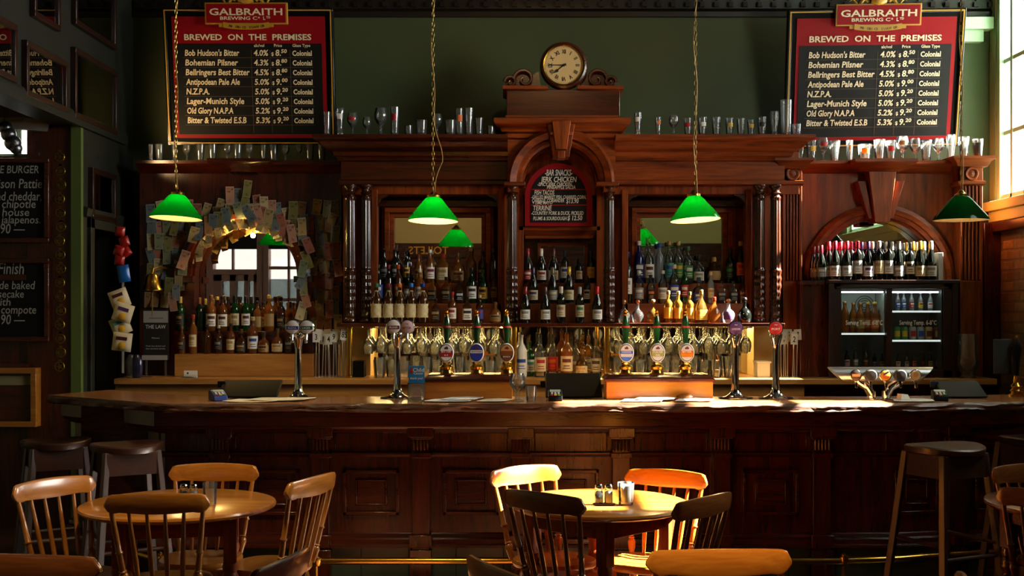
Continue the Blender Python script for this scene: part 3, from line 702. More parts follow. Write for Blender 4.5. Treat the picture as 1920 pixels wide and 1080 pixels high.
lamp(1802, 413, (.0, 0, 0), .02, 'green pendant lamp beside the tall window, darker than the rest', 2, 101)

# ================================================================== beer boards
def board(label, loc, rot, s, warm):
    t = thing('beer_board', label, 'menu board', (0, 0, 0), 'framed beer price boards')
    k = .00436                                               # metres per photo pixel
    def lx(u): return (u-473)*k
    def lz(v): return (272-v)*k
    def mk(nm, b, m, bev=0):
        o = b.build(nm, m, t, bev=bev); return o
    b = MB(); b.box(lx(316), lx(630), .0, .05, lz(272), lz(22)); mk('backing', b, BLACK, .006)
    b = MB()
    for (a, c, e, f, y) in ((316, 630, 22, 29, -.02), (316, 630, 265, 272, -.02)): b.box(lx(a), lx(c), y, .0, lz(f), lz(e))
    for (a, c) in ((316, 323), (623, 630)): b.box(lx(a), lx(c), -.02, 0, lz(265), lz(29))
    mk('frame', b, mat('black_gloss', '#08080a', .25), .004)
    b = MB()
    for (a, c, e, f) in ((319, 627, 25, 27), (319, 627, 267, 269), (319, 321, 27, 267), (625, 627, 27, 267)): b.box(lx(a), lx(c), -.0235, -.02, lz(f), lz(e))
    mk('gold_line', b, GOLD)
    b = MB(); b.box(lx(332), lx(615), -.008, .001, lz(259), lz(37)); mk('red_field', b, RED)
    b = MB(); b.box(lx(338), lx(608), -.011, -.001, lz(252), lz(86)); mk('black_field', b, BOARD)
    b = MB()
    for i in range(9): b.box(lx(350), lx(592), -.0125, -.0105, lz(111.5+17.6*i+.5), lz(111.5+17.6*i-.1))
    for u in (477, 512, 549): b.box(lx(u), lx(u+.6), -.0125, -.0105, lz(250), lz(97))
    mk('ruled_line', b, mat('ruling', '#5d4c36', .8))
    b = MB(); y = -.014
    b.text('BREWED  ON  THE  PREMISES', lx(472), lz(79.5), 15*k*1.0, y, 'CENTER', bold=.025, width=235*k)
    for s_, u in (('alc/vol', 483), ('Price', 520), ('Glass Type', 554)): b.text(s_, lx(u), lz(92), 7.5*k, y, bold=.02)
    rows = [("Bob Hudson's Bitter", '4.0%', '8.', '50', 101), ('Bohemian Pilsner', '4.3%', '8.', '80', 98), ('Bellringers Best Bitter', '4.5%', '8.', '80', 119), ('Antipodean Pale Ale', '5.0%', '9.', '00', 100), ('N.Z.P.A.', '5.0%', '9.', '20', 43), ('Lager-Munich Style', '5.0%', '9.', '20', 107), ('Old Glory N.A.P.A', '5.2%', '9.', '20', 86), ('Bitter & Twisted E.S.B', '5.3%', '9.', '20', 110)]
    for i, (nm, al, pr, ct, wd) in enumerate(rows):
        v = 108+17.6*i
        b.text(nm, lx(354.5), lz(v), 15.5*k, y, shear=.12, bold=.024, width=wd*k); b.text(al, lx(482), lz(v), 15*k, y, shear=.1, bold=.024, width=27*k)
        b.text('$', lx(514.5), lz(v), 9*k, y, bold=.02); b.text(pr, lx(522), lz(v), 15.5*k, y, shear=.1, bold=.024); b.text(ct, lx(532.5), lz(v-5), 9.5*k, y, shear=.1, bold=.03, width=11*k)
        b.text('Colonial', lx(553.5), lz(v), 13*k, y, bold=.03, width=36*k)
    mk('lettering', b, mat('sign_cream', '#efe0b8', .6))
    # crest plate above
    b = MB(); b.box(lx(397), lx(548), -.06, -.02, lz(52), lz(13)); mk('crest_border', b, mat('aged_gold', '#b48a28', .4), .003)
    b = MB(); b.box(lx(400), lx(545), -.064, -.058, lz(49.5), lz(15.5)); mk('crest_plate', b, RED)
    b = MB(); b.text('GALBRAITH', lx(472.5), lz(35.5), 17*k, -.066, 'CENTER', bold=.02, width=134*k); b.text('BREWING  Cº Lᵀᴰ' if 0 else 'BREWING C', lx(425), lz(44), 8.4*k, -.066, bold=.02, width=68*k)
    b.text('o', lx(494.5), lz(41.5), 6*k, -.066, bold=.03); b.text('L', lx(504), lz(44), 8.4*k, -.066, bold=.03); b.text('TD', lx(509.5), lz(41.5), 5.5*k, -.066, bold=.03); mk('crest_lettering', b, mat('sign_cream', '', 0))
    b = MB(); n = 12
    for i in range(n):
        a0, a1 = -1+2*i/n, -1+2*(i+1)/n; q = lambda a: 3.5*(1-a*a)
        b.prism([(lx(472+42*a0), lz(61+q(a0)-3)), (lx(472+42*a1), lz(61+q(a1)-3)), (lx(472+42*a1), lz(51+q(a1)-3)), (lx(472+42*a0), lz(51+q(a0)-3))], 'y', -.066, -.05)
    for s_ in (-1, 1): b.box(min(lx(472+s_*40), lx(472+s_*50)), max(lx(472+s_*40), lx(472+s_*50)), -.06, -.045, lz(57), lz(48))
    # supporter figure over the plate, kept as a plain heraldic barrel and scrolls
    b.lathe([(.03, -.06), (.045, -.03), (.05, 0), (.045, .03), (.03, .06)], 14, M=Matrix.Translation((lx(472), -.04, lz(6))) @ Matrix.Rotation(PI/2, 4, 'Y'))
    for s_ in (-1, 1):
        b.tube([(lx(472)+s_*(.08+.02*j), -.04, lz(10)+.025*math.sin(j*1.3)) for j in range(8)], [.014, .018, .016, .014, .012, .01, .008, .004], 6)
    mk('crest_ribbon', b, mat('aged_gold', '', 0))
    b = MB()
    for i, ch_ in enumerate('AB OBICE SUAVIOR'): b.text(ch_, lx(440+i*4.2), lz(58+3.2*(1-((i-7.5)/8)**2)-1.5), 6*k, -.068, bold=.02)
    mk('ribbon_lettering', b, mat('ribbon_ink', '#3a1c08', .7))
    t.location = loc; t.rotation_euler = rot; t.scale = (s,)*3
    return t
bl = board('framed beer price board, dim and warm-lit, above the banknotes', (X(473, 9.86), 9.86, Z(272, 9.86)), (math.radians(9), 0, 0), 1.005, 1)
br = dup(bl, (X(1632, 9.99), 9.99, Z(276, 9.99)), (math.radians(12), math.radians(-.8), math.radians(0)), 'framed beer price board in daylight beside the tall window', scale=(1.055, 1, 1.025))

# ================================================================== clock
ck = thing('wall_clock', 'round dark wooden clock with a cream roman dial on the pediment', 'clock', (fx(1056), 9.5, fz(171)))
cxk, czk = fx(1056), fz(128)
RX = Matrix.Translation((cxk, 9.5, czk)) @ Matrix.Rotation(PI/2, 4, 'X')
b = MB(); b.lathe([(.001, -.06), (.165, -.06), (.19, -.03), (.19, .0), (.18, .03), (.165, .036), (.163, .02)], 40, M=RX, cap=False); b.build('case', MAHD, ck)
b = MB(); b.lathe([(.163, .02), (.163, .038), (.152, .034), (.15, .02)], 40, M=RX, cap=False); b.build('bezel', BRASS, ck)
b = MB(); b.lathe([(.001, .02), (.155, .02), (.155, .01)], 40, M=RX, cap=False); b.build('dial', mat('warm_lit_dial', '#dcbc80', .5), ck)  # cream dial tinted gold for the warm light falling on it
b = MB()
for i, s in enumerate(['XII', 'I', 'II', 'III', 'IIII', 'V', 'VI', 'VII', 'VIII', 'IX', 'X', 'XI']):
    a = -i*PI/6; M = Matrix.Translation((cxk, 9.478, czk)) @ Matrix.Rotation(-a, 4, 'Y') @ Matrix.Translation((0, 0, .108))
    b.text(s, 0, -.015, .044, 0, 'CENTER', bold=.03, sx=.6 if len(s) > 2 else .8, M=M)
for i in range(60):
    M = Matrix.Translation((cxk, 9.478, czk)) @ Matrix.Rotation(i*PI/30, 4, 'Y'); b.box(-.0008, .0008, -.001, 0, .14, .146, M)
b.text('THWAITES' if 0 else 'ESTABLISHED' if 0 else 'LONDON', cxk, czk+.044, .014, 9.478, 'CENTER', bold=.01) if 0 else None
b.build('numerals', BLACKM, ck)
b = MB()
def hand(ang, L, w0, y, tip):
    M = Matrix.Translation((cxk, y, czk)) @ Matrix.Rotation(ang, 4, 'Y')
    b.prism([(-w0, -.02), (w0, -.02), (w0*.7, L*.55), (tip, L*.68), (0, L), (-tip, L*.68), (-w0*.7, L*.55)], 'y', -.0015, .0015, M)
hand(math.radians(270), .14, .004, 9.470, .004); hand(math.radians(231), .1, .0045, 9.474, .013); b.lathe([(.01, .02), (.01, .032), (.001, .034)], 12, M=RX)
b.build('hand', BLACKM, ck)

# ================================================================== bar snacks board
sk = thing('snack_board', 'arched red and black chalkboard of bar snacks under the centre arch', 'menu board', (fx(1048), 9.66, fz(423)))
cx_, r_ = fx(1048), .27; D = 9.66
def arc(r, z0, n=20): return [(cx_-r, z0)] + [(cx_-r*math.cos(PI*i/n), fz(368)+r*math.sin(PI*i/n)) for i in range(n+1)] + [(cx_+r, z0)]
b = MB(); b.prism(arc(.272, fz(423)), 'y', D, D+.03); b.build('red_field', RED, sk)
b = MB(); b.prism(arc(.225, fz(416)), 'y', D-.006, D+.01); b.build('black_field', BOARD, sk)
b = MB(); b.box(cx_-.225, cx_+.225, D-.009, D, fz(355), fz(353)); b.box(cx_-.225, cx_+.225, D-.009, D, fz(384.5), fz(382.5)); b.build('divider', RED, sk)
b = MB(); y = D-.0105
for s, v, x0, sz, wd in (('-BAR SNACKS-', 328, 0, .06, .22), ('JERK CHICKEN', 340, 0, .052, .29), ('-SPICY JERK CHICKEN,', 347.5, -.03, .034, .28), ('PINEAPPLE SALSA', 353, .02, .034, .23), ('FISH TACOS', 364, -.115, .045, .16), ('-GRILLED MARKET FISH, CHARRED CORN,', 371.5, 0, .034, .44), ('CABBAGE, CORIANDER', 378, -.085, .034, .26), ('+ LIME MAYO', 382, -.13, .03, .16), ('$13.90', 380, .11, .048, .1), ('TERRINE', 393.5, -.13, .048, .15), ('-COUNTRY PORK & DUCK, PICKLED', 402, -.01, .036, .42), ('PLUMS & SOURDOUGH', 412, -.07, .036, .27), ('$ 12.50', 412, .13, .045, .12)):
    b.text(s, cx_+x0, fz(v), sz*1.15, y, 'CENTER', shear=.15, bold=.018, width=wd)
b.build('lettering', CHALK, sk)

# ================================================================== fridge
FD = 9.42
fr = thing('bottle_fridge', 'dark-framed two-door glass fridge of bottles under the right arch', 'fridge', (X(1672, FD), 9.65, 1.107))
def gx(u): return X(u, FD)
def gz(v): return Z(v, FD)
b = MB(); zt = gz(526)
b.box(gx(1558), gx(1577), FD, 9.76, 1.107, zt); b.box(gx(1769), gx(1792), FD, 9.76, 1.107, zt); b.box(gx(1558), gx(1792), FD, 9.76, gz(542), zt); b.box(gx(1558), gx(1792), FD, 9.76, 1.107, gz(694))
b.box(gx(1663), gx(1674), FD+.01, 9.5, gz(694), gz(542)); b.box(gx(1558), gx(1792), 9.72, 9.76, 1.107, zt)
b.box(gx(1552), gx(1798), FD-.03, 9.76, gz(531), gz(525)); b.box(gx(1553), gx(1564), FD-.012, FD, 1.107, gz(531)); b.box(gx(1785), gx(1796), FD-.012, FD, 1.107, gz(531)); b.box(gx(1568), gx(1778), FD-.012, FD, gz(541), gz(537))
b.build('cabinet', mat('fridge_brown', '#2a1712', .3), fr, bev=.003)
b = MB(); b.box(gx(1578), gx(1768), 9.71, 9.72, gz(694), gz(543)); b.box(gx(1577), gx(1579), FD+.02, 9.72, gz(694), gz(543)); b.box(gx(1767), gx(1769), FD+.02, 9.72, gz(694), gz(543)); b.build('lining', mat('fridge_lining', '#363c3a', .5), fr)  # lining colour darkened to stand in for the dim bays
b = MB(); b.box(gx(1580), gx(1661), 9.70, 9.709, gz(624), gz(550)); b.box(gx(1662), gx(1664), FD+.06, 9.70, gz(624), gz(550)); b.build('lit_back', mat('fridge_lit_white', '#c4d0c8', .5), fr)  # paler panel colour stands in for the brighter light in this bay
b = MB(); b.tube([(gx(1640)+.075*q*math.cos(t*PI/8), 9.69, gz(572)+.075*q*math.sin(t*PI/8)) for q in (1, .75, .5, .25) for t in range(17)], .0025, 4); b.build('fan_guard', BLACKM, fr)
for u0, u1, v in ((1578, 1662, 626), (1675, 1768, 584), (1675, 1768, 639)):
    b = MB(); b.box(gx(u0), gx(u1), FD+.05, 9.7, gz(v)-.004, gz(v)+.004); b.build('shelf', PANE, fr)
    b = MB(); b.box(gx(u0), gx(u1), FD+.04, FD+.05, gz(v)-.008, gz(v)+.006); b.build('shelf_edge', mat('shelf_white', '#f4f8f4', .4, emit='#f2fff6', es=.8), fr)
for u0, u1 in ((1580, 1660), (1678, 1764)):
    b = MB(); b.box(gx(u0), gx(u1), FD+.05, FD+.07, gz(549), gz(546)); b.build('light_tube', emis('fridge_tube', '#eafff4', 6), fr)
for u0, u1, tu, wd in ((1577, 1664, 1621, 69), (1673, 1769, 1722, 70)):
    b = MB(); b.box(gx(u0), gx(u1), FD+.012, FD+.018, gz(694), gz(543)); d = b.build('glass_door', PANE, fr)
    b = MB(); b.text('Serving Temp. 6-8°C', gx(tu), gz(609), .05, FD+.009, 'CENTER', bold=.02, width=wd*FD/F0); b.build('lettering', WHITE, d)
b = MB(); b.box(gx(1505), gx(1557), 9.5, 9.76, 1.107, gz(530)); b.box(gx(1503), gx(1559), 9.47, 9.76, gz(534), gz(526))
o = tag(b.build('side_cupboard', MAHDV, bev=.004), 'narrow dark wooden cupboard standing left of the bottle fridge', 'cupboard')

# ================================================================== chalkboards on the left screen
def chalkboard(label, v0, v1, lines):
    D = 8.96; t = thing('chalkboard', label, 'chalkboard', (X(20, D), D, Z(v1, D)), 'chalkboards on the wooden screen')
    xa, xb = X(-150, D), X(94, D); z0, z1 = Z(v1, D), Z(v0, D)
    b = MB()
    for q in ((xa, xb, z1-.035, z1), (xa, xb, z0, z0+.035)): b.box(q[0], q[1], D-.03, D+.01, q[2], q[3])
    for q in ((xa, xa+.035), (xb-.035, xb)): b.box(q[0], q[1], D-.03, D+.01, z0+.035, z1-.035)
    b.build('frame', MAHD, t, bev=.004)
    b = MB(); b.box(xa+.03, xb-.03, D-.01, D+.005, z0+.03, z1-.03); b.build('slate', BOARD, t)
    b = MB()
    for s, u, v, sz, wd in lines:
        b.text(s, X(u, D), Z(v, D), sz*1.25, D-.012, 'RIGHT', shear=.12, bold=.004, width=wd*D/F0)
    b.build('lettering', mat('faint_chalk', '#b4b4ae', .9), t)
chalkboard('chalkboard listing the game burger on the wooden screen', 297, 455, [('GAME BURGER', 74, 325, .065, 108), ('Venison Pattie', 80, 353, .08, 112), ('aged cheddar,', 79, 376, .075, 100), ('aioli, chipotle', 68, 390, .07, 106), ('and house', 56, 405, .065, 88), ('+ jalapenos.', 77, 419, .065, 88), ('$ 19.90 —', 48, 438, .085, 88)])
chalkboard('chalkboard headed Finish with the dessert, lower on the wooden screen', 485, 640, [('Finish', 46, 514, .1, 48), ('a la mode baked', 67, 542, .07, 122), ('cheesecake', 46, 558, .065, 82), ('with', 21, 573, .065, 34), ('rhubarb compote', 69, 588, .07, 130), ('$ 12.90 —', 48, 608, .085, 86)])
# framed notice low on the screen
nt = thing('framed_notice', 'honey-framed wooden notice low on the screen below the chalkboards', 'notice', (X(20, 8.9), 8.9, .9))
b = MB(); D = 8.9
b.box(X(60, D), X(70, D), D-.03, 8.97, Z(790, D), Z(700, D)); b.box(X(-100, D), X(70, D), D-.03, 8.97, Z(700, D), Z(690, D)); b.box(X(-100, D), X(70, D), D-.03, 8.97, Z(800, D), Z(790, D)); b.build('frame', OAK, nt, bev=.003)
b = MB(); b.box(X(-100, D), X(62, D), D, 8.97, Z(795, D), Z(695, D)); b.build('panel', MAHD, nt)
b = MB(); b.box(X(-40, D), X(58, D), D-.004, D, Z(722, D), Z(705, D)); b.build('card', mat('buff_card', '#8d8360', .7), nt)
# horse brasses
bm = []
for k in range(4):
    b = MB(); M = Matrix.Rotation(PI/2, 4, 'X'); n = 20
    b.lathe([(.028, 0), (.037, .0), (.039, .004), (.036, .007), (.03, .007), (.028, 0)], n, M=M, cap=False)
    if k == 0:
        for j in range(3): b.box(-.03, .03, -.006, 0, -.003, .003, Matrix.Rotation(j*PI/3, 4, 'Y'))
    elif k == 1:
        b.lathe([(.001, 0), (.016, .0), (.014, .008), (.001, .01)], 12, M=M)
        for j in range(8): b.box(.014, .03, -.005, 0, -.002, .002, Matrix.Rotation(j*PI/4, 4, 'Y'))
    elif k == 2:
        b.lathe([(.02, 0), (.024, .005), (.016, .007), (.012, 0)], 16, M=M, cap=False); b.box(-.003, .003, -.006, 0, -.03, .03); b.box(-.03, .03, -.006, 0, -.003, .003)
    else:
        q = [((.03 if j % 2 else .013)*math.cos(j*PI/5), (.03 if j % 2 else .013)*math.sin(j*PI/5)) for j in range(10)]; b.prism(q, 'y', -.006, 0)
    b.box(-.012, .012, -.004, 0, .036, .05)
    bm.append(b.build('horse_brass', BRASSD))
for i in range(16):
    o = bm[i % 4] if i < 4 else bm[i % 4].copy()
    if i >= 4: C.objects.link(o)
    o.location = (X(113, 8.97)+.005*(i % 3-1), 8.969, Z(304+26.2*i, 8.97)-.0)
    sh = ['spoked', 'sunburst', 'crossed', 'star'][i % 4]
    tag(o, '%s brass medallion, %s in the column on the wooden post, counted from the top' % (sh, nth(i, 16).replace('leftmost', 'topmost').replace('rightmost', 'lowest')), 'horse brass', 'horse brasses on the wooden post')
for o in bm:
    if not o.get('label'): bpy.data.objects.remove(o)
# pictures on the left wall: framed and glazed
def wallpic(label, y0, y1, z0, z1, fm, field, marks, tilt=0):
    t = thing('framed_picture', label, 'picture', (-3.22, (y0+y1)/2, z0), 'framed pictures on the left wall')
    b = MB()
    for q in ((y0, y0+.04, z0+.04, z1-.04), (y1-.04, y1, z0+.04, z1-.04), (y0, y1, z0, z0+.04), (y0, y1, z1-.04, z1)): b.box(-3.22, -3.18, *q)
    b.build('frame', fm, t, bev=.003)
    b = MB(); b.box(-3.215, -3.205, y0+.02, y1-.02, z0+.02, z1-.02); b.build('print', field, t)
    if marks:
        b = MB()
        for (a, c, e, f) in marks: b.box(-3.2045, -3.203, y0+(y1-y0)*a, y0+(y1-y0)*c, z0+(z1-z0)*e, z0+(z1-z0)*f)
        b.build('motif', mat('print_buff', '#8f7a50', .7), t)
    b = MB(); b.box(-3.198, -3.194, y0+.03, y1-.03, z0+.03, z1-.03); b.build('glazing', glass('picture_glass', (.9, .9, .9), refl=2.2, rough=.002), t)
    return t
PD = mat('print_dark', '#141010', .5); PRD = mat('print_red', '#3a1414', .5)
def yd(u): return 3.22*F0/(960-u)
def zy(v, u): return Z(v, yd(u))
PFR = wood('picture_frame_wood', '#160804', '#2e1208', .35, 'y', 5, .2, .03)
wallpic('glazed dark mirror-like picture nearest the left edge reflecting the beer board', yd(-20), yd(22), zy(150, 8), zy(40, 8), PFR, PD, None)
wallpic('glazed dark picture, middle of the lower three on the left wall', yd(40), yd(118), zy(205, 100), zy(85, 60), PFR, PD, None)
wallpic('glazed dark picture nearest the beer board on the left wall', yd(132), yd(212), zy(245, 190), zy(95, 145), PFR, PD, None)
wallpic('small dark red print with a pale emblem, high on the left wall', yd(55), yd(104), zy(45, 80), zy(-40, 70), PFR, PRD, [(.4, .5, .2, .7), (.25, .75, .4, .46), (.55, .62, .3, .6)])
wallpic('print of pale standing shapes, high on the left wall near the corner', yd(133), yd(210), zy(75, 180), zy(-60, 150), PFR, PRD, [(.1, .18, .55, .95), (.3, .42, .35, .9), (.5, .6, .3, .9), (.66, .8, .4, .95), (.85, .92, .2, .6)])
wallpic('small brown framed print over the dark doorway', yd(165), yd(210), zy(415, 190), zy(322, 190), PFR, mat('print_brown', '#4a3418', .5), [(.35, .7, .35, .65), (.2, .8, .75, .82)])
# ================================================================== bottles
GL = {
 'black': mat('bottle_black', (.004, .005, .004), .06, coat=.4),
 'green': glass('bottle_green', (.03, .22, .05), .35, (.02, .22, .04)),
 'dkgreen': glass('bottle_dark_green', (.03, .08, .02), .5, (.02, .06, .015)),
 'amber': glass('bottle_amber', (.8, .36, .07), .4, (.85, .32, .05)),
 'brown': glass('bottle_brown', (.35, .11, .03), .45, (.22, .07, .015)),
 'dkamber': glass('bottle_whisky', (.55, .2, .04), .45, (.5, .16, .03)),
 'clear': glass('bottle_clear', (.93, .95, .94), .05, (.9, .95, .92)),
 'tequila': glass('bottle_straw', (.85, .6, .2), .25, (.6, .34, .07)),
 'blue': glass('bottle_blue', (.02, .05, .4), .5, (.01, .03, .4)),
 'frost': glass('bottle_frost', (.8, .85, .9), .5, (.75, .8, .9)),
 'white': mat('bottle_white', '#e8e6da', .2),
}
LAB = {k: mat('label_'+k, c, .6) for k, c in dict(white='#e9e4d8', cream='#d9c9a0', black='#141312', red='#a3141c', blue='#1d3f94', yellow='#d6a72a', grey='#8f8f8c', orange='#d0641c', green='#2f7a3c', tan='#a9854f', purple='#4a2560', dkblue='#0e1f50', teal='#3d8f86', maroon='#4c1016').items()}
BK = {  # profile (r, z) to the neck, (label z0, z1, r), cap (r, z0, z1), square power
 'bord': ([(.03, 0), (.036, .004), (.037, .02), (.037, .19), (.034, .21), (.02, .228), (.0145, .24), (.014, .285), (.0155, .288), (.0155, .297), (.012, .3)], (.05, .15, .0375), (.0165, .245, .302), 0),
 'burg': ([(.032, 0), (.039, .004), (.041, .02), (.041, .135), (.038, .16), (.028, .195), (.018, .225), (.0145, .245), (.0145, .285), (.016, .288), (.0155, .298)], (.03, .11, .0415), (.0162, .235, .3), 0),
 'spirit': ([(.035, 0), (.04, .004), (.041, .02), (.041, .165), (.038, .185), (.026, .205), (.016, .22), (.0145, .235), (.0145, .27), (.017, .272), (.017, .285)], (.04, .14, .0415), (.0175, .262, .292), 0),
 'square': ([(.038, 0), (.042, .004), (.042, .02), (.042, .15), (.04, .165), (.026, .18), (.018, .19), (.0155, .2), (.0155, .23), (.018, .235), (.018, .245)], (.03, .135, .0425), (.0185, .222, .252), 5),
 'slim': ([(.028, 0), (.033, .004), (.034, .02), (.034, .2), (.031, .22), (.02, .24), (.0145, .255), (.014, .3), (.016, .303), (.016, .32)], (.06, .16, .0345), (.0168, .29, .327), 0),
 'onion': ([(.035, 0), (.05, .006), (.056, .03), (.058, .055), (.055, .08), (.045, .1), (.028, .118), (.017, .128), (.015, .14), (.015, .168), (.018, .17), (.018, .176)], (.03, .075, .0588), (.021, .176, .214), 0),
 'squat': ([(.045, 0), (.054, .005), (.056, .03), (.056, .095), (.05, .115), (.032, .132), (.018, .142), (.016, .155), (.016, .18), (.018, .184), (.018, .192)], (.02, .085, .0566), (.02, .175, .21), 0),
 'flask': ([(.045, 0), (.052, .004), (.053, .02), (.05, .1), (.035, .135), (.02, .155), (.015, .17), (.015, .2), (.017, .204), (.017, .214)], (.02, .09, .0535), (.018, .195, .225), 4),
 'beer': ([(.027, 0), (.031, .004), (.031, .02), (.031, .13), (.028, .15), (.018, .175), (.0135, .19), (.0125, .215), (.0145, .218), (.0145, .226)], (.035, .11, .0315), (.0155, .216, .232), 0),
 'disc': ([(.03, 0), (.04, .005), (.06, .03), (.07, .07), (.062, .11), (.04, .14), (.02, .155), (.016, .17), (.016, .2), (.018, .204), (.018, .215)], (.045, .1, .0702), (.019, .195, .235), 0),
}
BM = {}
def bmesh_of(kind):
    if kind in BM: return BM[kind]
    pr, lb, cp, p = BK[kind]
    me = bake
    n = 16
    b = MB(); b.lathe(pr, n, p=p, sy=.75 if kind in ('flask', 'disc') else 1); body = me(b, 'glass_body', 1)
    b = MB(); h = lb[1]-lb[0]; a0, a1 = PI*1.08, PI*1.92; sy = .75 if kind in ('flask', 'disc') else 1
    if p: q = lambda r: r*1.015
    else: q = lambda r: r
    if kind in ('onion', 'disc'):
        pts = [r for r in pr if lb[0]-.02 <= r[1] <= lb[1]+.03]; pl = [(r+.0012, z) for r, z in pts]
        b.lathe(pl, 12, a0=PI*1.2, a1=PI*1.8, sy=sy)
    else:
        b.lathe([(q(lb[2]), lb[0]), (q(lb[2]), lb[1])], 14, p=p, a0=a0, a1=a1, sy=sy)
        b.mi(1); r2 = q(lb[2])+.0006
        b.lathe([(r2, lb[0]+h*.58), (r2, lb[0]+h*.82)], 10, p=p, a0=PI*1.26, a1=PI*1.74, sy=sy)
        b.lathe([(r2, lb[0]+h*.32), (r2, lb[0]+h*.38)], 8, p=p, a0=PI*1.34, a1=PI*1.66, sy=sy)
        b.lathe([(r2, lb[0]+h*.16), (r2, lb[0]+h*.21)], 8, p=p, a0=PI*1.3, a1=PI*1.7, sy=sy)
    lab = me(b, 'paper_label', 2)
    b = MB()
    if kind == 'onion': b.lathe([(.012, cp[1]), (.012, cp[1]+.006), (cp[0], cp[1]+.014), (cp[0]*1.05, cp[1]+.022), (cp[0]*.8, cp[2]-.005), (.002, cp[2])], 14)
    else: b.lathe([(cp[0], cp[1]), (cp[0]*1.04, cp[1]+.004), (cp[0], cp[2]-.003), (cp[0]*.85, cp[2]), (.001, cp[2]+.0005)], 14)
    cap = me(b, 'cap', 1)
    # pouring spout (used on some)
    b = MB(); b.tube([(0, 0, cp[2]-.004), (0, -.004, cp[2]+.03), (0, -.016, cp[2]+.055)], [.006, .0045, .0035], 7); b.lathe([(.012, cp[2]-.006), (.013, cp[2]+.004), (.006, cp[2]+.008)], 10); sp = me(b, 'pour_spout', 1)
    BM[kind] = (body, lab, cap, sp, cp[2], max(r for r, z in pr))
    return BM[kind]
CAPM = {}
def capm(c):
    if c not in CAPM: CAPM[c] = mat('cap_'+c.strip('#'), c, .3, .15, coat=.3)
    return CAPM[c]
def bottle(kind, u, vt, vb, D, gl, lab, ink, cap, label, group, wpx=None, spout=False, zb=None, name='bottle', cat='bottle', rz=None, text=None, maxw=None):
    body, lm, cm, sm, H, rad = bmesh_of(kind)
    z0 = Z(vb, D) if zb is None else zb
    h = Z(vt, D)-z0; s = h/H
    sx = s if wpx is None else wpx*D/F0/2/rad
    sx = max(min(sx, s*1.35), s*.7)
    if maxw: sx = min(sx, maxw/2/rad)
    t = thing(name, label, cat, (X(u, D), D, z0), group); t.scale = (sx, sx, s); t.rotation_euler = (0, 0, rz if rz is not None else R.uniform(-.25, .25))
    inst('glass_body', body, t, [GL[gl]])
    if lab: 
        o = inst('paper_label', lm, t, [LAB[lab], LAB[ink or lab]])
        if text:
            pr, lb, cp, p = BK[kind]; b = MB(); b.text(text[0], 0, lb[0]+(lb[1]-lb[0])*.66, text[1], -lb[2]*1.04-.002, 'CENTER', bold=.02, width=lb[2]*1.35)
            inst('lettering', bake(b, 'lettering'), o, [LAB[text[2]]])
    inst('pour_spout' if spout else 'cap', sm if spout else cm, t, [CHROME if spout else capm(cap)])
    return t
def row(rows, D, zb, vb, where, group, cat='bottle', stag=0):
    n = len(rows); D0 = D
    for i, r in enumerate(rows):
        u, kind, vt, gl, lab, ink, cap, desc = r[:8]; kw = r[8] if len(r) > 8 else {}
        D = D0+stag*(i % 2)
        gap = min([math.hypot((u-rows[j][0])*D/F0, stag) for j in (i-1, i+1) if 0 <= j < n]+[(abs(u-rows[j][0])*D/F0) for j in (i-2, i+2) if stag and 0 <= j < n])
        kw = dict(kw, maxw=gap*.985)
        bottle(kind, u, vt, vb, D, gl, lab, ink, cap, '%s, %s, %s' % (desc, nl(i, n), where), group, zb=zb, **kw)
SH, S1, S2 = 1.535, 1.688, 1.853
# --- left bay
g = 'spirit bottles in the left bay'
TW = [(705.8, '#3b6b34'), (728, '#7a1420'), (749, '#d0701c'), (770.7, '#2672b8'), (792.5, '#1b2f86')]
row([(u, 'spirit', 531, 'brown', 'cream', 'cream', c, '%s-capped rum bottle wrapped in twine' % nm, dict(rz=0)) for (u, c), nm in zip(TW, ('green', 'dark red', 'orange', 'sky blue', 'navy'))] + [
 (817, 'square', 560, 'brown', 'black', 'tan', '#111111', 'dark square bottle with a black label'),
 (848, 'spirit', 547, 'dkamber', 'white', 'red', '#b01818', 'amber bottle with a red and white label'),
 (875.7, 'square', 556, 'brown', 'white', 'black', '#111111', 'dark square bottle with a white label'),
 (899.6, 'spirit', 553, 'brown', 'blue', 'red', '#c9b27a', 'dark bottle with a blue label'),
 (928.6, 'squat', 566, 'amber', 'tan', 'black', '#7a4a1c', 'squat amber bottle with a tan label')], 9.46, SH, 606, 'front row, left bay', g)
tw = [o for o in C.objects if o.name.startswith('bottle') and 'twine' in o.get('label', '')]
b = MB()
for z0, z1 in ((.035, .09), (.09, .145)):
    for k in range(6):
        for s in (-1, 1):
            a = k*PI/3
            b.tube([(.0428*math.cos(a+s*q*PI/3), .0428*math.sin(a+s*q*PI/3), z0+(z1-z0)*q) for q in (0, .25, .5, .75, 1)], .0014, 4)
for k in range(6): b.tube([(.0428*math.cos(k*PI/3), .0428*math.sin(k*PI/3), .145), (.03*math.cos(k*PI/3), .03*math.sin(k*PI/3), .2), (.016*math.cos(k*PI/3), .016*math.sin(k*PI/3), .232)], .0014, 4)
b.lathe([(.0165, .23), (.018, .234), (.0165, .238)], 10, cap=False); b.tube([(.02, -.042, .06), (.024, -.046, .03), (.02, -.044, .005)], .002, 4)
tm = bake(b, 'twine')
for o in tw: inst('twine', tm, o, [mat('twine', '#c9b07c', .8)])
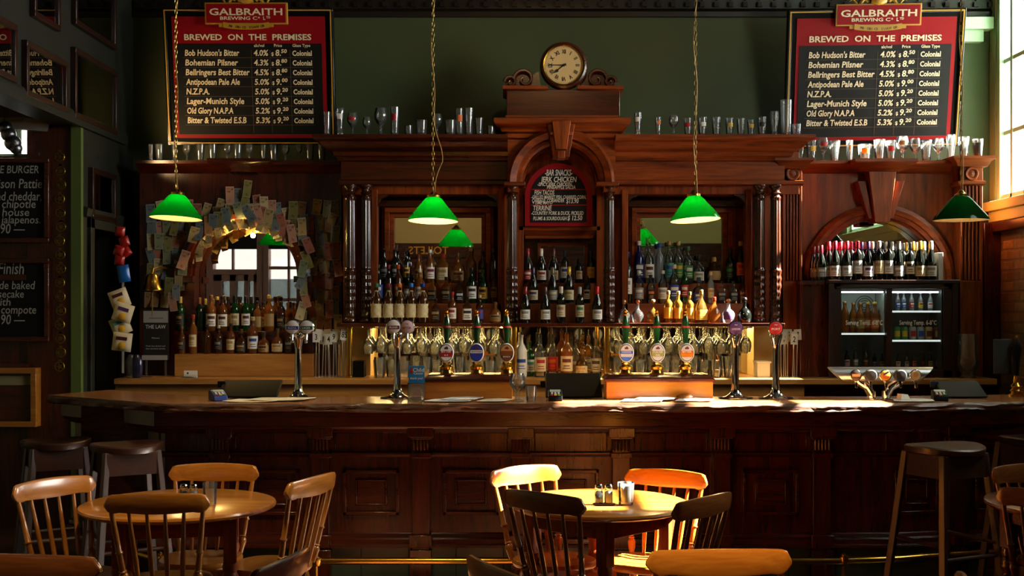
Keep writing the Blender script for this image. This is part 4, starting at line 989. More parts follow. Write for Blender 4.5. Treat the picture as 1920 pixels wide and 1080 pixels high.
row([(709, 'spirit', 496, 'black', 'blue', 'white', '#15161c', 'black bottle with a blue label'), (728.6, 'slim', 496, 'black', 'maroon', 'tan', '#7a1420', 'dark bottle with a red capsule'),
 (746.6, 'slim', 496, 'brown', 'orange', 'cream', '#c24a20', 'brown bottle with an orange capsule and orange label'), (765, 'spirit', 512, 'black', 'grey', 'white', '#222222', 'dark bottle with a grey label'),
 (787, 'spirit', 504, 'amber', 'white', 'tan', '#d8cfae', 'glowing amber bottle with a white label'), (810.5, 'square', 523, 'amber', 'black', 'tan', '#5a3314', 'short amber square bottle'),
 (837, 'square', 519, 'dkamber', 'black', 'tan', '#111111', 'wide square whiskey bottle with a dark cap'), (862, 'square', 528, 'brown', 'black', 'white', '#111111', "black-labelled square whiskey bottle", dict(text=('JACK DANIEL', .018, 'white'))),
 (884, 'spirit', 502, 'dkgreen', 'white', 'black', '#1a1a1a', 'dark bottle with a tall white label'), (906, 'spirit', 506, 'green', 'yellow', 'maroon', '#23301c', 'green whiskey bottle with a yellow label', dict(text=('JAMESON', .02, 'black'))),
 (926, 'slim', 506, 'dkamber', 'tan', 'maroon', '#2a1a10', 'slim dark bottle with an oval tan label')], 9.66, S1, 570, 'middle row, left bay', g)
row([(719.7, 'spirit', 467, 'black', 'black', 'grey', '#111111', 'black liqueur bottle', dict(spout=True)), (740.7, 'spirit', 467, 'black', 'black', 'grey', '#111111', 'black liqueur bottle', dict(spout=True)),
 (762, 'slim', 470, 'black', 'yellow', 'black', '#222222', 'black bottle with a yellow label', dict(spout=True)), (785, 'spirit', 476, 'amber', 'tan', 'black', '#3a2a14', 'amber bottle', dict(spout=True)),
 (806, 'spirit', 468, 'amber', 'white', 'red', '#e8e0cc', 'bourbon bottle with a white label', dict(text=('JIM BEAM', .022, 'maroon'))),
 (831, 'square', 476, 'amber', 'cream', 'tan', '#b3141c', 'red-wax-topped bourbon bottle with a cream label'), (858, 'squat', 474, 'amber', 'tan', 'maroon', '#5a3314', 'round squat amber bottle'),
 (883, 'spirit', 464, 'amber', None, None, '#c9a85a', 'plain amber bottle'), (904.5, 'spirit', 471, 'brown', 'black', 'tan', '#222222', 'dark brown bottle'), (925, 'slim', 466, 'black', None, None, '#3a3a3a', 'slim black bottle')], 9.785, S2, 531, 'back row, left bay', g)
# --- centre wines
g = 'wine bottles under the snack board'
row([(985, 'burg', 537.5, 'black', 'white', 'grey', '#8c1a24', 'red-capped wine bottle with a white label'), (1022.5, 'burg', 538, 'black', 'white', 'grey', '#5a3a2a', 'brown-capped wine bottle with a white label'), (1052, 'bord', 537, 'black', 'cream', 'tan', '#e4dcc8', 'cream-capped wine bottle'), (1087, 'bord', 538, 'black', 'cream', 'green', '#b9b7b0', 'silver-capped wine bottle'), (1119.6, 'burg', 537, 'black', 'white', 'grey', '#d4181c', 'bright red-capped wine bottle')], 9.45, SH, 607, 'front row of centre wines', g)
row([(999.6, 'burg', 501, 'black', 'cream', 'purple', '#2a1a3a', 'dark-capped wine bottle'), (1036, 'burg', 501, 'black', 'grey', 'cream', '#6a6450', 'grey-labelled wine bottle'), (1067, 'burg', 500, 'black', 'cream', 'tan', '#d8b020', 'yellow-capped wine bottle'), (1101, 'bord', 517, 'black', 'cream', 'black', '#222222', 'wine bottle with a dark bird on its label')], 9.66, S1, 569, 'middle row of centre wines', g)
row([(990, 'burg', 465.7, 'black', 'red', 'white', '#8c1a24', 'red-capped wine bottle with a red and white label'), (1015, 'burg', 466, 'black', 'white', 'red', '#e8e2d2', 'white-capped wine bottle with a white label'), (1038, 'burg', 466, 'black', 'cream', 'tan', '#5a1018', 'dark red-capped wine bottle'), (1059, 'bord', 470, 'black', 'white', 'blue', '#16202c', 'blue-black-capped wine bottle'), (1086, 'bord', 484, 'black', 'cream', 'tan', '#1a1a1a', 'wine bottle with a tall cream label'), (1108, 'bord', 470, 'black', 'yellow', 'tan', '#1a1a1a', 'wine bottle with a yellow neck band')], 9.785, S2, 534, 'back row of centre wines', g)
# --- right bay
g = 'spirit bottles in the right bay'
row([(1170, 'onion', 562, 'clear', None, None, '#b58a58', 'clear round bottle with a wooden ball stopper'), (1195.7, 'onion', 562, 'clear', None, None, '#d0642c', 'clear round bottle with an orange ball stopper'), (1224.7, 'onion', 561, 'tequila', None, None, '#b08050', 'straw-coloured round bottle with a wooden ball stopper'),
 (1253, 'spirit', 545, 'tequila', 'yellow', 'yellow', '#8a7a4a', 'tequila bottle with a plain yellow label'), (1271.7, 'spirit', 546, 'tequila', 'yellow', 'yellow', '#8a7a4a', 'tequila bottle with a plain yellow label'), (1293, 'spirit', 547, 'tequila', 'yellow', 'yellow', '#4a5a3a', 'tequila bottle with a plain yellow label'),
 (1315, 'flask', 543.5, 'tequila', 'yellow', 'orange', '#b98a3a', 'tapered golden bottle with a yellow label'), (1339, 'flask', 557, 'amber', None, None, '#b02a1c', 'flask-shaped amber bottle with a red cap'), (1366, 'onion', 560, 'frost', 'purple', 'white', '#b58a58', 'frosted round bottle with a purple label'), (1396, 'onion', 557, 'black', None, None, '#16161a', 'round black bottle')], 9.46, SH, 606.6, 'front row, right bay', g)
row([(1175.5, 'slim', 472, 'black', 'white', 'grey', '#1d2a6a', 'tall dark bottle with a white diamond label'), (1198, 'spirit', 507, 'clear', 'grey', 'white', '#e4e4e0', 'clear gin bottle with a white cap'), (1220, 'spirit', 515, 'clear', 'black', 'orange', '#1c2620', 'clear bottle with a dark cap and black label'), (1242.7, 'spirit', 507, 'clear', 'white', 'grey', '#e4e4e0', 'clear bottle with white cap and white label'), (1264, 'spirit', 496, 'clear', 'blue', 'white', '#d8d4c8', 'clear bottle with a small blue label'), (1284, 'slim', 498, 'green', 'red', 'white', '#2c5a2a', 'bright green gin bottle with a red seal'), (1310, 'squat', 520, 'clear', 'blue', 'white', '#1a2a5a', 'squat clear bottle with a round blue label'), (1332.6, 'slim', 510, 'frost', 'cream', 'tan', '#d8c8a0', 'tall bottle with a long cream label'), (1353, 'square', 527, 'clear', 'black', 'grey', '#1a1a1a', 'square bottle with a black and grey label'), (1375, 'square', 527, 'clear', 'black', 'grey', '#1a1a1a', 'square bottle with a black and grey label'), (1393, 'spirit', 518, 'brown', 'maroon', 'tan', '#4a1018', 'dark red liqueur bottle')], 9.66, S1, 569, 'middle row, right bay', g)
row([(1198, 'spirit', 452, 'blue', 'dkblue', 'white', '#e8e8e8', 'deep blue vodka bottle', dict(text=('SKYY', .03, 'white'))), (1217, 'spirit', 457, 'clear', 'white', 'maroon', '#2a2a2a', 'clear bottle with a tall white label', dict(spout=True)), (1236, 'slim', 456, 'frost', None, None, '#1b4fa8', 'frosted vodka bottle with a blue cap'), (1255, 'spirit', 452, 'clear', 'teal', 'blue', '#b08a4a', 'clear bottle with a teal label'), (1272, 'spirit', 452, 'clear', 'green', 'yellow', '#c8a860', 'clear bottle with a green label'), (1290, 'spirit', 462, 'clear', 'green', 'white', '#2f5a2a', 'clear bottle with a green cap'), (1310, 'squat', 478, 'clear', 'white', 'grey', '#14140f', 'squat clear bottle with a white label'), (1339, 'disc', 482, 'brown', 'tan', 'maroon', '#a88a4a', 'round flat cognac bottle'), (1369, 'spirit', 466, 'dkgreen', 'black', 'green', '#1a2a1a', 'dark green bottle'), (1388.5, 'slim', 452, 'brown', 'orange', 'red', '#b07a3a', 'bottle with an orange label')], 9.785, S2, 530, 'back row, right bay', g)
# --- on the counter, centre
row([(977, 'spirit', 626, 'white', 'white', 'blue', '#1a1a1a', 'white bottle with a pale blue figure', dict(spout=True)), (993, 'spirit', 640, 'green', 'white', 'teal', '#1a1a1a', 'green gin bottle with a white label', dict(spout=True)), (1012.6, 'spirit', 629, 'clear', 'cream', 'red', '#1a1a1a', 'clear rum bottle with a cream label', dict(spout=True)), (1036, 'spirit', 629, 'clear', 'red', 'orange', '#1a1a1a', 'clear vodka bottle with a red label', dict(spout=True)), (1062.6, 'spirit', 625, 'amber', 'cream', 'maroon', '#1a1a1a', 'amber whisky bottle with a cream label', dict(spout=True)), (1080, 'spirit', 638, 'clear', 'grey', 'white', '#1a1a1a', 'clear bottle with a grey label', dict(spout=True)), (1091, 'squat', 655, 'tequila', 'cream', 'tan', '#6a4a20', 'squat straw-coloured bottle'), (1103, 'slim', 631, 'tequila', 'grey', 'white', '#1a1a1a', 'slim straw-coloured bottle', dict(spout=True)), (1118, 'spirit', 634, 'clear', 'grey', 'black', '#1a1a1a', 'clear bottle with a silver label', dict(spout=True))], 9.5, 1.107, 708, 'counter below centre wines', 'speed-pour bottles on the counter', stag=.085)
# --- left arch
g = 'whisky bottles before the arched mirror'
row([(340.6, 'spirit', 611, 'dkamber', 'black', 'tan', '#7a5a2a', 'amber bottle with a black label'), (362, 'slim', 590, 'amber', 'cream', 'tan', '#a8381c', 'slim bottle with a red neck'), (388, 'spirit', 608, 'brown', None, None, '#222222', 'plain brown bottle'), (410, 'spirit', 610, 'brown', 'black', 'grey', '#c8c0a8', 'dark bottle with a small label'), (433, 'spirit', 606, 'dkamber', 'cream', 'tan', '#2a2a2a', 'bottle with a cream label'), (452.5, 'squat', 617, 'brown', 'black', 'tan', '#5a4020', 'round brown bottle'), (474, 'spirit', 594, 'dkamber', 'white', 'blue', '#c8b070', 'tall bottle with white and blue label'), (495, 'squat', 622, 'dkamber', 'tan', 'black', '#333333', 'squat amber bottle'), (520, 'squat', 616, 'dkamber', 'cream', 'tan', '#4a3a20', 'squat bottle with a cream label'), (541, 'spirit', 612, 'brown', 'black', 'grey', '#222222', 'dark brown bottle'), (562, 'spirit', 614, 'brown', 'dkblue', 'grey', '#222222', 'dark bottle with a blue label')], 9.62, Z(664, 9.55), 663, 'front row by the arched mirror', g)
kinds = ['green', 'green', 'dkgreen', 'dkgreen', 'amber', 'brown', 'dkamber', 'brown', 'green', 'brown', 'green', 'green', 'amber', 'dkamber', 'amber', 'dkamber', 'brown', 'amber', 'dkamber']
us = [338, 354, 374, 385, 396, 407, 417.5, 428, 440.5, 450, 461, 471, 483, 494, 505, 516, 527, 540, 556]
tops = [556, 558, 558, 560, 553, 556, 555, 556, 554, 556, 555, 556, 564, 566, 553, 556, 565, 567, 568]
labs = ['black', 'white', None, None, 'white', None, 'white', 'tan', 'cream', None, 'white', None, 'tan', 'cream', 'tan', None, 'black', 'tan', 'black']
cols = ['dark green', 'green', 'dark green', 'dark green', 'amber', 'brown', 'whisky', 'brown', 'green', 'brown', 'pale green', 'green', 'amber', 'whisky', 'amber', 'whisky', 'brown', 'amber', 'whisky']
row([(u, 'bord' if c in ('green', 'dkgreen') else 'spirit', t, c, l, 'maroon' if l == 'white' else 'tan', R.choice(['#1a1a1a', '#2a2018', '#8a5a2a', '#c9a85a', '#3a1a14']), nm+' coloured bottle') for u, t, c, l, nm in zip(us, tops, kinds, labs, cols)], 9.745, Z(621, 9.7), 620, 'back row by the arched mirror', g, stag=.085)
# --- wines on the fridge: ten columns, three more bottles behind each
g = 'wine bottles on top of the bottle fridge'
fw = [(1566, 'burg', 452, 'white', 'grey', '#a3182c', 'red'), (1588, 'burg', 452, 'white', 'grey', '#a82030', 'red'), (1608, 'bord', 452, 'white', 'grey', '#6a1424', 'dark red'), (1628, 'burg', 453, 'white', 'purple', '#2c1a3c', 'purple'), (1648, 'bord', 452, 'cream', 'tan', '#e0c4ac', 'pale pink'), (1666, 'bord', 452, 'white', 'grey', '#20211f', 'black'), (1685, 'burg', 452, 'grey', 'white', '#b9b9ac', 'silver'), (1706, 'bord', 455, 'cream', 'black', '#20211f', 'black-topped bird-labelled'), (1725, 'burg', 452, 'cream', 'tan', '#d8a41c', 'yellow'), (1745.5, 'burg', 452, 'white', 'grey', '#f0ece0', 'white')]
zt_ = Z(525, 9.39)
for k in range(4):
    D = 9.47+.085*k
    for i, (u, kd, vt, lb, ik, cp, cn) in enumerate(fw):
        xo = X(u, 9.47)-.028*k
        if k and abs(xo-X(1645, 9.78)) > .5-.02*k: continue
        t = bottle(kd, 960+xo/D*F0, vt, 0, 9.47, 'black', lb, ik, cp, '%s-capped wine bottle, %s of its row, %s row on the fridge' % (cn, nl(i, 10), ('front', 'second', 'third', 'hindmost')[k]), g, zb=zt_)
        t.location = (xo, D, zt_)
for i, (u, D) in enumerate(((1540, 9.53), (1533, 9.61), (1526, 9.69))):
    t = bottle('burg', u, 470, 0, D, 'black', 'grey', 'white', '#7a1424', 'dark wine bottle, %s from the fridge of three on the side cupboard' % ('nearest', 'second', 'farthest')[i], g, zb=gz(526)+.0008); t.scale = (.88, .88, .94)
bx = MB(); bx.box(X(1757, 9.5), X(1766, 9.5), 9.47, 9.56, zt_, Z(474, 9.5)); tag(bx.build('wine_box', WHITE, bev=.002), 'narrow white box standing right of the wines on the fridge', 'box')
# --- inside the fridge
g = 'bottles inside the fridge'
row([(1584, 'beer', 565, 'amber', None, None, '#b08a5a', 'clear amber beer bottle'), (1600, 'beer', 567, 'amber', 'tan', 'brown' if 0 else 'tan', '#b08a5a', 'clear amber beer bottle'), (1613, 'beer', 567, 'amber', 'tan', 'tan', '#9a7a4a', 'clear amber beer bottle'), (1627, 'beer', 566, 'amber', 'orange', 'cream', '#d8b040', 'yellow-capped amber bottle with orange label'), (1640, 'beer', 566, 'amber', 'orange', 'cream', '#d8b040', 'yellow-capped amber bottle with orange label'), (1652, 'beer', 567, 'amber', 'orange', 'cream', '#d8b040', 'yellow-capped amber bottle with orange label')], 9.54, gz(626)+.005, 624, 'top shelf behind left fridge door', g, stag=.07)
row([(1683, 'beer', 549, 'frost', 'blue', 'white', '#dddddd', 'bottle with a blue label'), (1694, 'beer', 548, 'frost', 'blue', 'white', '#dddddd', 'bottle with a blue label'), (1709, 'beer', 548, 'frost', 'red', 'white', '#dddddd', 'bottle with a red label'), (1726, 'beer', 549, 'frost', 'yellow', 'black', '#dddddd', 'bottle with a yellow label'), (1744, 'beer', 549, 'frost', 'white', 'red', '#dddddd', 'bottle with a white label')], 9.56, gz(584)+.005, 580, 'top shelf behind right fridge door', g)
row([(1588, 'beer', 655, 'black', 'white', 'red', '#222222', 'dark bottle with a white label'), (1604, 'beer', 653, 'black', 'grey', 'white', '#222222', 'dark bottle with a grey label'), (1623, 'beer', 653, 'black', 'maroon', 'tan', '#222222', 'dark bottle with a maroon label'), (1640, 'beer', 660, 'black', 'dkblue', 'grey', '#222222', 'dark bottle with a navy label'), (1654, 'beer', 662, 'black', 'tan', 'black', '#222222', 'dark bottle with a tan label')], 9.56, gz(694)+.003, 692, 'bottom of left fridge door', g)
row([(1684, 'beer', 662, 'black', 'white', 'red', '#222222', 'dark bottle with a white label'), (1700, 'beer', 662, 'black', 'white', 'maroon', '#222222', 'dark bottle with a white label'), (1714, 'beer', 660, 'black', 'orange', 'maroon', '#222222', 'dark bottle with an orange label'), (1730, 'beer', 660, 'black', 'maroon', 'red', '#222222', 'dark bottle with a red label'), (1744, 'beer', 660, 'black', 'tan', 'green', '#222222', 'dark bottle with a tan label'), (1758, 'beer', 660, 'black', 'grey', 'white', '#222222', 'dark bottle with a grey label')], 9.56, gz(694)+.003, 692, 'bottom of right fridge door', g)
canm = bake(MB().lathe([(.028, 0), (.033, .006), (.033, .112), (.027, .12), (.027, .123), (.001, .121)], 18), 'body')
canb = bake(MB().lathe([(.0334, .03), (.0334, .085)], 12, a0=PI*1.25, a1=PI*1.75), 'badge')
for i, (u, c, k2, nm) in enumerate(((1681, 'green', 'yellow', 'green'), (1695, 'green', 'yellow', 'green'), (1711, 'grey', 'red', 'silver'), (1726, 'grey', 'blue', 'silver'), (1741, 'tan', 'maroon', 'bronze'), (1757, 'maroon', 'tan', 'dark red'))):
    D = 9.56; t = thing('beer_can', '%s beer can, %s on the middle shelf of the right fridge door' % (nm, nl(i, 6)), 'can', (X(u, D), D, gz(639)+.005), 'cans inside the fridge')
    t.scale = (.88, .88, (Z(612, D)-gz(637))/.123); inst('body', canm, t, [LAB[c]]); inst('badge', canb, t, [LAB[k2]])

# ================================================================== glasses
GP = {  # outer profile then inner back down
 'pint': [(.028, 0), (.03, .004), (.036, .08), (.041, .15), (.0395, .15), (.034, .08), (.027, .012), (.001, .01)],
 'tumbler': [(.032, 0), (.034, .004), (.037, .05), (.04, .095), (.0385, .095), (.035, .05), (.031, .014), (.001, .012)],
 'tall': [(.026, 0), (.028, .004), (.03, .1), (.033, .2), (.0315, .2), (.028, .1), (.025, .014), (.001, .012)],
 'weizen': [(.034, 0), (.036, .006), (.026, .03), (.027, .06), (.036, .13), (.041, .18), (.038, .225), (.0365, .225), (.0395, .18), (.034, .13), (.024, .06), (.02, .035), (.001, .03)],
 'goblet': [(.036, 0), (.037, .003), (.012, .012), (.008, .03), (.009, .06), (.025, .075), (.043, .105), (.045, .135), (.036, .175), (.0345, .175), (.0435, .135), (.041, .106), (.02, .079), (.001, .075)],
 'wine': [(.036, 0), (.037, .003), (.01, .008), (.005, .02), (.005, .085), (.02, .098), (.037, .125), (.039, .15), (.033, .195), (.0318, .195), (.0378, .15), (.035, .126), (.015, .1), (.001, .096)],
 'mug': [(.04, 0), (.043, .006), (.043, .1), (.041, .1), (.04, .014), (.001, .012)],
}
GMESH = {}
for k, pr in GP.items():
    GMESH[k] = bake(MB().lathe(pr, 18, cap=False), 'glass_'+k, 1, 50); GMESH[k].materials[0] = CLEAR
decal = {}
for k, (r, z0, z1) in dict(pint=(.0385, .07, .105), tall=(.0315, .1, .15), weizen=(.04, .13, .175), tumbler=(.0385, .04, .07), goblet=(.0458, .11, .14)).items():
    decal[k] = bake(MB().lathe([(r, z0), (r+.001, z1)], 8, a0=PI*1.32, a1=PI*1.68), 'print')
def drink(kind, loc, label, group, h=None, wpx=None, deco=None, name='glass', up=1):
    o = bpy.data.objects.new({'wine': 'wine_glass', 'goblet': 'beer_goblet', 'weizen': 'tall_beer_glass', 'tall': 'tall_beer_glass', 'pint': 'beer_glass', 'tumbler': 'tumbler', 'mug': 'glass_mug'}[kind], GMESH[kind]); C.objects.link(o)
    H = max(z for r, z in GP[kind]); s = (h/H) if h else 1; sx = s
    if wpx: sx = wpx*loc[1]/F0/2/max(r for r, z in GP[kind])
    o.location = loc; o.scale = (sx, sx, s)
    if up < 0: o.rotation_euler = (PI, 0, 0); setmat(o, STEM)
    else: o.rotation_euler = (0, 0, R.uniform(0, 6) if not deco else R.uniform(-.3, .3))
    tag(o, label, 'glass', group)
    if deco and kind in decal: inst('print', decal[kind], o, [LAB[deco]])
    return o
KN = {'wine': 'stemmed wine glass', 'goblet': 'stemmed beer goblet', 'weizen': 'curved wheat-beer glass', 'tall': 'tall straight glass', 'pint': 'plain flared beer glass', 'tumbler': 'short tumbler', 'mug': 'glass mug'}
def ledge(lst, D, z, where, group, w=None):
    n = len(lst)
    for i, it in enumerate(lst):
        u, kind, vt = it[:3]; deco = it[3] if len(it) > 3 else None
        x = X(u, D); h = Z(vt, D)-z
        drink(kind, (x, D, z), '%s%s, %s, ledge %s' % (KN[kind], ' with a %s print' % deco if deco in ('red', 'orange', 'yellow', 'blue', 'green', 'white', 'black', 'tan') else '', nl(i, n), where), group, h=h, deco=deco, wpx=w)
ledge([(u, k, 271) for u, k in zip((283, 299, 327.5, 350.5, 375.6, 398.6, 426, 445.6, 467.5, 494, 513, 535, 560.5, 581, 603), ('tall', 'pint', 'weizen', 'goblet', 'pint', 'pint', 'goblet', 'pint', 'goblet', 'weizen', 'pint', 'goblet', 'wine', 'pint', 'pint'))], 9.72, zledl, 'under the left beer board', 'collected glasses under the left beer board')
ledge([(613, 'tall', 210), (637, 'weizen', 203, 'white'), (661, 'goblet', 212, 'red'), (688, 'goblet', 220), (714, 'goblet', 203), (740, 'tall', 201, 'red'), (766, 'mug', 236), (790, 'tumbler', 226), (819, 'goblet', 214), (844, 'tumbler', 226), (861, 'tall', 204, 'orange'), (879, 'tall', 203), (898, 'pint', 222), (920, 'tumbler', 236)], 9.46, fz(259)+.004, 'left of the clock', 'collected glasses left of the clock')
ledge([(1196, 'weizen', 211, 'white'), (1234, 'weizen', 220, 'orange'), (1263, 'goblet', 216), (1290, 'pint', 222, 'red'), (1317, 'pint', 220, 'white'), (1343, 'pint', 220), (1368, 'pint', 222, 'yellow'), (1389, 'pint', 223), (1408, 'pint', 225, 'yellow'), (1428.6, 'pint', 220, 'black'), (1452, 'weizen', 209), (1474, 'tall', 188), (1493.5, 'tumbler', 233)], 9.46, fz(259)+.004, 'right of the clock', 'collected glasses right of the clock')
LR = [(1501.5, 'weizen', 262, 'orange'), (1521, 'pint', 264, 'yellow'), (1543, 'goblet', 259, 'red'), (1565, 'pint', 264), (1593, 'tall', 263, 'orange'), (1621.5, 'tumbler', 271, 'yellow'), (1649, 'pint', 262), (1670, 'pint', 264, 'red'), (1692, 'goblet', 256, 'tan'), (1716, 'goblet', 260), (1737, 'pint', 263), (1760, 'goblet', 260), (1783, 'weizen', 253), (1807, 'pint', 257)]
for i, it in enumerate(LR):
    D = 9.72 if i < 13 else 9.66; z = zledr if i < 12 else (zledr if i < 13 else Z(308, 9.62)+.06)
    drink(it[1], (X(it[0], D), D, z), '%s%s, %s, right beer-board ledge' % (KN[it[1]], ' with a %s print' % it[3] if len(it) > 3 else '', nl(i, 14)), 'collected glasses under the right beer board', h=Z(it[2], D)-z, deco=it[3] if len(it) > 3 else None)
zz = Z(308, 9.62)+.06; D = 9.66
st = thing('stout_glass', 'glass of black stout with a cream head on the end of the right ledge', 'glass', (X(1833.5, D), D, zz))
hh = Z(261, D)-zz; s = hh/.15
b = MB(); b.lathe([(.027*s+X(1833.5, D)*0, 0), (.031*s, .01*s), (.036*s, .118*s)], 18, (X(1833.5, D), D, zz)); b.build('beer', mat('stout_black', '#050303', .35), st)
b = MB(); b.lathe([(.036*s, .119*s), (.0385*s, .146*s), (.001, .147*s)], 18, (X(1833.5, D), D, zz)); b.build('head', CREAM, st)
b = MB(); b.lathe([(r*1.08*s, z*s) for r, z in GP['pint'][:4]], 18, (X(1833.5, D), D, zz), cap=False); b.build('glass_wall', CLEAR, st)
# hanging stemware under the shelf
for side, ul in (('left', (690, 714, 736, 763, 789, 815, 846, 868, 894, 925)), ('right', (1160, 1182, 1206, 1230, 1254, 1278, 1302, 1328, 1352, 1376, 1398))):
    for k, D in enumerate((9.44, 9.56, 9.68)):
        for i, u in enumerate(ul):
            x = X(u, D)+(.02*k if u < 1000 else -.02*k); kd = ('wine', 'goblet', 'wine')[(i+k) % 3]
            drink(kd, (x, D, 1.502), '%s hanging upside down, %s, %s row, %s bay' % ('wine glass' if kd == 'wine' else 'goblet', nl(i, len(ul)), ('front', 'second', 'third')[k], side), 'glasses hanging under the %s shelf' % side, h=.21 if kd == 'wine' else .195, wpx=(22, 21.5, 21)[k] if kd == 'wine' else 22, up=-1)
        b = MB()
    for k, D in enumerate((9.44, 9.56, 9.68)):
        for dy in (-.022, .022):
            b.box(X(ul[0], D)-.05, X(ul[-1], D)+.05, D+dy-.004, D+dy+.004, 1.494, 1.5)
        b.box(X(ul[0], D)-.05, X(ul[0], D)-.04, D-.03, D+.03, 1.494, 1.515)
    rk = tag(b.build('glass_rack', BRASS), 'brass rail rack holding upturned glasses under the %s bay shelf' % side, 'glass rack')
# tumblers and jugs on the counter
TL = [(712, 9.4), (735, 9.5), (758, 9.4), (800, 9.45), (818, 9.55), (838, 9.4), (862, 9.45), (880, 9.55), (918, 9.4), (936, 9.5), (712, 9.62), (740, 9.65), (780, 9.6), (850, 9.66), (905, 9.64)]
TR = [(1158, 9.4), (1180, 9.5), (1200, 9.42), (1222, 9.52), (1246, 9.4), (1266, 9.5), (1300, 9.42), (1320, 9.52), (1342, 9.42), (1366, 9.46), (1170, 9.62), (1205, 9.64), (1250, 9.63), (1290, 9.63), (1330, 9.62), (1360, 9.62)]
for side, L in (('left', TL), ('right', TR)):
    LS = sorted(L, key=lambda q: (q[1] > 9.58, q[0]))
    nf = len([q for q in LS if q[1] <= 9.58]); 
    for i, (u, D) in enumerate(LS):
        kd = 'tumbler' if i % 3 else 'pint'
        rowi = i if i < nf else i-nf; n = nf if i < nf else len(LS)-nf
        drink(kd, (X(u, D), D, 1.107), '%s on the counter below the %s bay, %s, %s row' % (KN[kd], side, nl(rowi, n), 'front' if i < nf else 'rear'), 'glasses on the counter below the %s bay' % side, wpx=24 if kd == 'tumbler' else 22, h=.13 if kd == 'tumbler' else .16)
# ================================================================== tables and chairs
def turned(b, p0, p1, prof, n=12):
    """turned rod from p0 to p1; prof = [(t, r)]"""
    p0, p1 = Vector(p0), Vector(p1); d = p1-p0; L = d.length
    q = Vector((0, 0, 1)).rotation_difference(d.normalized()).to_matrix().to_4x4()
    b.lathe([(r, t*L) for t, r in prof], n, M=Matrix.Translation(p0) @ q)
STILE = [(0, .012), (.03, .013), (.1, .017), (.17, .021), (.2, .018), (.215, .012), (.23, .018), (.245, .012), (.27, .014), (.45, .0125), (.46, .017), (.475, .017), (.485, .0125), (.75, .0125), (.9, .011), (1, .01)]
LEG = [(0, .012), (.08, .014), (.2, .018), (.3, .015), (.32, .02), (.345, .015), (.36, .022), (.4, .024), (.55, .02), (.66, .016), (.68, .021), (.7, .016), (.8, .022), (.93, .018), (1, .013)]
def chair_meshes():
    out = {}
    # local frame: sitter faces -y, origin on the floor under the crest
    def crest_y(t): return .035*(1-t*t)-.02           # bowed away from the sitter
    b = MB(); n = 26; vs, fs = [], []
    for i in range(n+1):
        t = -1+2*i/n; x = .222*t; a = abs(t)
        zt = .87-.012*a**2; zb = .782-.004*math.cos(t*PI)
        if a > .86:
            k = (a-.86)/.14; zt -= .034*(1-math.sqrt(max(0, 1-k*k))); zb += .022*k**3
        if .72 < a <= .93: zb -= .006*math.sin((a-.72)/.21*PI)
        yc = crest_y(t); w_ = .0125*(1 if a < .95 else .75)
        for (dy, z) in ((-w_*.85, zb), (-w_, zb+.006), (-w_, zt-.012), (-w_*.55, zt-.002), (w_*.55, zt-.002), (w_, zt-.012), (w_, zb+.006), (w_*.85, zb)):
            vs.append((x, yc+dy+(z-.82)*.14, z))
    k = 8
    for i in range(n):
        for j in range(k): fs.append((i*k+j, i*k+(j+1) % k, (i+1)*k+(j+1) % k, (i+1)*k+j))
    fs += [tuple(range(k)), tuple(range(n*k, (n+1)*k))[::-1]]
    b.add(vs, fs); out['crest_rail'] = b
    # seat: rounded saddle
    b = MB(); m = 36; vs, fs = [], []
    ring = []
    for i in range(m):
        a = 2*PI*i/m; ca, sa = math.cos(a), math.sin(a); e = .62
        x = .185*math.copysign(abs(ca)**e, ca); y = .18*math.copysign(abs(sa)**e, sa)
        if sa < 0: x *= 1-.06*abs(sa)
        ring.append((x, y-.245))
    for (s, z) in ((.86, .408), (.96, .412), (1, .422), (1, .438), (.97, .447), (.86, .446), (.6, .436), (.3, .432)):
        for (x, y) in ring: vs.append((x*s, (y+.245)*s-.245, z))
    for j in range(7):
        for i in range(m): fs.append((j*m+i, j*m+(i+1) % m, (j+1)*m+(i+1) % m, (j+1)*m+i))
    fs += [tuple(range(m))[::-1], tuple(range(7*m, 8*m))]
    b.add(vs, fs); out['seat'] = b
    ups = []
    for i in range(6):
        t = -1+2*i/5; xb = .15*t; yb = -.098+.018*(1-t*t); xt = .192*t; yt = crest_y(t*.86)-.006
        b = MB(); p0, p1 = (xb, yb, .436), (xt, yt, .79)
        if i in (0, 5): turned(b, p0, p1, STILE)
        else: turned(b, p0, p1, [(0, .008), (.3, .0115), (.6, .0105), (1, .0075)], 10)
        ups.append(('stile' if i in (0, 5) else 'spindle', b))
    legs = []
    for sx in (-1, 1):
        for (yt, yb, xs) in ((-.36, -.40, .17), (-.13, -.05, .165)):
            b = MB(); turned(b, (sx*xs, yb, 0), (sx*.125, yt, .415), LEG); legs.append(('leg', b))
    st = []
    for sx in (-1, 1):
        b = MB(); turned(b, (sx*.155, -.385, .15), (sx*.152, -.09, .17), [(0, .008), (.4, .014), (.5, .016), (.6, .014), (1, .008)]); st.append(('stretcher', b))
    b = MB(); turned(b, (-.153, -.24, .16), (.153, -.24, .16), [(0, .008), (.4, .014), (.5, .016), (.6, .014), (1, .008)]); st.append(('stretcher', b))
    return [('crest_rail', out['crest_rail']), ('seat', out['seat'])]+ups+legs+st
CM = []
for nm, b in chair_meshes():
    o = b.build(nm, [PH], ang=50); off = o.location.copy(); CM.append((nm, o.data, off)); bpy.data.objects.remove(o)
WOODS = {'oak': (OAK, OAKV), 'brown': (OAKD, OAKDV), 'orange': (ORANGE_LIT, ORANGE_LITV), 'dark': (MAHD, MAHDV)}
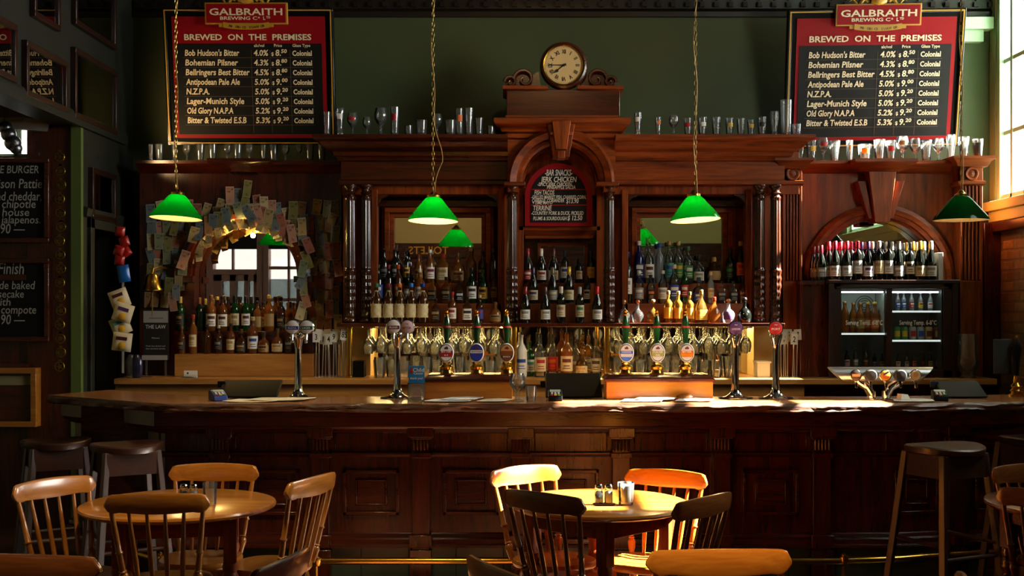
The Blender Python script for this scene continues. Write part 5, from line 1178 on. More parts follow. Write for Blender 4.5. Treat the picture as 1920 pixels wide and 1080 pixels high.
def chair(x, y, face, w, label, ztop=.87, wk=.444, group='spindle-back chairs'):
    """face: heading in degrees the sitter looks along, 0 = +y (away from the camera), 90 = +x"""
    t = thing('spindle_back_chair', label, 'chair', (x, y, 0), group)
    s = wk/.444; t.scale = (s, s, ztop/.87); t.rotation_euler = (0, 0, PI-math.radians(face))
    h, v = WOODS[w]
    for nm, me, off in CM:
        o = inst(nm, me, t, [h if nm in ('crest_rail', 'seat') else v]); o.location = off
    return t
def hd(fx_, fy_): return math.degrees(math.atan2(fx_, fy_))
gl_, gr_ = 'spindle-back chairs round the left table', 'spindle-back chairs round the right table'
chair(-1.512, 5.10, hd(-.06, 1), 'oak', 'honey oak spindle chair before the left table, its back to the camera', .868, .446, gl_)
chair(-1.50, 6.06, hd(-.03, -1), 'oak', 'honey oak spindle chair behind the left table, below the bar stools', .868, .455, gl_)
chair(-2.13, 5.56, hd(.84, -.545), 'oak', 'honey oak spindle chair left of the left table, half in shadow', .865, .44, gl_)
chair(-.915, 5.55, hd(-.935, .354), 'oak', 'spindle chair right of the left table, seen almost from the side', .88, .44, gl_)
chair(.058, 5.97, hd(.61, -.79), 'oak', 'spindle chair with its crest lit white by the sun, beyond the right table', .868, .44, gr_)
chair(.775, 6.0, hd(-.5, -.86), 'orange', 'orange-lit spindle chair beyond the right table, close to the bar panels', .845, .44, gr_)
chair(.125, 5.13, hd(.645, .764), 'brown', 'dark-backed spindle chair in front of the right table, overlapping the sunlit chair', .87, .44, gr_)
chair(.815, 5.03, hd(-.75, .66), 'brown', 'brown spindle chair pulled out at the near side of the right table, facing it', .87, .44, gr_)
gf = 'spindle-back chairs nearest the camera'
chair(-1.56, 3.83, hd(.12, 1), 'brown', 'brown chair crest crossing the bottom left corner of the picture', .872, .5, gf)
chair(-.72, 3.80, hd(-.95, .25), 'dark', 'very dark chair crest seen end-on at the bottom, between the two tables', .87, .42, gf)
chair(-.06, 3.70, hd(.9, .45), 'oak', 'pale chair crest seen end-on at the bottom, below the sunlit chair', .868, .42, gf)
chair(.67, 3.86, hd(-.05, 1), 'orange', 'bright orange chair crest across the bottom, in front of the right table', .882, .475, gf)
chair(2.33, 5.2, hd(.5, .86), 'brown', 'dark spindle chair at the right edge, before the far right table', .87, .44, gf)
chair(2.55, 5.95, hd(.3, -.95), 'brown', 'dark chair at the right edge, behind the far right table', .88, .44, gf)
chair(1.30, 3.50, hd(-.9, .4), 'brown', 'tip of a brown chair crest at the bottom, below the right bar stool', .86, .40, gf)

TLEG = [(0, .018), (.04, .026), (.1, .032), (.2, .034), (.35, .028), (.45, .024), (.47, .034), (.5, .026), (.53, .038), (.57, .038), (.6, .028), (.63, .034), (.66, .03)]
def table(x, y, r, rot, label, w=OAK, wv=OAKV, wd=MAH, wdv=MAHV, zt=.74):
    t = thing('round_table', label, 'table', (x, y, 0), 'round pub tables')
    b = MB(); b.lathe([(.001, zt-.028), (r-.02, zt-.028), (r-.012, zt-.022), (r-.003, zt-.02), (r, zt-.012), (r-.004, zt-.003), (r-.012, zt), (.001, zt)], 64, (x, y, 0), cap=False); o = b.build('table_top', w, t, ang=25)
    a = .24*r/.45; M = Matrix.Translation((x, y, 0)) @ Matrix.Rotation(rot, 4, 'Z')
    b = MB()
    for k in range(4): b.box(-a, a, -a-.012, -a+.012, zt-.12, zt-.028, M @ Matrix.Rotation(k*PI/2, 4, 'Z'))
    b.build('apron', wd, t, bev=.002)
    for sx in (-1, 1):
        for sy in (-1, 1):
            b = MB(); b.lathe([(q, z) for z, q in ((zt-.028, .042), (.5, .042))][::-1], 4, (0, 0, 0), M @ Matrix.Translation((sx*a, sy*a, 0)) @ Matrix.Rotation(PI/4, 4, 'Z'))
            b.lathe([(q*1.05, z*.5/.66) for z, q in TLEG], 16, M=M @ Matrix.Translation((sx*a, sy*a, 0))); b.build('leg', wdv, t, bev=.003)
    return t
table(X(335, 5.62), 5.62, .45, math.radians(12), 'round oak table on the left, in warm shade with shakers on it')
table(X(1125, 5.65), 5.65, .42, math.radians(45), 'round oak table right of centre, half of it in bright sun')
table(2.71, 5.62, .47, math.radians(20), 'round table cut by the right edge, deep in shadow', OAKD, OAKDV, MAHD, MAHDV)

def shaker(x, y, c, label, z=.74+.008):
    t = thing('shaker', label, 'shaker', (x, y, z), 'salt and pepper shakers')
    b = MB(); b.lathe([(.017, .002), (.0175, .045), (.013, .055)], 14, (x, y, z)); b.build('seasoning', mat('pepper', '#1c120c', .9) if c == 'p' else mat('salt', '#d8d4cc', .9), t)
    b = MB(); b.lathe([(.019, 0), (.02, .004), (.0195, .048), (.015, .062), (.015, .066)], 14, (x, y, z), p=5); b.build('jar', CLEAR, t)
    b = MB(); b.lathe([(.0165, .064), (.018, .068), (.018, .08), (.014, .087), (.001, .089)], 16, (x, y, z)); b.build('lid', CHROME, t)
for nm, x, y in (('left', X(353, 5.55), 5.56), ('right', X(1133, 5.55), 5.56)):
    b = MB(); b.lathe([(.001, 0), (.05, 0), (.055, .006), (.05, .007), (.001, .004)], 24, (x, y, .7402), sy=.6)
    tag(b.build('shaker_tray', STEEL), 'small metal tray under the shakers on the %s table' % nm, 'tray')
    shaker(x-.024, y, 'p', 'pepper shaker on the %s round table' % nm); shaker(x+.021, y, 's', 'salt shaker on the %s round table' % nm)
    o = drink('tumbler', (x+.1, y-.01, .7402), 'glass tumbler beside the salt on the %s round table' % nm, 'tumblers on the tables', h=.105, wpx=32 if nm == 'right' else 27)
    if nm == 'right':
        b = MB(); b.lathe([(.001, .012), (.034, .014), (.036, .09), (.001, .088)], 18, (x+.1, y-.01, .742)); b.v = [((p[0]-x-.1)*.9+x+.1, (p[1]-y+.01)*.9+y-.01, p[2]) for p in b.v]
        tag(b.build('paper_napkins', WHITE), 'folded white papers inside the sunlit tumbler on the right table', 'napkins')

def stool(x, y, rot, label, s=1, h=.88):
    t = thing('bar_stool', label, 'bar stool', (x, y, 0), 'wooden bar stools')
    M = Matrix.Translation((x, y, 0)) @ Matrix.Rotation(rot, 4, 'Z')
    b = MB(); n = 40; vs, fs = [], []
    lv = ((.9, -.045), (.98, -.04), (1, -.025), (1, -.008), (.95, .0), (.7, -.006), (.35, -.016))
    for q, dz in lv:
        for i in range(n):
            a = 2*PI*i/n; px_, py_ = .2*s*q*math.cos(a), .19*s*q*math.sin(a)
            vs.append((px_, py_, h+dz+.35*px_*px_))
    for j in range(len(lv)-1):
        for i in range(n): fs.append((j*n+i, j*n+(i+1) % n, (j+1)*n+(i+1) % n, (j+1)*n+i))
    fs += [tuple(range(n))[::-1], tuple(range((len(lv)-1)*n, len(lv)*n))]
    b.add(vs, fs, M); b.build('seat', STOOLW, t, ang=40)
    c = []
    for sx in (-1, 1):
        for sy in (-1, 1):
            b = MB(); p0, p1 = M @ Vector((sx*.21*s, sy*.2*s, 0)), M @ Vector((sx*.14*s, sy*.125*s, h-.03)); b.tube([p0, p0.lerp(p1, .5), p1], [.027, .026, .024], 4); b.build('leg', STOOLV, t, bev=.004, smooth=False)
    b = MB()
    for k in range(4):
        b.box(-.14*s, .14*s, -.012, .012, h-.16, h-.035, M @ Matrix.Rotation(k*PI/2, 4, 'Z') @ Matrix.Translation((0, -.135*s, 0)))
    b.build('apron', STOOLW, t, bev=.002)
    for k in range(4):
        b = MB(); z = .3+.07*(k % 2); rr_ = .19*s-.05*z
        b.tube([M @ Matrix.Rotation(k*PI/2, 4, 'Z') @ Vector((-rr_, -rr_*.97, z)), M @ Matrix.Rotation(k*PI/2, 4, 'Z') @ Vector((rr_, -rr_*.97, z))], .012, 8); b.build('rung', STOOLV, t)
stool(X(256, 7.0), 6.82, .55, 'wooden bar stool under the left end of the bar, nearer of two', 1.0, .878)
stool(-2.72, 7.16, .5, 'wooden bar stool behind another under the left end of the bar', 1.0, .86)
stool(X(1771, 6.65), 6.65, .45, 'tall wooden bar stool standing alone before the right end of the bar', 1.1, .885)
stool(X(1935, 7.0), 6.95, .3, 'bar stool seat cut by the right edge of the picture', 1.05, .9)

# ================================================================== things on the bar
ENG = {}
def badge(b_, x, z, y): pass
def disc(parent, x, y, z, r, nm, m, th=.012, sy=1, ang=0):
    b = MB(); b.lathe([(.001, 0), (r, 0), (r, th*.7), (r*.93, th), (.001, th)], 28, (0, 0, 0), Matrix.Translation((x, y, z)) @ Matrix.Diagonal((1, 1, sy, 1)) @ Matrix.Rotation(PI/2, 4, 'X')); return b.build(nm, m, parent)
def taptower(u, heads, label):
    D = 7.42; x = X(u, D)
    t = thing('tap_tower', label, 'beer tap', (x, D, ZB), 'chrome tap towers')
    zt = Z(640, D)
    b = MB(); b.lathe([(.085, 0), (.085, .006), (.06, .014), (.035, .03), (.026, .055), (.025, .075), (.022, .09), (.0195, zt-ZB-.05), (.024, zt-ZB-.02), (.036, zt-ZB+.02), (.038, zt-ZB+.04), (.03, zt-ZB+.055), (.001, zt-ZB+.06)], 24, (x, D, ZB)); b.build('column', CHROME, t)
    b = MB(); b.lathe([(.05, 0), (.1, .0), (.11, .004), (.1, .008), (.05, .008)], 24, (x, D-.0, ZB+.0005), sy=.7); b.build('drip_tray', BLACK, t)
    for (hu, hv, c, txt, ink) in heads:
        hx, hz = X(hu, D), Z(hv, D)
        b = MB(); b.tube([(x, D, zt+.02), ((x+hx)/2, D-.03, zt+.03), (hx, D-.045, hz-.03)], .016, 10); b.tube([(hx, D-.04, hz-.035), (hx, D-.075, hz-.045), (hx, D-.085, hz-.1)], [.012, .011, .008], 10); b.build('spout', CHROME, t)
        disc(t, hx, D-.055, hz, .047, 'badge_rim', CHROME, .012)
        d = disc(t, hx, D-.063, hz, .041, 'badge', c[0], .006)
        b = MB(); 
        if c[1]: b.box(hx-.036, hx+.036, D-.0705, D-.069, hz-.016, hz+.006)
        if b.v: q = b.build('band', c[1], d); q.parent = d; q.location = q.location
        b = MB(); b.text(txt, hx, hz-.011, .017, D-.0712, 'CENTER', bold=.02, width=.052); b.text('~', hx, hz+.012, .03, D-.0712, 'CENTER', bold=.02)
        b.build('lettering', ink, d, smooth=False)
IW, IN, IV = WHITE, mat('ink_navy', '#1c2a5c', .5), mat('ink_wine', '#5a1a4a', .5)
taptower(559, [(552, 613, (WHITE, LAB['blue']), 'N.Z.P.A.', IW), (578, 613, (WHITE, mat('bottle_green_ink', '#0f4a2c', .5)), 'LAGER', IW)], 'chrome twin tap tower beside the left screen, blue and green badges')
taptower(745, [(740, 612, (WHITE, IV), 'PILSNER', IW), (765, 613, (mat('badge_pink', '#d9c0c0', .4), None), 'BITTER', IV)], 'chrome twin tap tower left of the charity box, wine-coloured badges')
taptower(1379, [(1376, 615, (LAB['purple'], None), 'LONDON', IW)], 'chrome tap tower with one purple badge, right of the pump box')
taptower(1455, [(1450, 615, (LAB['red'], None), 'PILSNER' if 0 else 'PORT', IW)], 'chrome tap tower with one red badge near the table numbers')

def pumpbox(u0, u1, label, pumps, wood_):
    D = 7.33; D2 = 7.56
    t = thing('pump_housing', label, 'beer engine', (X((u0+u1)/2, D), (D+D2)/2, ZB), 'hand-pump housings on the bar')
    b = MB(); b.box(X(u0, D), X(u1, D), D, D2, ZB, Z(715, D)); b.build('front_panel', wood_, t, bev=.004)
    b = MB(); b.mould([(X(u0, D), D2), (X(u0, D), D), (X(u1, D), D), (X(u1, D), D2)], [(0, Z(717, D)), (.012, Z(715, D)), (.012, Z(711, D)), (.004, Z(709, D)), (-.02, Z(703, D)), (-.06, Z(702, D)), (-.06, Z(717, D))]); b.box(X(u0, D)+.02, X(u1, D)-.02, D+.02, D2, Z(712, D), Z(702.5, D)); b.build('lid', MAHD, t)
    for i, (u, nm, draw) in enumerate(pumps):
        x = X(u, D); y = D+.09; zt = Z(703, y)
        p = thing('hand_pump', nm, 'hand pump', (x, y, zt), 'beer hand pumps')
        b = MB(); b.lathe([(.05, 0), (.05, .008), (.036, .014), (.032, .03), (.04, .036), (.042, .05), (.034, .058), (.026, .066), (.03, .076), (.02, .09), (.012, .1)], 24, (x, y, zt)); b.build('brass_base', BRASS, p)
        hz = Z(640, y)-.01
        b = MB(); b.lathe([(.012, zt+.1), (.014, hz), (.02, hz+.06), (.024, hz+.1), (.022, hz+.125), (.014, hz+.16), (.01, hz+.17)], 16, (x, y+.01, 0)); b.build('handle', mat('handle_green', '#14401c', .15, coat=.5), p)
        b = MB(); b.lathe([(.0255, hz+.094), (.0255, hz+.106)], 16, (x, y+.01, 0), cap=False); b.build('handle_band', LAB['red'], p)
        b = MB(); b.lathe([(.011, hz+.168), (.014, hz+.178), (.008, hz+.186), (.012, hz+.198), (.001, hz+.208)], 14, (x, y+.01, 0)); b.build('finial', BRASS, p)
        bz_ = Z(661, y); yb = y-.035
        b = MB(); b.lathe([(.001, 0), (.046, 0), (.046, .006), (.042, .01), (.001, .01)], 32, M=Matrix.Translation((x, yb, bz_)) @ Matrix.Diagonal((1, 1, 1.28, 1)) @ Matrix.Rotation(PI/2, 4, 'X')); o = b.build('badge', WHITE, p)
        b = MB(); b.lathe([(.001, 0), (.041, 0), (.041, .002), (.001, .002)], 32, M=Matrix.Translation((x, yb-.0101, bz_)) @ Matrix.Diagonal((1, 1, 1.28, 1)) @ Matrix.Rotation(PI/2, 4, 'X')); b.build('rim', BLACKM, o)
        draw(x, yb-.0125, bz_, o)
def ell(b, x, y, z, r, z0, z1, k=1.28, n=14):
    """slice of an upright ellipse between heights z0 and z1"""
    pts = []
    for i in range(n+1):
        q = z0+(z1-z0)*i/n; pts.append((x+r*math.sqrt(max(0, 1-(q/(r*k))**2)), z+q))
    pts += [(2*x-a, c) for a, c in pts[::-1]]
    return b.prism(pts, 'y', y-.001, y)
def art(base, band, bandc, top, txt, tc, low=None):
    def f(x, y, z, o):
        r = .038; b = MB(); ell(b, x, y, z, r, -r*1.27, r*1.27); b.build('field', base, o, smooth=False)
        if top: b = MB(); ell(b, x, y-.0008, z, r, .012, r*1.27); b.build('top_field', top, o, smooth=False)
        if bandc: b = MB(); ell(b, x, y-.0016, z, r, band[0], band[1], n=4); b.build('band', bandc, o, smooth=False)
        if low: b = MB(); ell(b, x, y-.0016, z, r, -r*1.27, -.026); b.build('low_field', low, o, smooth=False)
        b = MB(); b.box(x-.012, x+.012, y-.003, y-.002, z+.022, z+.032); b.prism([(x-.01, z+.032), (x+.01, z+.032), (x+.004, z+.04), (x-.002, z+.037)], 'y', y-.003, y-.002); b.build('crest', LAB['maroon'], o, smooth=False)
        b = MB()
        for s, dz, sz in txt: b.text(s, x, z+dz, sz, y-.0034, 'CENTER', bold=.025, width=min(.064, len(s)*sz*.62))
        b.build('lettering', tc, o, smooth=False)
    return f
pumpbox(797, 961, 'amber wooden pump housing on the bar, red, blue and brown badges', [
 (836, 'hand pump with the red and white oval badge, left housing', art(LAB['red'], (-.004, .012), LAB['red'], WHITE, [('BITTER', .002, .016), ('& B', -.018, .013)], WHITE, WHITE)),
 (893, 'hand pump with the deep blue oval badge, left housing', art(mat('badge_blue', '#1f38a8', .4), (-.002, .016), WHITE, None, [('ANTIPODEAN', .003, .012)], IN)),
 (950, 'hand pump with the brown scenic oval badge, left housing', art(mat('badge_brown', '#6a3a1c', .4), (-.03, -.018), LAB['black'], LAB['tan'], [('MUNICH', -.028, .012)], WHITE))], AMBER)
pumpbox(1137, 1337, 'glowing amber pump housing on the bar, pale blue, olive and orange badges', [
 (1176, 'hand pump with the white and blue oval badge, right housing', art(WHITE, (-.006, .012), mat('badge_sky', '#2f5fc0', .4), WHITE, [('HUDSONS', .0, .013), ('ALE', -.022, .014)], WHITE, mat('badge_sky', '', 0))),
 (1235, 'hand pump with the olive green oval badge, right housing', art(WHITE, (-.022, .012), mat('badge_olive', '#8a8a4a', .4), WHITE, [('PORTER', .0, .016), ('ESB', -.018, .014)], WHITE)),
 (1290, 'hand pump with the orange oval badge, right housing', art(mat('badge_orange', '#e08a1c', .4), (-.004, .013), mat('badge_amber', '#d0700c', .4), WHITE, [('BITTER', .001, .015)], WHITE, WHITE))], mat('badge_x', '#d07a1c') if 0 else AMBER)

def monitor(u0, u1, v0, v1, label, tilt=-.45, D=7.545):
    t = thing('till_screen', label, 'till', (X((u0+u1)/2, D), D, ZB), 'till screens seen from behind')
    x0, x1 = X(u0, D), X(u1, D); zt = Z(v0, D)
    b = MB(); b.prism([(D-.16, ZB+.012), (D-.13, ZB+.002), (D+.06, zt-.01), (D+.04, zt), (D+.02, zt)], 'x', x0, x1); b.build('housing', BLACK, t, bev=.006)
    b = MB(); b.box(x0+.06, x1-.06, D-.06, D+.1, ZB, ZB+.012); b.box((x0+x1)/2-.05, (x0+x1)/2+.05, D+.0, D+.06, ZB+.01, ZB+.08); b.build('stand', BLACKM, t, bev=.003)
    b = MB(); b.box(x0-.03, x0+.02, D-.02, D+.0, ZB+.06, ZB+.1); b.build('card_swipe', BLACKM, t, bev=.003)
monitor(418, 528, 713, 745, 'black till screen seen from behind, left part of the bar')
monitor(1022, 1126, 700, 748, 'black till screen seen from behind, between the pump housings')
monitor(1752, 1835, 714, 750, 'black till screen seen from behind, right of the wide tap')
def eftpos(u, v, label, rot, blue):
    D = 7.25; x = X(u, D); t = thing('card_terminal', label, 'card terminal', (x, D, ZB), 'card terminals on the bar')
    M = Matrix.Translation((x, D, ZB+.002)) @ Matrix.Rotation(rot, 4, 'Z')
    b = MB(); b.prism([(-.07, 0), (.07, 0), (.07, .055), (.03, .06), (-.06, .028)], 'x', -.042, .042, M); b.build('body', mat('terminal_blue', '#2a3f86', .35) if blue else BLACK, t, bev=.005)
    b = MB(); 
    T = M @ Matrix.Translation((0, -.015, .046)) @ Matrix.Rotation(.34, 4, 'X')
    b.box(-.032, .032, .012, .04, -.001, .003, T); b.build('screen', mat('terminal_screen', '#9fb0a8', .3), t)
    for c, xs in (('red', -.022), ('yellow', 0), ('green', .022)):
        b = MB(); b.box(xs-.008, xs+.008, -.042, -.032, -.001, .005, T); b.build('key', LAB[c], t)
    b = MB()
    for i in range(3):
        for j in range(3): b.box(-.026+i*.02, -.014+i*.02, -.028+j*.012, -.02+j*.012, -.001, .004, T)
    b.build('keypad', mat('key_grey', '#c8ccd0', .5), t)
eftpos(409, 738, 'blue card terminal beside the left till screen', .5, True)
eftpos(1041, 745, 'black card terminal before the middle till screen', 0, False)
eftpos(1762, 742, 'dark card terminal beside the right till screen', -.2, False)
PAPER = mat('menu_paper', '#e8dcc0', .7); PAPERB = mat('menu_paper_white', '#f4efe4', .7)
def menu(u0, u1, D, label, m=PAPER, z=0, fold=0, yaw=0, depth=.19):
    D -= .02
    x0, x1 = X(u0, D), X(u1, D); n = 6
    b = MB(); M = Matrix.Translation(((x0+x1)/2, D+.0, ZB+.0025+z)) @ Matrix.Rotation(yaw, 4, 'Z'); w_ = (x1-x0)/2
    vs = []
    for i in range(n+1):
        q = -1+2*i/n
        for yy, dz in ((-depth/2, .006*abs(q)**2+fold*(1-abs(q))), (depth/2, .003+fold*(1-abs(q)))):
            for th in (0, .0025): vs.append((q*w_+(.05 if yy > 0 else 0), yy, dz+th))
    fs = []
    for i in range(n):
        o = i*4; fs += [(o+1, o+5, o+7, o+3), (o, o+2, o+6, o+4), (o, o+4, o+5, o+1), (o+2, o+3, o+7, o+6)]
    fs += [(0, 1, 3, 2), (n*4, n*4+2, n*4+3, n*4+1)]
    b.add(vs, fs, M); tag(b.build('paper_menu', m), label, 'menu', 'paper menus lying on the bar')
menu(424, 520, 7.2, 'cream paper menu lying on the bar before the left till'); menu(470, 572, 7.24, 'second cream menu overlapping another near the left tap tower', PAPER, .006, .0)
menu(797, 880, 7.2, 'cream menu on the bar, left of two before the left pump housing', PAPERB, 0, .004); menu(828, 890, 7.24, 'white menu lying across another before the left pump housing', PAPERB, .008, .003)
menu(894, 946, 7.2, 'menu in a dark cover right of the pump housing menus', PAPER, 0, .004)
menu(1160, 1236, 7.2, 'sunlit menu at the left foot of the right pump housing', PAPERB, 0, .003); menu(1186, 1258, 7.25, 'sunlit menu overlapping another before the right pump housing', PAPERB, .007, .003); menu(1262, 1328, 7.22, 'sunlit menu at the right foot of the right pump housing', PAPERB, 0, .005)
menu(1668, 1742, 7.2, 'white paper lying on the bar right of the wide tap', PAPERB, 0, .004)
b = MB(); b.prism([(-.03, 0), (.04, 0), (.02, .03), (-.025, .035)], 'y', -.02, .02, Matrix.Translation((X(1693, 7.2), 7.2, ZB+.0105)) @ Matrix.Rotation(.4, 4, 'Z')); tag(b.build('crumpled_receipt', PAPERB), 'crumpled receipt on the white paper right of the wide tap', 'receipt')
b = MB(); b.lathe([(.001, 0), (.05, .0), (.054, .004), (.045, .014), (.02, .022), (.001, .023)], 20, (X(1283, 7.3), 7.29, ZB+.016), sy=.5); tag(b.build('wooden_clip', OAKD), 'small wooden clip on the menus by the right pump housing', 'clip')
drink('goblet', (X(970, 7.2), 7.2, ZB+.001), 'stemmed beer goblet on the bar right of the left pump housing', 'glasses on the bar', h=.165, wpx=31)
drink('tumbler', (X(996, 7.2), 7.2, ZB+.001), 'tumbler on the bar beside the stemmed goblet', 'glasses on the bar', h=.09, wpx=21)
# charity box
D = 7.2; x = X(781, D)
ch_ = thing('donation_box', 'clear donation box with a blue charity card on top, left of the pumps', 'donation box', (x, D, ZB))
b = MB(); w_ = .05
for q in ((-w_, w_, -w_, -w_+.004), (-w_, w_, w_-.004, w_), (-w_, -w_+.004, -w_, w_), (w_-.004, w_, -w_, w_)): b.box(x+q[0], x+q[1], D+q[2], D+q[3], ZB, ZB+.11)
b.box(x-w_, x+w_, D-w_, D+w_, ZB+.001, ZB+.006); b.box(x-w_, x+w_, D-w_, D+w_, ZB+.106, ZB+.11); b.build('acrylic_box', CLEAR, ch_)
b = MB(); b.box(x-.03, x+.03, D-.02, D+.02, ZB+.0065, ZB+.03); b.prism([(x-.03, ZB+.03), (x+.035, ZB+.035), (x+.02, ZB+.08), (x-.01, ZB+.085)], 'y', D-.004, D+.002); b.build('money', mat('note_peach', '#d9a07a', .7), ch_)
b = MB(); b.box(x-.047, x+.049, D-.004, D, ZB+.11, Z(686, D)); b.build('card', mat('charity_blue', '#1f86c4', .5), ch_)
b = MB(); b.text('Child', x+.012, Z(697, D), .032, D-.0055, 'CENTER', bold=.02); b.text('Cancer', x+.012, Z(702, D), .02, D-.0055, 'CENTER', bold=.02); b.text('thank you!', x, Z(711, D), .018, D-.0055, 'CENTER', bold=.02); b.build('lettering', WHITE, ch_, smooth=False)
b = MB()
b.lathe([(.001, 0), (.011, .002), (.001, .004)], 12, M=Matrix.Translation((x-.03, D-.004, Z(697, D))) @ Matrix.Rotation(PI/2, 4, 'X')); b.lathe([(.001, 0), (.008, .002), (.001, .004)], 12, M=Matrix.Translation((x-.03, D-.004, Z(691, D))) @ Matrix.Rotation(PI/2, 4, 'X')); b.build('heart_motif', LAB['red'], ch_)
# wide chrome font tap
D = 7.33; ft = thing('bar_font', 'wide chrome five-tap font on curved twin pillars, right end of the bar', 'beer font', (X(1650, D), D, ZB))
x0, x1, z1_, z0_ = X(1551, D), X(1749, D), Z(688, D), Z(715, D); r = (z1_-z0_)/2
b = MB(); n = 20; vs = []; 
for i in range(n):
    a = 2*PI*i/n; dz = r*math.sin(a); sl = (dz-r)/(2*r)*.095
    vs += [(x0-sl, D+r*math.cos(a), (z0_+z1_)/2+dz), (x1+sl, D+r*math.cos(a), (z0_+z1_)/2+dz)]
b.add(vs, [(2*i, 2*i+1, (2*i+3) % (2*n), (2*i+2) % (2*n)) for i in range(n)]+[tuple(range(0, 2*n, 2))[::-1], tuple(range(1, 2*n, 2))]); b.build('crossbar', BRUSH, ft)
xm = X(1648, D)
for s in (-1, 1):
    b = MB(); b.tube([(xm+s*.15, D, z0_+.03), (xm+s*.12, D, z0_-.005), (xm+s*.07, D, z0_-.035), (xm+s*.048, D, z0_-.08), (xm+s*.045, D, ZB+.05), (xm+s*.045, D, ZB+.0)], .026, 14); b.lathe([(.04, 0), (.04, .006), (.028, .01)], 20, (xm+s*.045, D, ZB)); b.build('pillar', CHROME, ft)
for u, m, nm in ((1600, mat('badge_coffee', '#2a1c14', .4), 'badge'), (1627, BLACK, 'blank'), (1655, LAB['yellow'], 'badge'), (1682, BLACK, 'blank'), (1711, mat('badge_sand', '#c8a878', .4), 'badge')):
    xx = X(u, D); zz_ = Z(703, D); rr2 = .036
    if nm == 'badge':
        disc(ft, xx, D-r-.004, zz_, rr2, 'badge_rim', CHROME, .008); q = disc(ft, xx, D-r-.0105, zz_, rr2*.86, 'badge', m, .004)
        b = MB()
        if u == 1600: b.box(xx-.024, xx+.024, D-r-.0165, D-r-.0155, zz_-.007, zz_+.008); bm_ = mat('badge_peach', '#d8a070', .5)
        elif u == 1655: b.prism([(xx-.02, zz_-.02), (xx+.018, zz_-.02), (xx+.022, zz_-.004), (xx-.018, zz_-.002)], 'y', D-r-.0165, D-r-.0155); bm_ = LAB['orange']
        else: b.lathe([(.001, 0), (.016, 0), (.016, .001), (.001, .001)], 12, M=Matrix.Translation((xx, D-r-.0155, zz_+.004)) @ Matrix.Rotation(PI/2, 4, 'X')); bm_ = LAB['tan']
        b.build('emblem', bm_, q)
        if u == 1655:
            b = MB(); b.prism([(xx-.012, zz_), (xx+.02, zz_+.018), (xx+.016, zz_+.026), (xx-.016, zz_+.01)], 'y', D-r-.0165, D-r-.0155); b.build('swoosh', LAB['purple'], q)
    else:
        b = MB(); b.lathe([(.001, 0), (.03, 0), (.036, .01), (.036, .045), (.03, .052), (.001, .053)], 24, M=Matrix.Translation((xx, D-r+.015, zz_)) @ Matrix.Rotation(PI/2, 4, 'X')); b.build('tap_cover', BLACKM, ft)
    b = MB(); b.tube([(xx, D-r+.02, zz_-.03), (xx, D-r-.02, zz_-.05), (xx, D-r-.025, zz_-.075)], .009, 8); b.build('nozzle', CHROME, ft)
# big glass vase, far-right pump, card holder
D = 9.32; b = MB(); h_ = Z(626, D)-1.107
b.lathe([(.055, 0), (.06, .006), (.05, .03), (.07, .06), (.085, .12), (.075, .2), (.07, h_), (.066, h_), (.071, .2), (.081, .12), (.066, .064), (.04, .05), (.001, .048)], 28, (X(1815, D), D, 1.107), cap=False)
tag(b.build('glass_vase', CLEAR, ang=60), 'large clear glass vase on the counter right of the fridge', 'vase')
D = 7.6; x = X(1906, D); cp_ = thing('cider_pump', 'black-handled brass hand pump at the far right end of the bar', 'hand pump', (x, D, ZB))
b = MB(); b.lathe([(.05, 0), (.05, .01), (.03, .02), (.04, .035), (.025, .05), (.035, .065), (.018, .085), (.02, .1), (.014, .13)], 20, (x, D, ZB)); b.build('brass_base', BRASS, cp_)
b = MB(); b.lathe([(.014, .13), (.02, .22), (.03, .3), (.022, .34), (.01, .36)], 16, (x, D, ZB)); b.build('handle', BLACK, cp_)
b = MB(); b.lathe([(.01, .36), (.014, .372), (.001, .385)], 12, (x, D, ZB)); b.build('finial', BRASS, cp_)
b = MB(); b.box(x-.13, x-.02, D+.03, D+.045, ZB+.14, ZB+.36); b.build('sign_plate', BLACKM, cp_, bev=.003)
D = 9.34; t = thing('card_holder', 'small clear holder of white business cards on the left counter', 'card holder', (X(355, D), D, 1.107))
b = MB(); b.box(X(345, D), X(370, D), D, D+.004, 1.108, 1.165); b.build('card', WHITE, t)
b = MB(); b.box(X(340, D), X(371, D), D-.02, D-.016, 1.107, 1.135); b.box(X(340, D), X(371, D), D-.02, D+.03, 1.1072, 1.11); b.build('stand', CLEAR, t)
b = MB(); b.lathe([(.001, 0), (.008, 0), (.008, .001), (.001, .001)], 12, M=Matrix.Translation((X(352, D), D-.0005, 1.145)) @ Matrix.Rotation(PI/2, 4, 'X')); b.build('motif', LAB['maroon'], t)
# white tub and box under the right shelf end, dark box left
D = 9.5; b = MB(); b.box(X(1416, D), X(1440, D), 9.42, 9.55, 1.107, Z(678, D)); b.box(X(1414, D), X(1442, D), 9.41, 9.56, Z(680, D), Z(676, D)); tag(b.build('white_tub', WHITE, bev=.004), 'white plastic tub on the counter at the right end of the shelf', 'tub')
b = MB(); b.box(X(663, D), X(684, D), 9.44, 9.6, 1.107, Z(676, D)); tag(b.build('black_box', BLACK, bev=.004), 'black box on the counter beside the leftmost brass post', 'box')
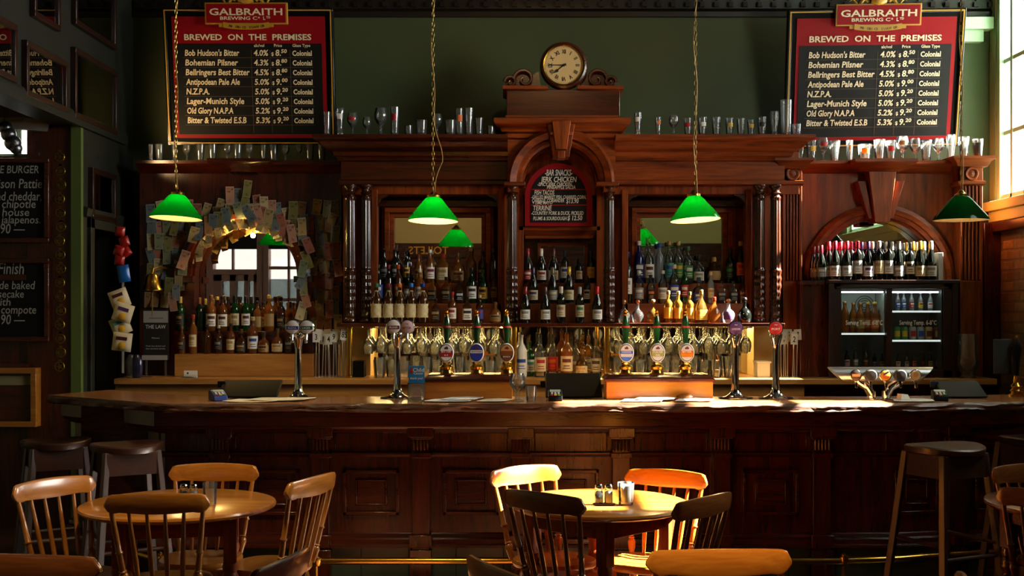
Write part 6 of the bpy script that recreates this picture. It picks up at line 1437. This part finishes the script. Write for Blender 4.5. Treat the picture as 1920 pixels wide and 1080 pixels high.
# table-number stands
def numbers(us, digits, D, where, grp):
    n = len(us)
    for i, u in enumerate(us):
        x = X(u, D); y = D+.02*(i % 5); t = thing('table_number', 'chrome table-number stand, %s of the cluster %s' % (nth(i, n), where), 'table number', (x, y, 1.107), grp)
        zt_2 = Z(640, D)+.02*math.sin(i*2.1); tl = R.uniform(-.06, .06)
        b = MB(); b.lathe([(.0112, 0), (.0112, .004), (.004, .008)], 12, (x, y, 1.107)); b.tube([(x, y, 1.11), (x+tl*.2, y, zt_2)], .0042, 6); b.build('rod', BRUSH, t)
        M = Matrix.Translation((x+tl*.2, y-.006, zt_2+.035)) @ Matrix.Rotation(R.uniform(-.12, .12), 4, 'Y') @ Matrix.Rotation(R.uniform(-.2, .2), 4, 'Z')
        b = MB(); b.box(-.028, .028, -.002, .002, -.042, .042, M); pl = b.build('plate', mat('plate_white', '#d8d8d4', .4), t)
        b = MB(); b.text(digits[i % len(digits)], 0, -.022, .062, -.0028, 'CENTER', bold=.02, sx=.75, M=M); b.build('number', BLACKM, pl, smooth=False)
numbers([592+5.4*i for i in range(11)], ['3', '6', '1', '8', '7', '4', '9', '2', '41', '5', '85'], 9.42, 'left of the brass post', 'table-number stands on the left counter')
numbers([1461+5.0*i for i in range(8)], ['30', '4', '7', '12', '27', '2', '5', '7'], 9.44, 'beside the red tap badge', 'table-number stands at the right end')
# posters and bell on the left cabinet
D = 9.5; ps = thing('notice_poster', 'black and white notice headed THE LAW left of the whisky bottles', 'poster', (X(293, D), D, 1.107))
b = MB(); b.box(X(269, D), X(316, D), D, D+.006, Z(675, D), Z(580, D)); b.build('sheet', BLACKM, ps)
b = MB(); b.box(X(272, D), X(276, D), D+.006, D+.01, 1.107, Z(665, D)); b.box(X(264, D), X(285, D), D-.03, D+.03, 1.107, 1.11); b.box(X(308, D), X(312, D), D+.006, D+.01, 1.107, Z(665, D)); b.build('stand', CLEAR, ps)
b = MB(); b.box(X(269, D), X(315, D), D-.0015, D, Z(605, D), Z(583, D)); b.box(X(266, D), X(314, D), D-.0015, D, Z(675, D), Z(666, D)); b.build('white_band', mat('poster_grey', '#9a9a98', .6), ps)
b = MB(); b.text('THE LAW', X(292, D), Z(616, D), .042, D-.002, 'CENTER', bold=.012, width=38*D/F0)
for v, s in ((620, 'IDENTIFICATION' if 0 else ''), (635, 'Minors'), (650, 'Food, low alcohol and'), (655, 'low alcohol drinks')):
    if s: b.text(s, X(292, D), Z(v, D), .016, D-.002, 'CENTER', width=(14 if len(s) < 8 else 36)*D/F0)
b.build('lettering', mat('poster_white', '#c8c8c4', .6), ps, smooth=False)
b = MB(); b.text('HANG ON', X(300, D), Z(592, D), .03, D-.003, 'CENTER') if 0 else b.box(X(280, D), X(306, D), D-.003, D-.0016, Z(597, D), Z(596, D)); b.build('rule', BLACKM, ps)
D = 9.3; bl_ = thing('brass_bell', 'brass bar bell hanging left of the arched mirror among the banknotes', 'bell', (X(285, D), D, Z(545, D)))
x, z = X(285, D), Z(545, D)
b = MB(); b.lathe([(.076, 0), (.078, .006), (.062, .03), (.052, .07), (.046, .1), (.036, .122), (.012, .132), (.012, .14), (.001, .14)][:], 28, (x, D, z), cap=False); b.build('bell_cup', BRASS, bl_)
b = MB(); b.lathe([(.001, -.02), (.012, -.012), (.012, 0), (.004, .01), (.003, .1)], 10, (x, D, z)); b.tube([(x, D, z-.02), (x+.004, D, z-.12), (x, D, z-.2)], .004, 6); b.build('clapper', BRASSD, bl_)
b = MB(); b.tube([(x, D, z+.135), (x, D+.02, z+.17), (x, D+.2, z+.19), (x, 9.79, z+.18)], .009, 8); b.build('bracket', BRASSD, bl_)
# security camera
D = 9.3; cmr = thing('security_camera', 'small black dome camera high beside the dark doorway', 'camera', (X(163, D), D, Z(300, D)))
b = MB(); b.lathe([(.001, -.06), (.03, -.052), (.048, -.03), (.052, 0), (.05, .02), (.03, .03)], 20, (X(163, D), D, Z(300, D))); b.build('dome', BLACK, cmr)
b = MB(); b.tube([(X(163, D), D, Z(300, D)+.02), (-3.22, D+.03, Z(300, D)+.03)], .012, 8); b.build('arm', BLACKM, cmr)
# ornament hanging at the left edge, in front of the clerestory
D = 8.8; sh = thing('hanging_ornament', 'dark metallic mottled ornament hanging at the left edge before the high window', 'ornament', (X(12, D), D, Z(255, D)))
b = MB()
for (u, v, r_) in ((10, 240, .05), (16, 252, .055), (24, 268, .06), (30, 278, .045)): b.lathe([(r_*math.sin(PI*i/8)+.0005, -r_*math.cos(PI*i/8)) for i in range(9)], 14, (X(u, D), D, Z(v, D)))
b.build('body', mat('mottled_chrome', '#6a6a6e', .25, .9, bump=.8, bscale=30), sh)
b = MB(); b.tube([(X(8, D), D, Z(238, D)), (X(6, D), D, 4.62)], .003, 5); b.build('wire', BLACKM, sh)
# crisp packets clipped to a hanging strip
D = 9.05
sp_ = tag(MB().box(X(228, D)-.008, X(228, D)+.008, D+.03, D+.033, Z(700, D), Z(428, D)).build('hanging_strip', mat('strip_white', '#a8a49a', .5)), 'pale plastic clip strip holding snack packets beside the doorway', 'display strip')
b = MB(); b.tube([(X(228, D), D+.031, Z(432, D)), (-3.05, D+.045, 2.33), (-3.225, D+.05, 2.345)], .004, 6); b.build('hook', BRASSD, sp_)
def packet(u, v, w_, h_, rot, c, acc, label, grp, D=9.05):
    x, z = X(u, D), Z(v, D); t = thing('snack_packet', label, 'snack packet', (x, D, z), grp); n, m = 8, 10; vs, fs = [], []
    for sd in (-1, 1):
        for j in range(m+1):
            for i in range(n+1):
                a, c_ = -1+2*i/n, -1+2*j/m; pf = max(0, (1-a**4))*max(0, 1-abs(c_)**3)
                vs.append((a*w_/2*(1-.06*pf), sd*(.001+.022*pf), c_*h_/2))
    for sd in range(2):
        for j in range(m):
            for i in range(n):
                o = sd*(m+1)*(n+1)+j*(n+1)+i; q = (o, o+1, o+n+2, o+n+1); fs.append(q if sd == 0 else q[::-1])
    b = MB(); b.add(vs, fs, Matrix.Translation((x, D, z)) @ Matrix.Rotation(rot, 4, 'Y')); b.build('bag', c, t)
    M = Matrix.Translation((x, D-.0235, z)) @ Matrix.Rotation(rot, 4, 'Y')
    if acc:
        b = MB(); b.box(-w_*.28, w_*.28, -.0015, .004, h_*.1, h_*.28, M); b.build('brand_panel', acc[0], t)
        b = MB(); b.lathe([(.001, 0), (w_*.2, .0), (w_*.12, .006), (.001, .007)], 14, M=M @ Matrix.Translation((w_*.05, .002, -h_*.18)) @ Matrix.Rotation(PI/2, 4, 'X')); b.build('picture', acc[1], t)
cr_ = mat('foil_cream', '#d8cdb0', .35); rd_ = mat('foil_red', '#a81c14', .3); bl2 = mat('foil_blue', '#1c6ac0', .3); yl = LAB['yellow']
for i, (u, v, rot, c) in enumerate(((224, 560, -.35, 'maroon'), (231, 586, .3, 'purple'), (226, 611, -.4, 'teal'), (229, 641, .12, 'maroon'))):
    packet(u, v, .145, .14, rot, cr_, (LAB[c], yl), 'cream crisp packet, %s of four clipped below the blue packet' % ('topmost', 'second', 'third', 'lowest')[i], 'crisp packets on the strip', D=9.05-.045*(i % 2))
packet(232, 513, .09, .13, -.15, bl2, None, 'blue snack packet clipped between the red ones and the cream ones', 'snack packets on the strip')
for i, (u, v, rot) in enumerate(((225, 434, .1), (233, 453, -.3), (223, 470, .3), (236, 472, -.6), (224, 488, .1))):
    packet(u, v, .075, .075, rot, rd_, None, 'small red snack packet, %s of five on the hanging strip' % nth(i, 5).replace('leftmost', 'topmost').replace('rightmost', 'lowest'), 'small red packets on the strip', D=9.05-.05*(i % 3))
D = 9.36; jar = thing('plastic_bag', 'clear plastic bag of sweets on the left end of the counter', 'bag', (X(250, D), D, 1.107))
for u, c in ((245, CLEAR), (256, mat('bag_dark', '#20203a', .15))):
    b = MB(); b.lathe([(.03, 0), (.045, .02), (.05, .08), (.045, .14), (.02, .18), (.001, .185)], 14, (X(u, D), D, 1.107), sy=.6); b.build('sweets', c, jar)

# ================================================================== banknotes pinned round the left arch
def notemat(name, c, i):
    m, n, l = newmat(name); bs = n['Principled BSDF']; bs.inputs['Roughness'].default_value = .75
    t = n.new('ShaderNodeTexCoord'); nz = n.new('ShaderNodeTexNoise'); nz.inputs['Scale'].default_value = 55; nz.inputs['Detail'].default_value = 4
    l.new(t.outputs['Object'], nz.inputs[0]); vo = n.new('ShaderNodeTexVoronoi'); vo.inputs['Scale'].default_value = 24; l.new(t.outputs['Object'], vo.inputs[0])
    sm = n.new('ShaderNodeMath'); sm.operation = 'ADD'; l.new(nz.outputs['Fac'], sm.inputs[0]); l.new(vo.outputs['Distance'], sm.inputs[1])
    cr = n.new('ShaderNodeValToRGB'); base = srgb(c); el = cr.color_ramp.elements
    el[0].position = .45; el[1].position = 1.05 if 0 else .95; el[0].color = tuple(q*.12 for q in base[:3])+(1,); el[1].color = tuple(q*.85 for q in base[:3])+(1,)
    q_ = el.new(.66); q_.color = tuple(q*.5 for q in base[:3])+(1,)
    l.new(sm.outputs[0], cr.inputs[0])
    sx = n.new('ShaderNodeSeparateXYZ'); l.new(t.outputs['Object'], sx.inputs[0])
    ax = n.new('ShaderNodeMath'); ax.operation = 'ABSOLUTE'; l.new(sx.outputs['X'], ax.inputs[0])
    gx_ = n.new('ShaderNodeMath'); gx_.operation = 'GREATER_THAN'; gx_.inputs[1].default_value = .0285; l.new(ax.outputs[0], gx_.inputs[0])
    az = n.new('ShaderNodeMath'); az.operation = 'ADD'; az.inputs[1].default_value = .0725; l.new(sx.outputs['Z'], az.inputs[0])
    ab = n.new('ShaderNodeMath'); ab.operation = 'ABSOLUTE'; l.new(az.outputs[0], ab.inputs[0])
    gz_ = n.new('ShaderNodeMath'); gz_.operation = 'GREATER_THAN'; gz_.inputs[1].default_value = .0655; l.new(ab.outputs[0], gz_.inputs[0])
    mxx = n.new('ShaderNodeMath'); mxx.operation = 'MAXIMUM'; l.new(gx_.outputs[0], mxx.inputs[0]); l.new(gz_.outputs[0], mxx.inputs[1])
    mc = n.new('ShaderNodeMix'); mc.data_type = 'RGBA'; mc.inputs[7].default_value = tuple(min(1, q*.8+.06) for q in base[:3])+(1,)
    l.new(mxx.outputs[0], mc.inputs[0]); l.new(cr.outputs[0], mc.inputs[6]); l.new(mc.outputs[2], bs.inputs[0]); return m
NT = [('pinkish', '#b98468'), ('buff', '#b0945c'), ('grey-green', '#7d8460'), ('bluish', '#6c7474'), ('brownish', '#94683a'), ('pale', '#cdb987'), ('reddish', '#a55f48'), ('olive', '#80783c')]
NM = [(nm, notemat('note_'+nm.replace('-', '_'), c, i)) for i, (nm, c) in enumerate(NT)]
nmesh = []
for k in range(4):
    b = MB(); n = 6; w_, h_ = .068, .145; cu = (.006, -.004, .012, .002)[k]; vs, fs = [], []
    for i in range(n+1):
        q = i/n; zz_ = -h_*q; y = -cu*q*q*2-.004*math.sin(q*PI)*(k % 2)
        for x in (-w_/2, w_/2): vs += [(x, y, zz_), (x, y+.0006, zz_)]
    for i in range(n):
        o = i*4; fs += [(o, o+2, o+6, o+4), (o+1, o+5, o+7, o+3), (o, o+4, o+5, o+1), (o+2, o+3, o+7, o+6)]
    fs += [(0, 1, 3, 2), (n*4, n*4+2, n*4+3, n*4+1)]
    b.add(vs, fs); b.mi(1)
    for (x0, x1, za, zb) in ((-.026, -.022, -.02, -.125), (.022, .026, -.02, -.125), (-.012, .014, -.04, -.085)):
        b.add([(x0, -.001-cu*.6*(za/h_)**2-.001, za), (x1, -.001-cu*.6*(za/h_)**2-.001, za), (x1, -.001-cu*2*(zb/h_)**2-.001, zb), (x0, -.001-cu*2*(zb/h_)**2-.001, zb)], [(0, 1, 2, 3)]) if 0 else None
    nmesh.append(bake(b, 'banknote'))
rn = random.Random(11)
def note(u, v, area, D=None, rot=None, k=None):
    D = D if D else 9.768-rn.uniform(0, .02)
    nm, m = NM[rn.randrange(8) if k is None else k]
    o = bpy.data.objects.new('banknote', nmesh[rn.randrange(4)]); C.objects.link(o)
    o.location = (X(u, D), D, Z(v, D)); o.rotation_euler = (0, rn.gauss(0, .12) if rot is None else rot, rn.uniform(-.1, .1)); o.scale = (rn.uniform(.9, 1.1), 1, rn.uniform(.85, 1.1))
    setmat(o, m); tag(o, '%s banknote pinned %s' % (nm, area), 'banknote', '%s banknotes %s' % (nm, area)); return o
AR = [('left of the arched mirror', [(u+rn.uniform(-4, 4), v+rn.uniform(-6, 6)) for u in (282, 297, 312, 327, 342) for v in range(382, 570, 27) if not (u > 320 and v > 520)]),
      ('on the upper left of the arch', [(u+rn.uniform(-3, 3), v+rn.uniform(-5, 5)) for u, vs_ in ((357, (378, 402, 430, 458)), (372, (380, 404, 430)), (388, (378, 400, 418)), (403, (385, 402)), (418, (375, 395))) for v in vs_]),
      ('on the crown of the arch', [(u+rn.uniform(-3, 3), v+rn.uniform(-5, 5)) for u, vs_ in ((432, (354, 380)), (447, (352, 378)), (463, (338, 356, 378)), (478, (362, 384)), (493, (364, 382)), (508, (374, 390))) for v in vs_]),
      ('on the upper right of the arch', [(u+rn.uniform(-3, 3), v+rn.uniform(-5, 5)) for u, vs_ in ((522, (375, 400)), (537, (386, 410)), (552, (375, 400, 425)), (567, (380, 405, 430, 455)), (582, (408, 434, 460))) for v in vs_]),
      ('right of the arched mirror', [(u+rn.uniform(-4, 4), v+rn.uniform(-6, 6)) for u in (585, 600, 615, 630) for v in range(372, 600, 27) if not (u < 592 and v < 470)])]
for ar, L in AR:
    for u, v in L: note(u, v, ar)
for a_ in range(38, 146, 6): note(460+rn.uniform(112, 124)*math.cos(math.radians(a_)), 518-rn.uniform(118, 128)*math.sin(math.radians(a_))-14, 'over the moulding of the arch', 9.69-rn.uniform(0, .015), rn.gauss(0, .3))
for v in range(412, 590, 19):
    note(566+rn.uniform(-4, 9), v+rn.uniform(-5, 5), 'down the right side of the arch', 9.685-rn.uniform(0, .015), rn.gauss(0, .25))
for u, v in ((318, 520), (330, 532), (322, 548), (336, 500), (350, 470), (344, 486)): note(u, v, 'beside the bell', 9.70-rn.uniform(0, .01), rn.gauss(0, .3))
# scraps lit by the lamp hidden behind the arch crown
for i in range(26):
    a = math.radians(156-i*4.2); note(460+97*math.cos(a)*1.0, 518-103*math.sin(a)-4, 'at the lit rim of the arch', 9.70-.01*(i % 3), rn.uniform(-.7, .7), 1 if i % 3 else 5).scale = (.8, 1, .55)
al = thing('arch_lamp', 'small warm lamp tucked behind the notes at the crown of the left arch', 'lamp', (X(462, 9.74), 9.74, Z(428, 9.74)))
b = MB(); b.lathe([(.001, -.018), (.014, -.012), (.018, 0), (.012, .014), (.008, .02)], 12, (X(462, 9.74), 9.75, Z(426, 9.75))); b.build('bulb', emis('arch_bulb', '#ffb040', 25), al)
pl_ = bpy.data.lights.new('bulb_light', 'POINT'); pl_.energy = 12; pl_.color = (1, .62, .18); pl_.shadow_soft_size = .02
po_ = bpy.data.objects.new('bulb_light', pl_); C.objects.link(po_); po_.parent = al; po_.location = (-.05, -.06, -.03)

# ================================================================== the photographer, standing behind the camera
def skin(name, joints, bones, m, parent, root=0, sub=2):
    me = bpy.data.meshes.new(name); me.from_pydata([j[:3] for j in joints], bones, []); o = bpy.data.objects.new(name, me); C.objects.link(o); o.parent = parent
    md = o.modifiers.new('skin', 'SKIN'); md.use_smooth_shade = True; sb = o.modifiers.new('sub', 'SUBSURF'); sb.levels = sb.render_levels = sub
    for i, j in enumerate(joints):
        s = me.skin_vertices[0].data[i]; s.radius = (j[3], j[4] if len(j) > 4 else j[3]); s.use_root = i == root
    me.materials.append(m); return o
ph = thing('person', 'person in dark clothes raising a camera, a dim reflection under the wine shelf', 'person', (.45, -.75, 0))
SKINM = mat('skin', '#b98468', .5)
J = [(0, 0, .95, .15, .11), (0, 0, 1.12, .14, .1), (0, -.01, 1.32, .17, .11), (0, 0, 1.46, .08, .07), (0, .0, 1.53, .05, .05), (0, .02, 1.62, .085, .095), (0, .02, 1.72, .08, .09),
     (-.19, 0, 1.42, .06), (-.28, .1, 1.14, .045), (-.1, .27, 1.5, .03), (.19, 0, 1.42, .06), (.28, .1, 1.14, .045), (.1, .27, 1.5, .03),
     (-.1, 0, .9, .095), (-.11, .02, .5, .065), (-.12, 0, .08, .045), (-.13, .13, .04, .035), (.1, 0, .9, .095), (.11, .02, .5, .065), (.12, 0, .08, .045), (.13, .13, .04, .035)]
Bn = [(0, 1), (1, 2), (2, 3), (3, 4), (4, 5), (5, 6), (3, 7), (7, 8), (8, 9), (3, 10), (10, 11), (11, 12), (0, 13), (13, 14), (14, 15), (15, 16), (0, 17), (17, 18), (18, 19), (19, 20)]
skin('body', J, Bn, SKINM, ph)
CL = mat('dark_shirt', '#101114', .8); TR = mat('dark_trousers', '#15161c', .8)
skin('shirt', [(0, 0, .8, .18, .15), (0, 0, .98, .185, .145), (0, 0, 1.12, .165, .125), (0, -.01, 1.32, .185, .125), (0, 0, 1.45, .1, .085), (-.19, 0, 1.42, .075), (-.25, .07, 1.24, .06), (.19, 0, 1.42, .075), (.25, .07, 1.24, .06)], [(0, 1), (1, 2), (2, 3), (3, 4), (4, 5), (5, 6), (4, 7), (7, 8)], CL, ph)
skin('trousers', [(0, 0, .95, .16, .12), (-.1, 0, .88, .108), (-.11, .02, .5, .08), (-.12, 0, .1, .065), (.1, 0, .88, .108), (.11, .02, .5, .08), (.12, 0, .1, .065)], [(0, 1), (1, 2), (2, 3), (0, 4), (4, 5), (5, 6)], TR, ph)
skin('hair', [(0, -.03, 1.62, .085, .07), (0, -.02, 1.72, .095, .1), (0, .01, 1.77, .08, .09)], [(0, 1), (1, 2)], mat('dark_hair', '#1a120c', .6), ph, 0, 2)
for sx in (-1, 1):                                              # fingers and thumbs round the camera
    for k in range(4):
        z = 1.56-.02*k; x = sx*(.095-.004*k)
        skin('finger', [(ph.location.x*0+sx*.1, .27, z, .009), (sx*.095, .30, z+.005, .0085), (sx*.07, .325-.006*k, z+.006, .008), (sx*.05, .325-.008*k, z+.004, .007)], [(0, 1), (1, 2), (2, 3)], SKINM, ph, 0, 1)
    skin('thumb', [(sx*.1, .26, 1.51, .011), (sx*.085, .245, 1.53, .01), (sx*.06, .24, 1.545, .009)], [(0, 1), (1, 2)], SKINM, ph, 0, 1)
for sx in (-1, 1):
    b = MB(); b.lathe([(.001, -.012), (.012, -.006), (.013, .002), (.008, .01), (.001, .012)], 10, (ph.location.x+sx*.034, ph.location.y+.105, 1.655)); b.build('eye', mat('eye_brown', '#3a2a20', .3), ph)
b = MB(); x, y = ph.location.x, ph.location.y
b.prism([(y+.1, 1.65), (y+.125, 1.61), (y+.105, 1.6)], 'x', x-.012, x+.012); b.build('nose', SKINM, ph)
b = MB(); b.box(x-.025, x+.025, y+.098, y+.108, 1.565, 1.575); b.build('mouth', mat('lips', '#8c5048', .5), ph)
pc = thing('handheld_camera', 'black camera held by the person reflected under the wine shelf', 'camera', (x, y+.28, 1.5))
b = MB(); b.box(x-.07, x+.07, y+.25, y+.30, 1.5, 1.59); b.box(x-.025, x+.025, y+.25, y+.30, 1.59, 1.61); b.build('camera_body', BLACKM, pc, bev=.006)
b = MB(); b.lathe([(.034, 0), (.034, .07), (.028, .075), (.001, .06)], 20, M=Matrix.Translation((x, y+.30, 1.545)) @ Matrix.Rotation(-PI/2, 4, 'X')); b.build('lens', BLACK, pc)
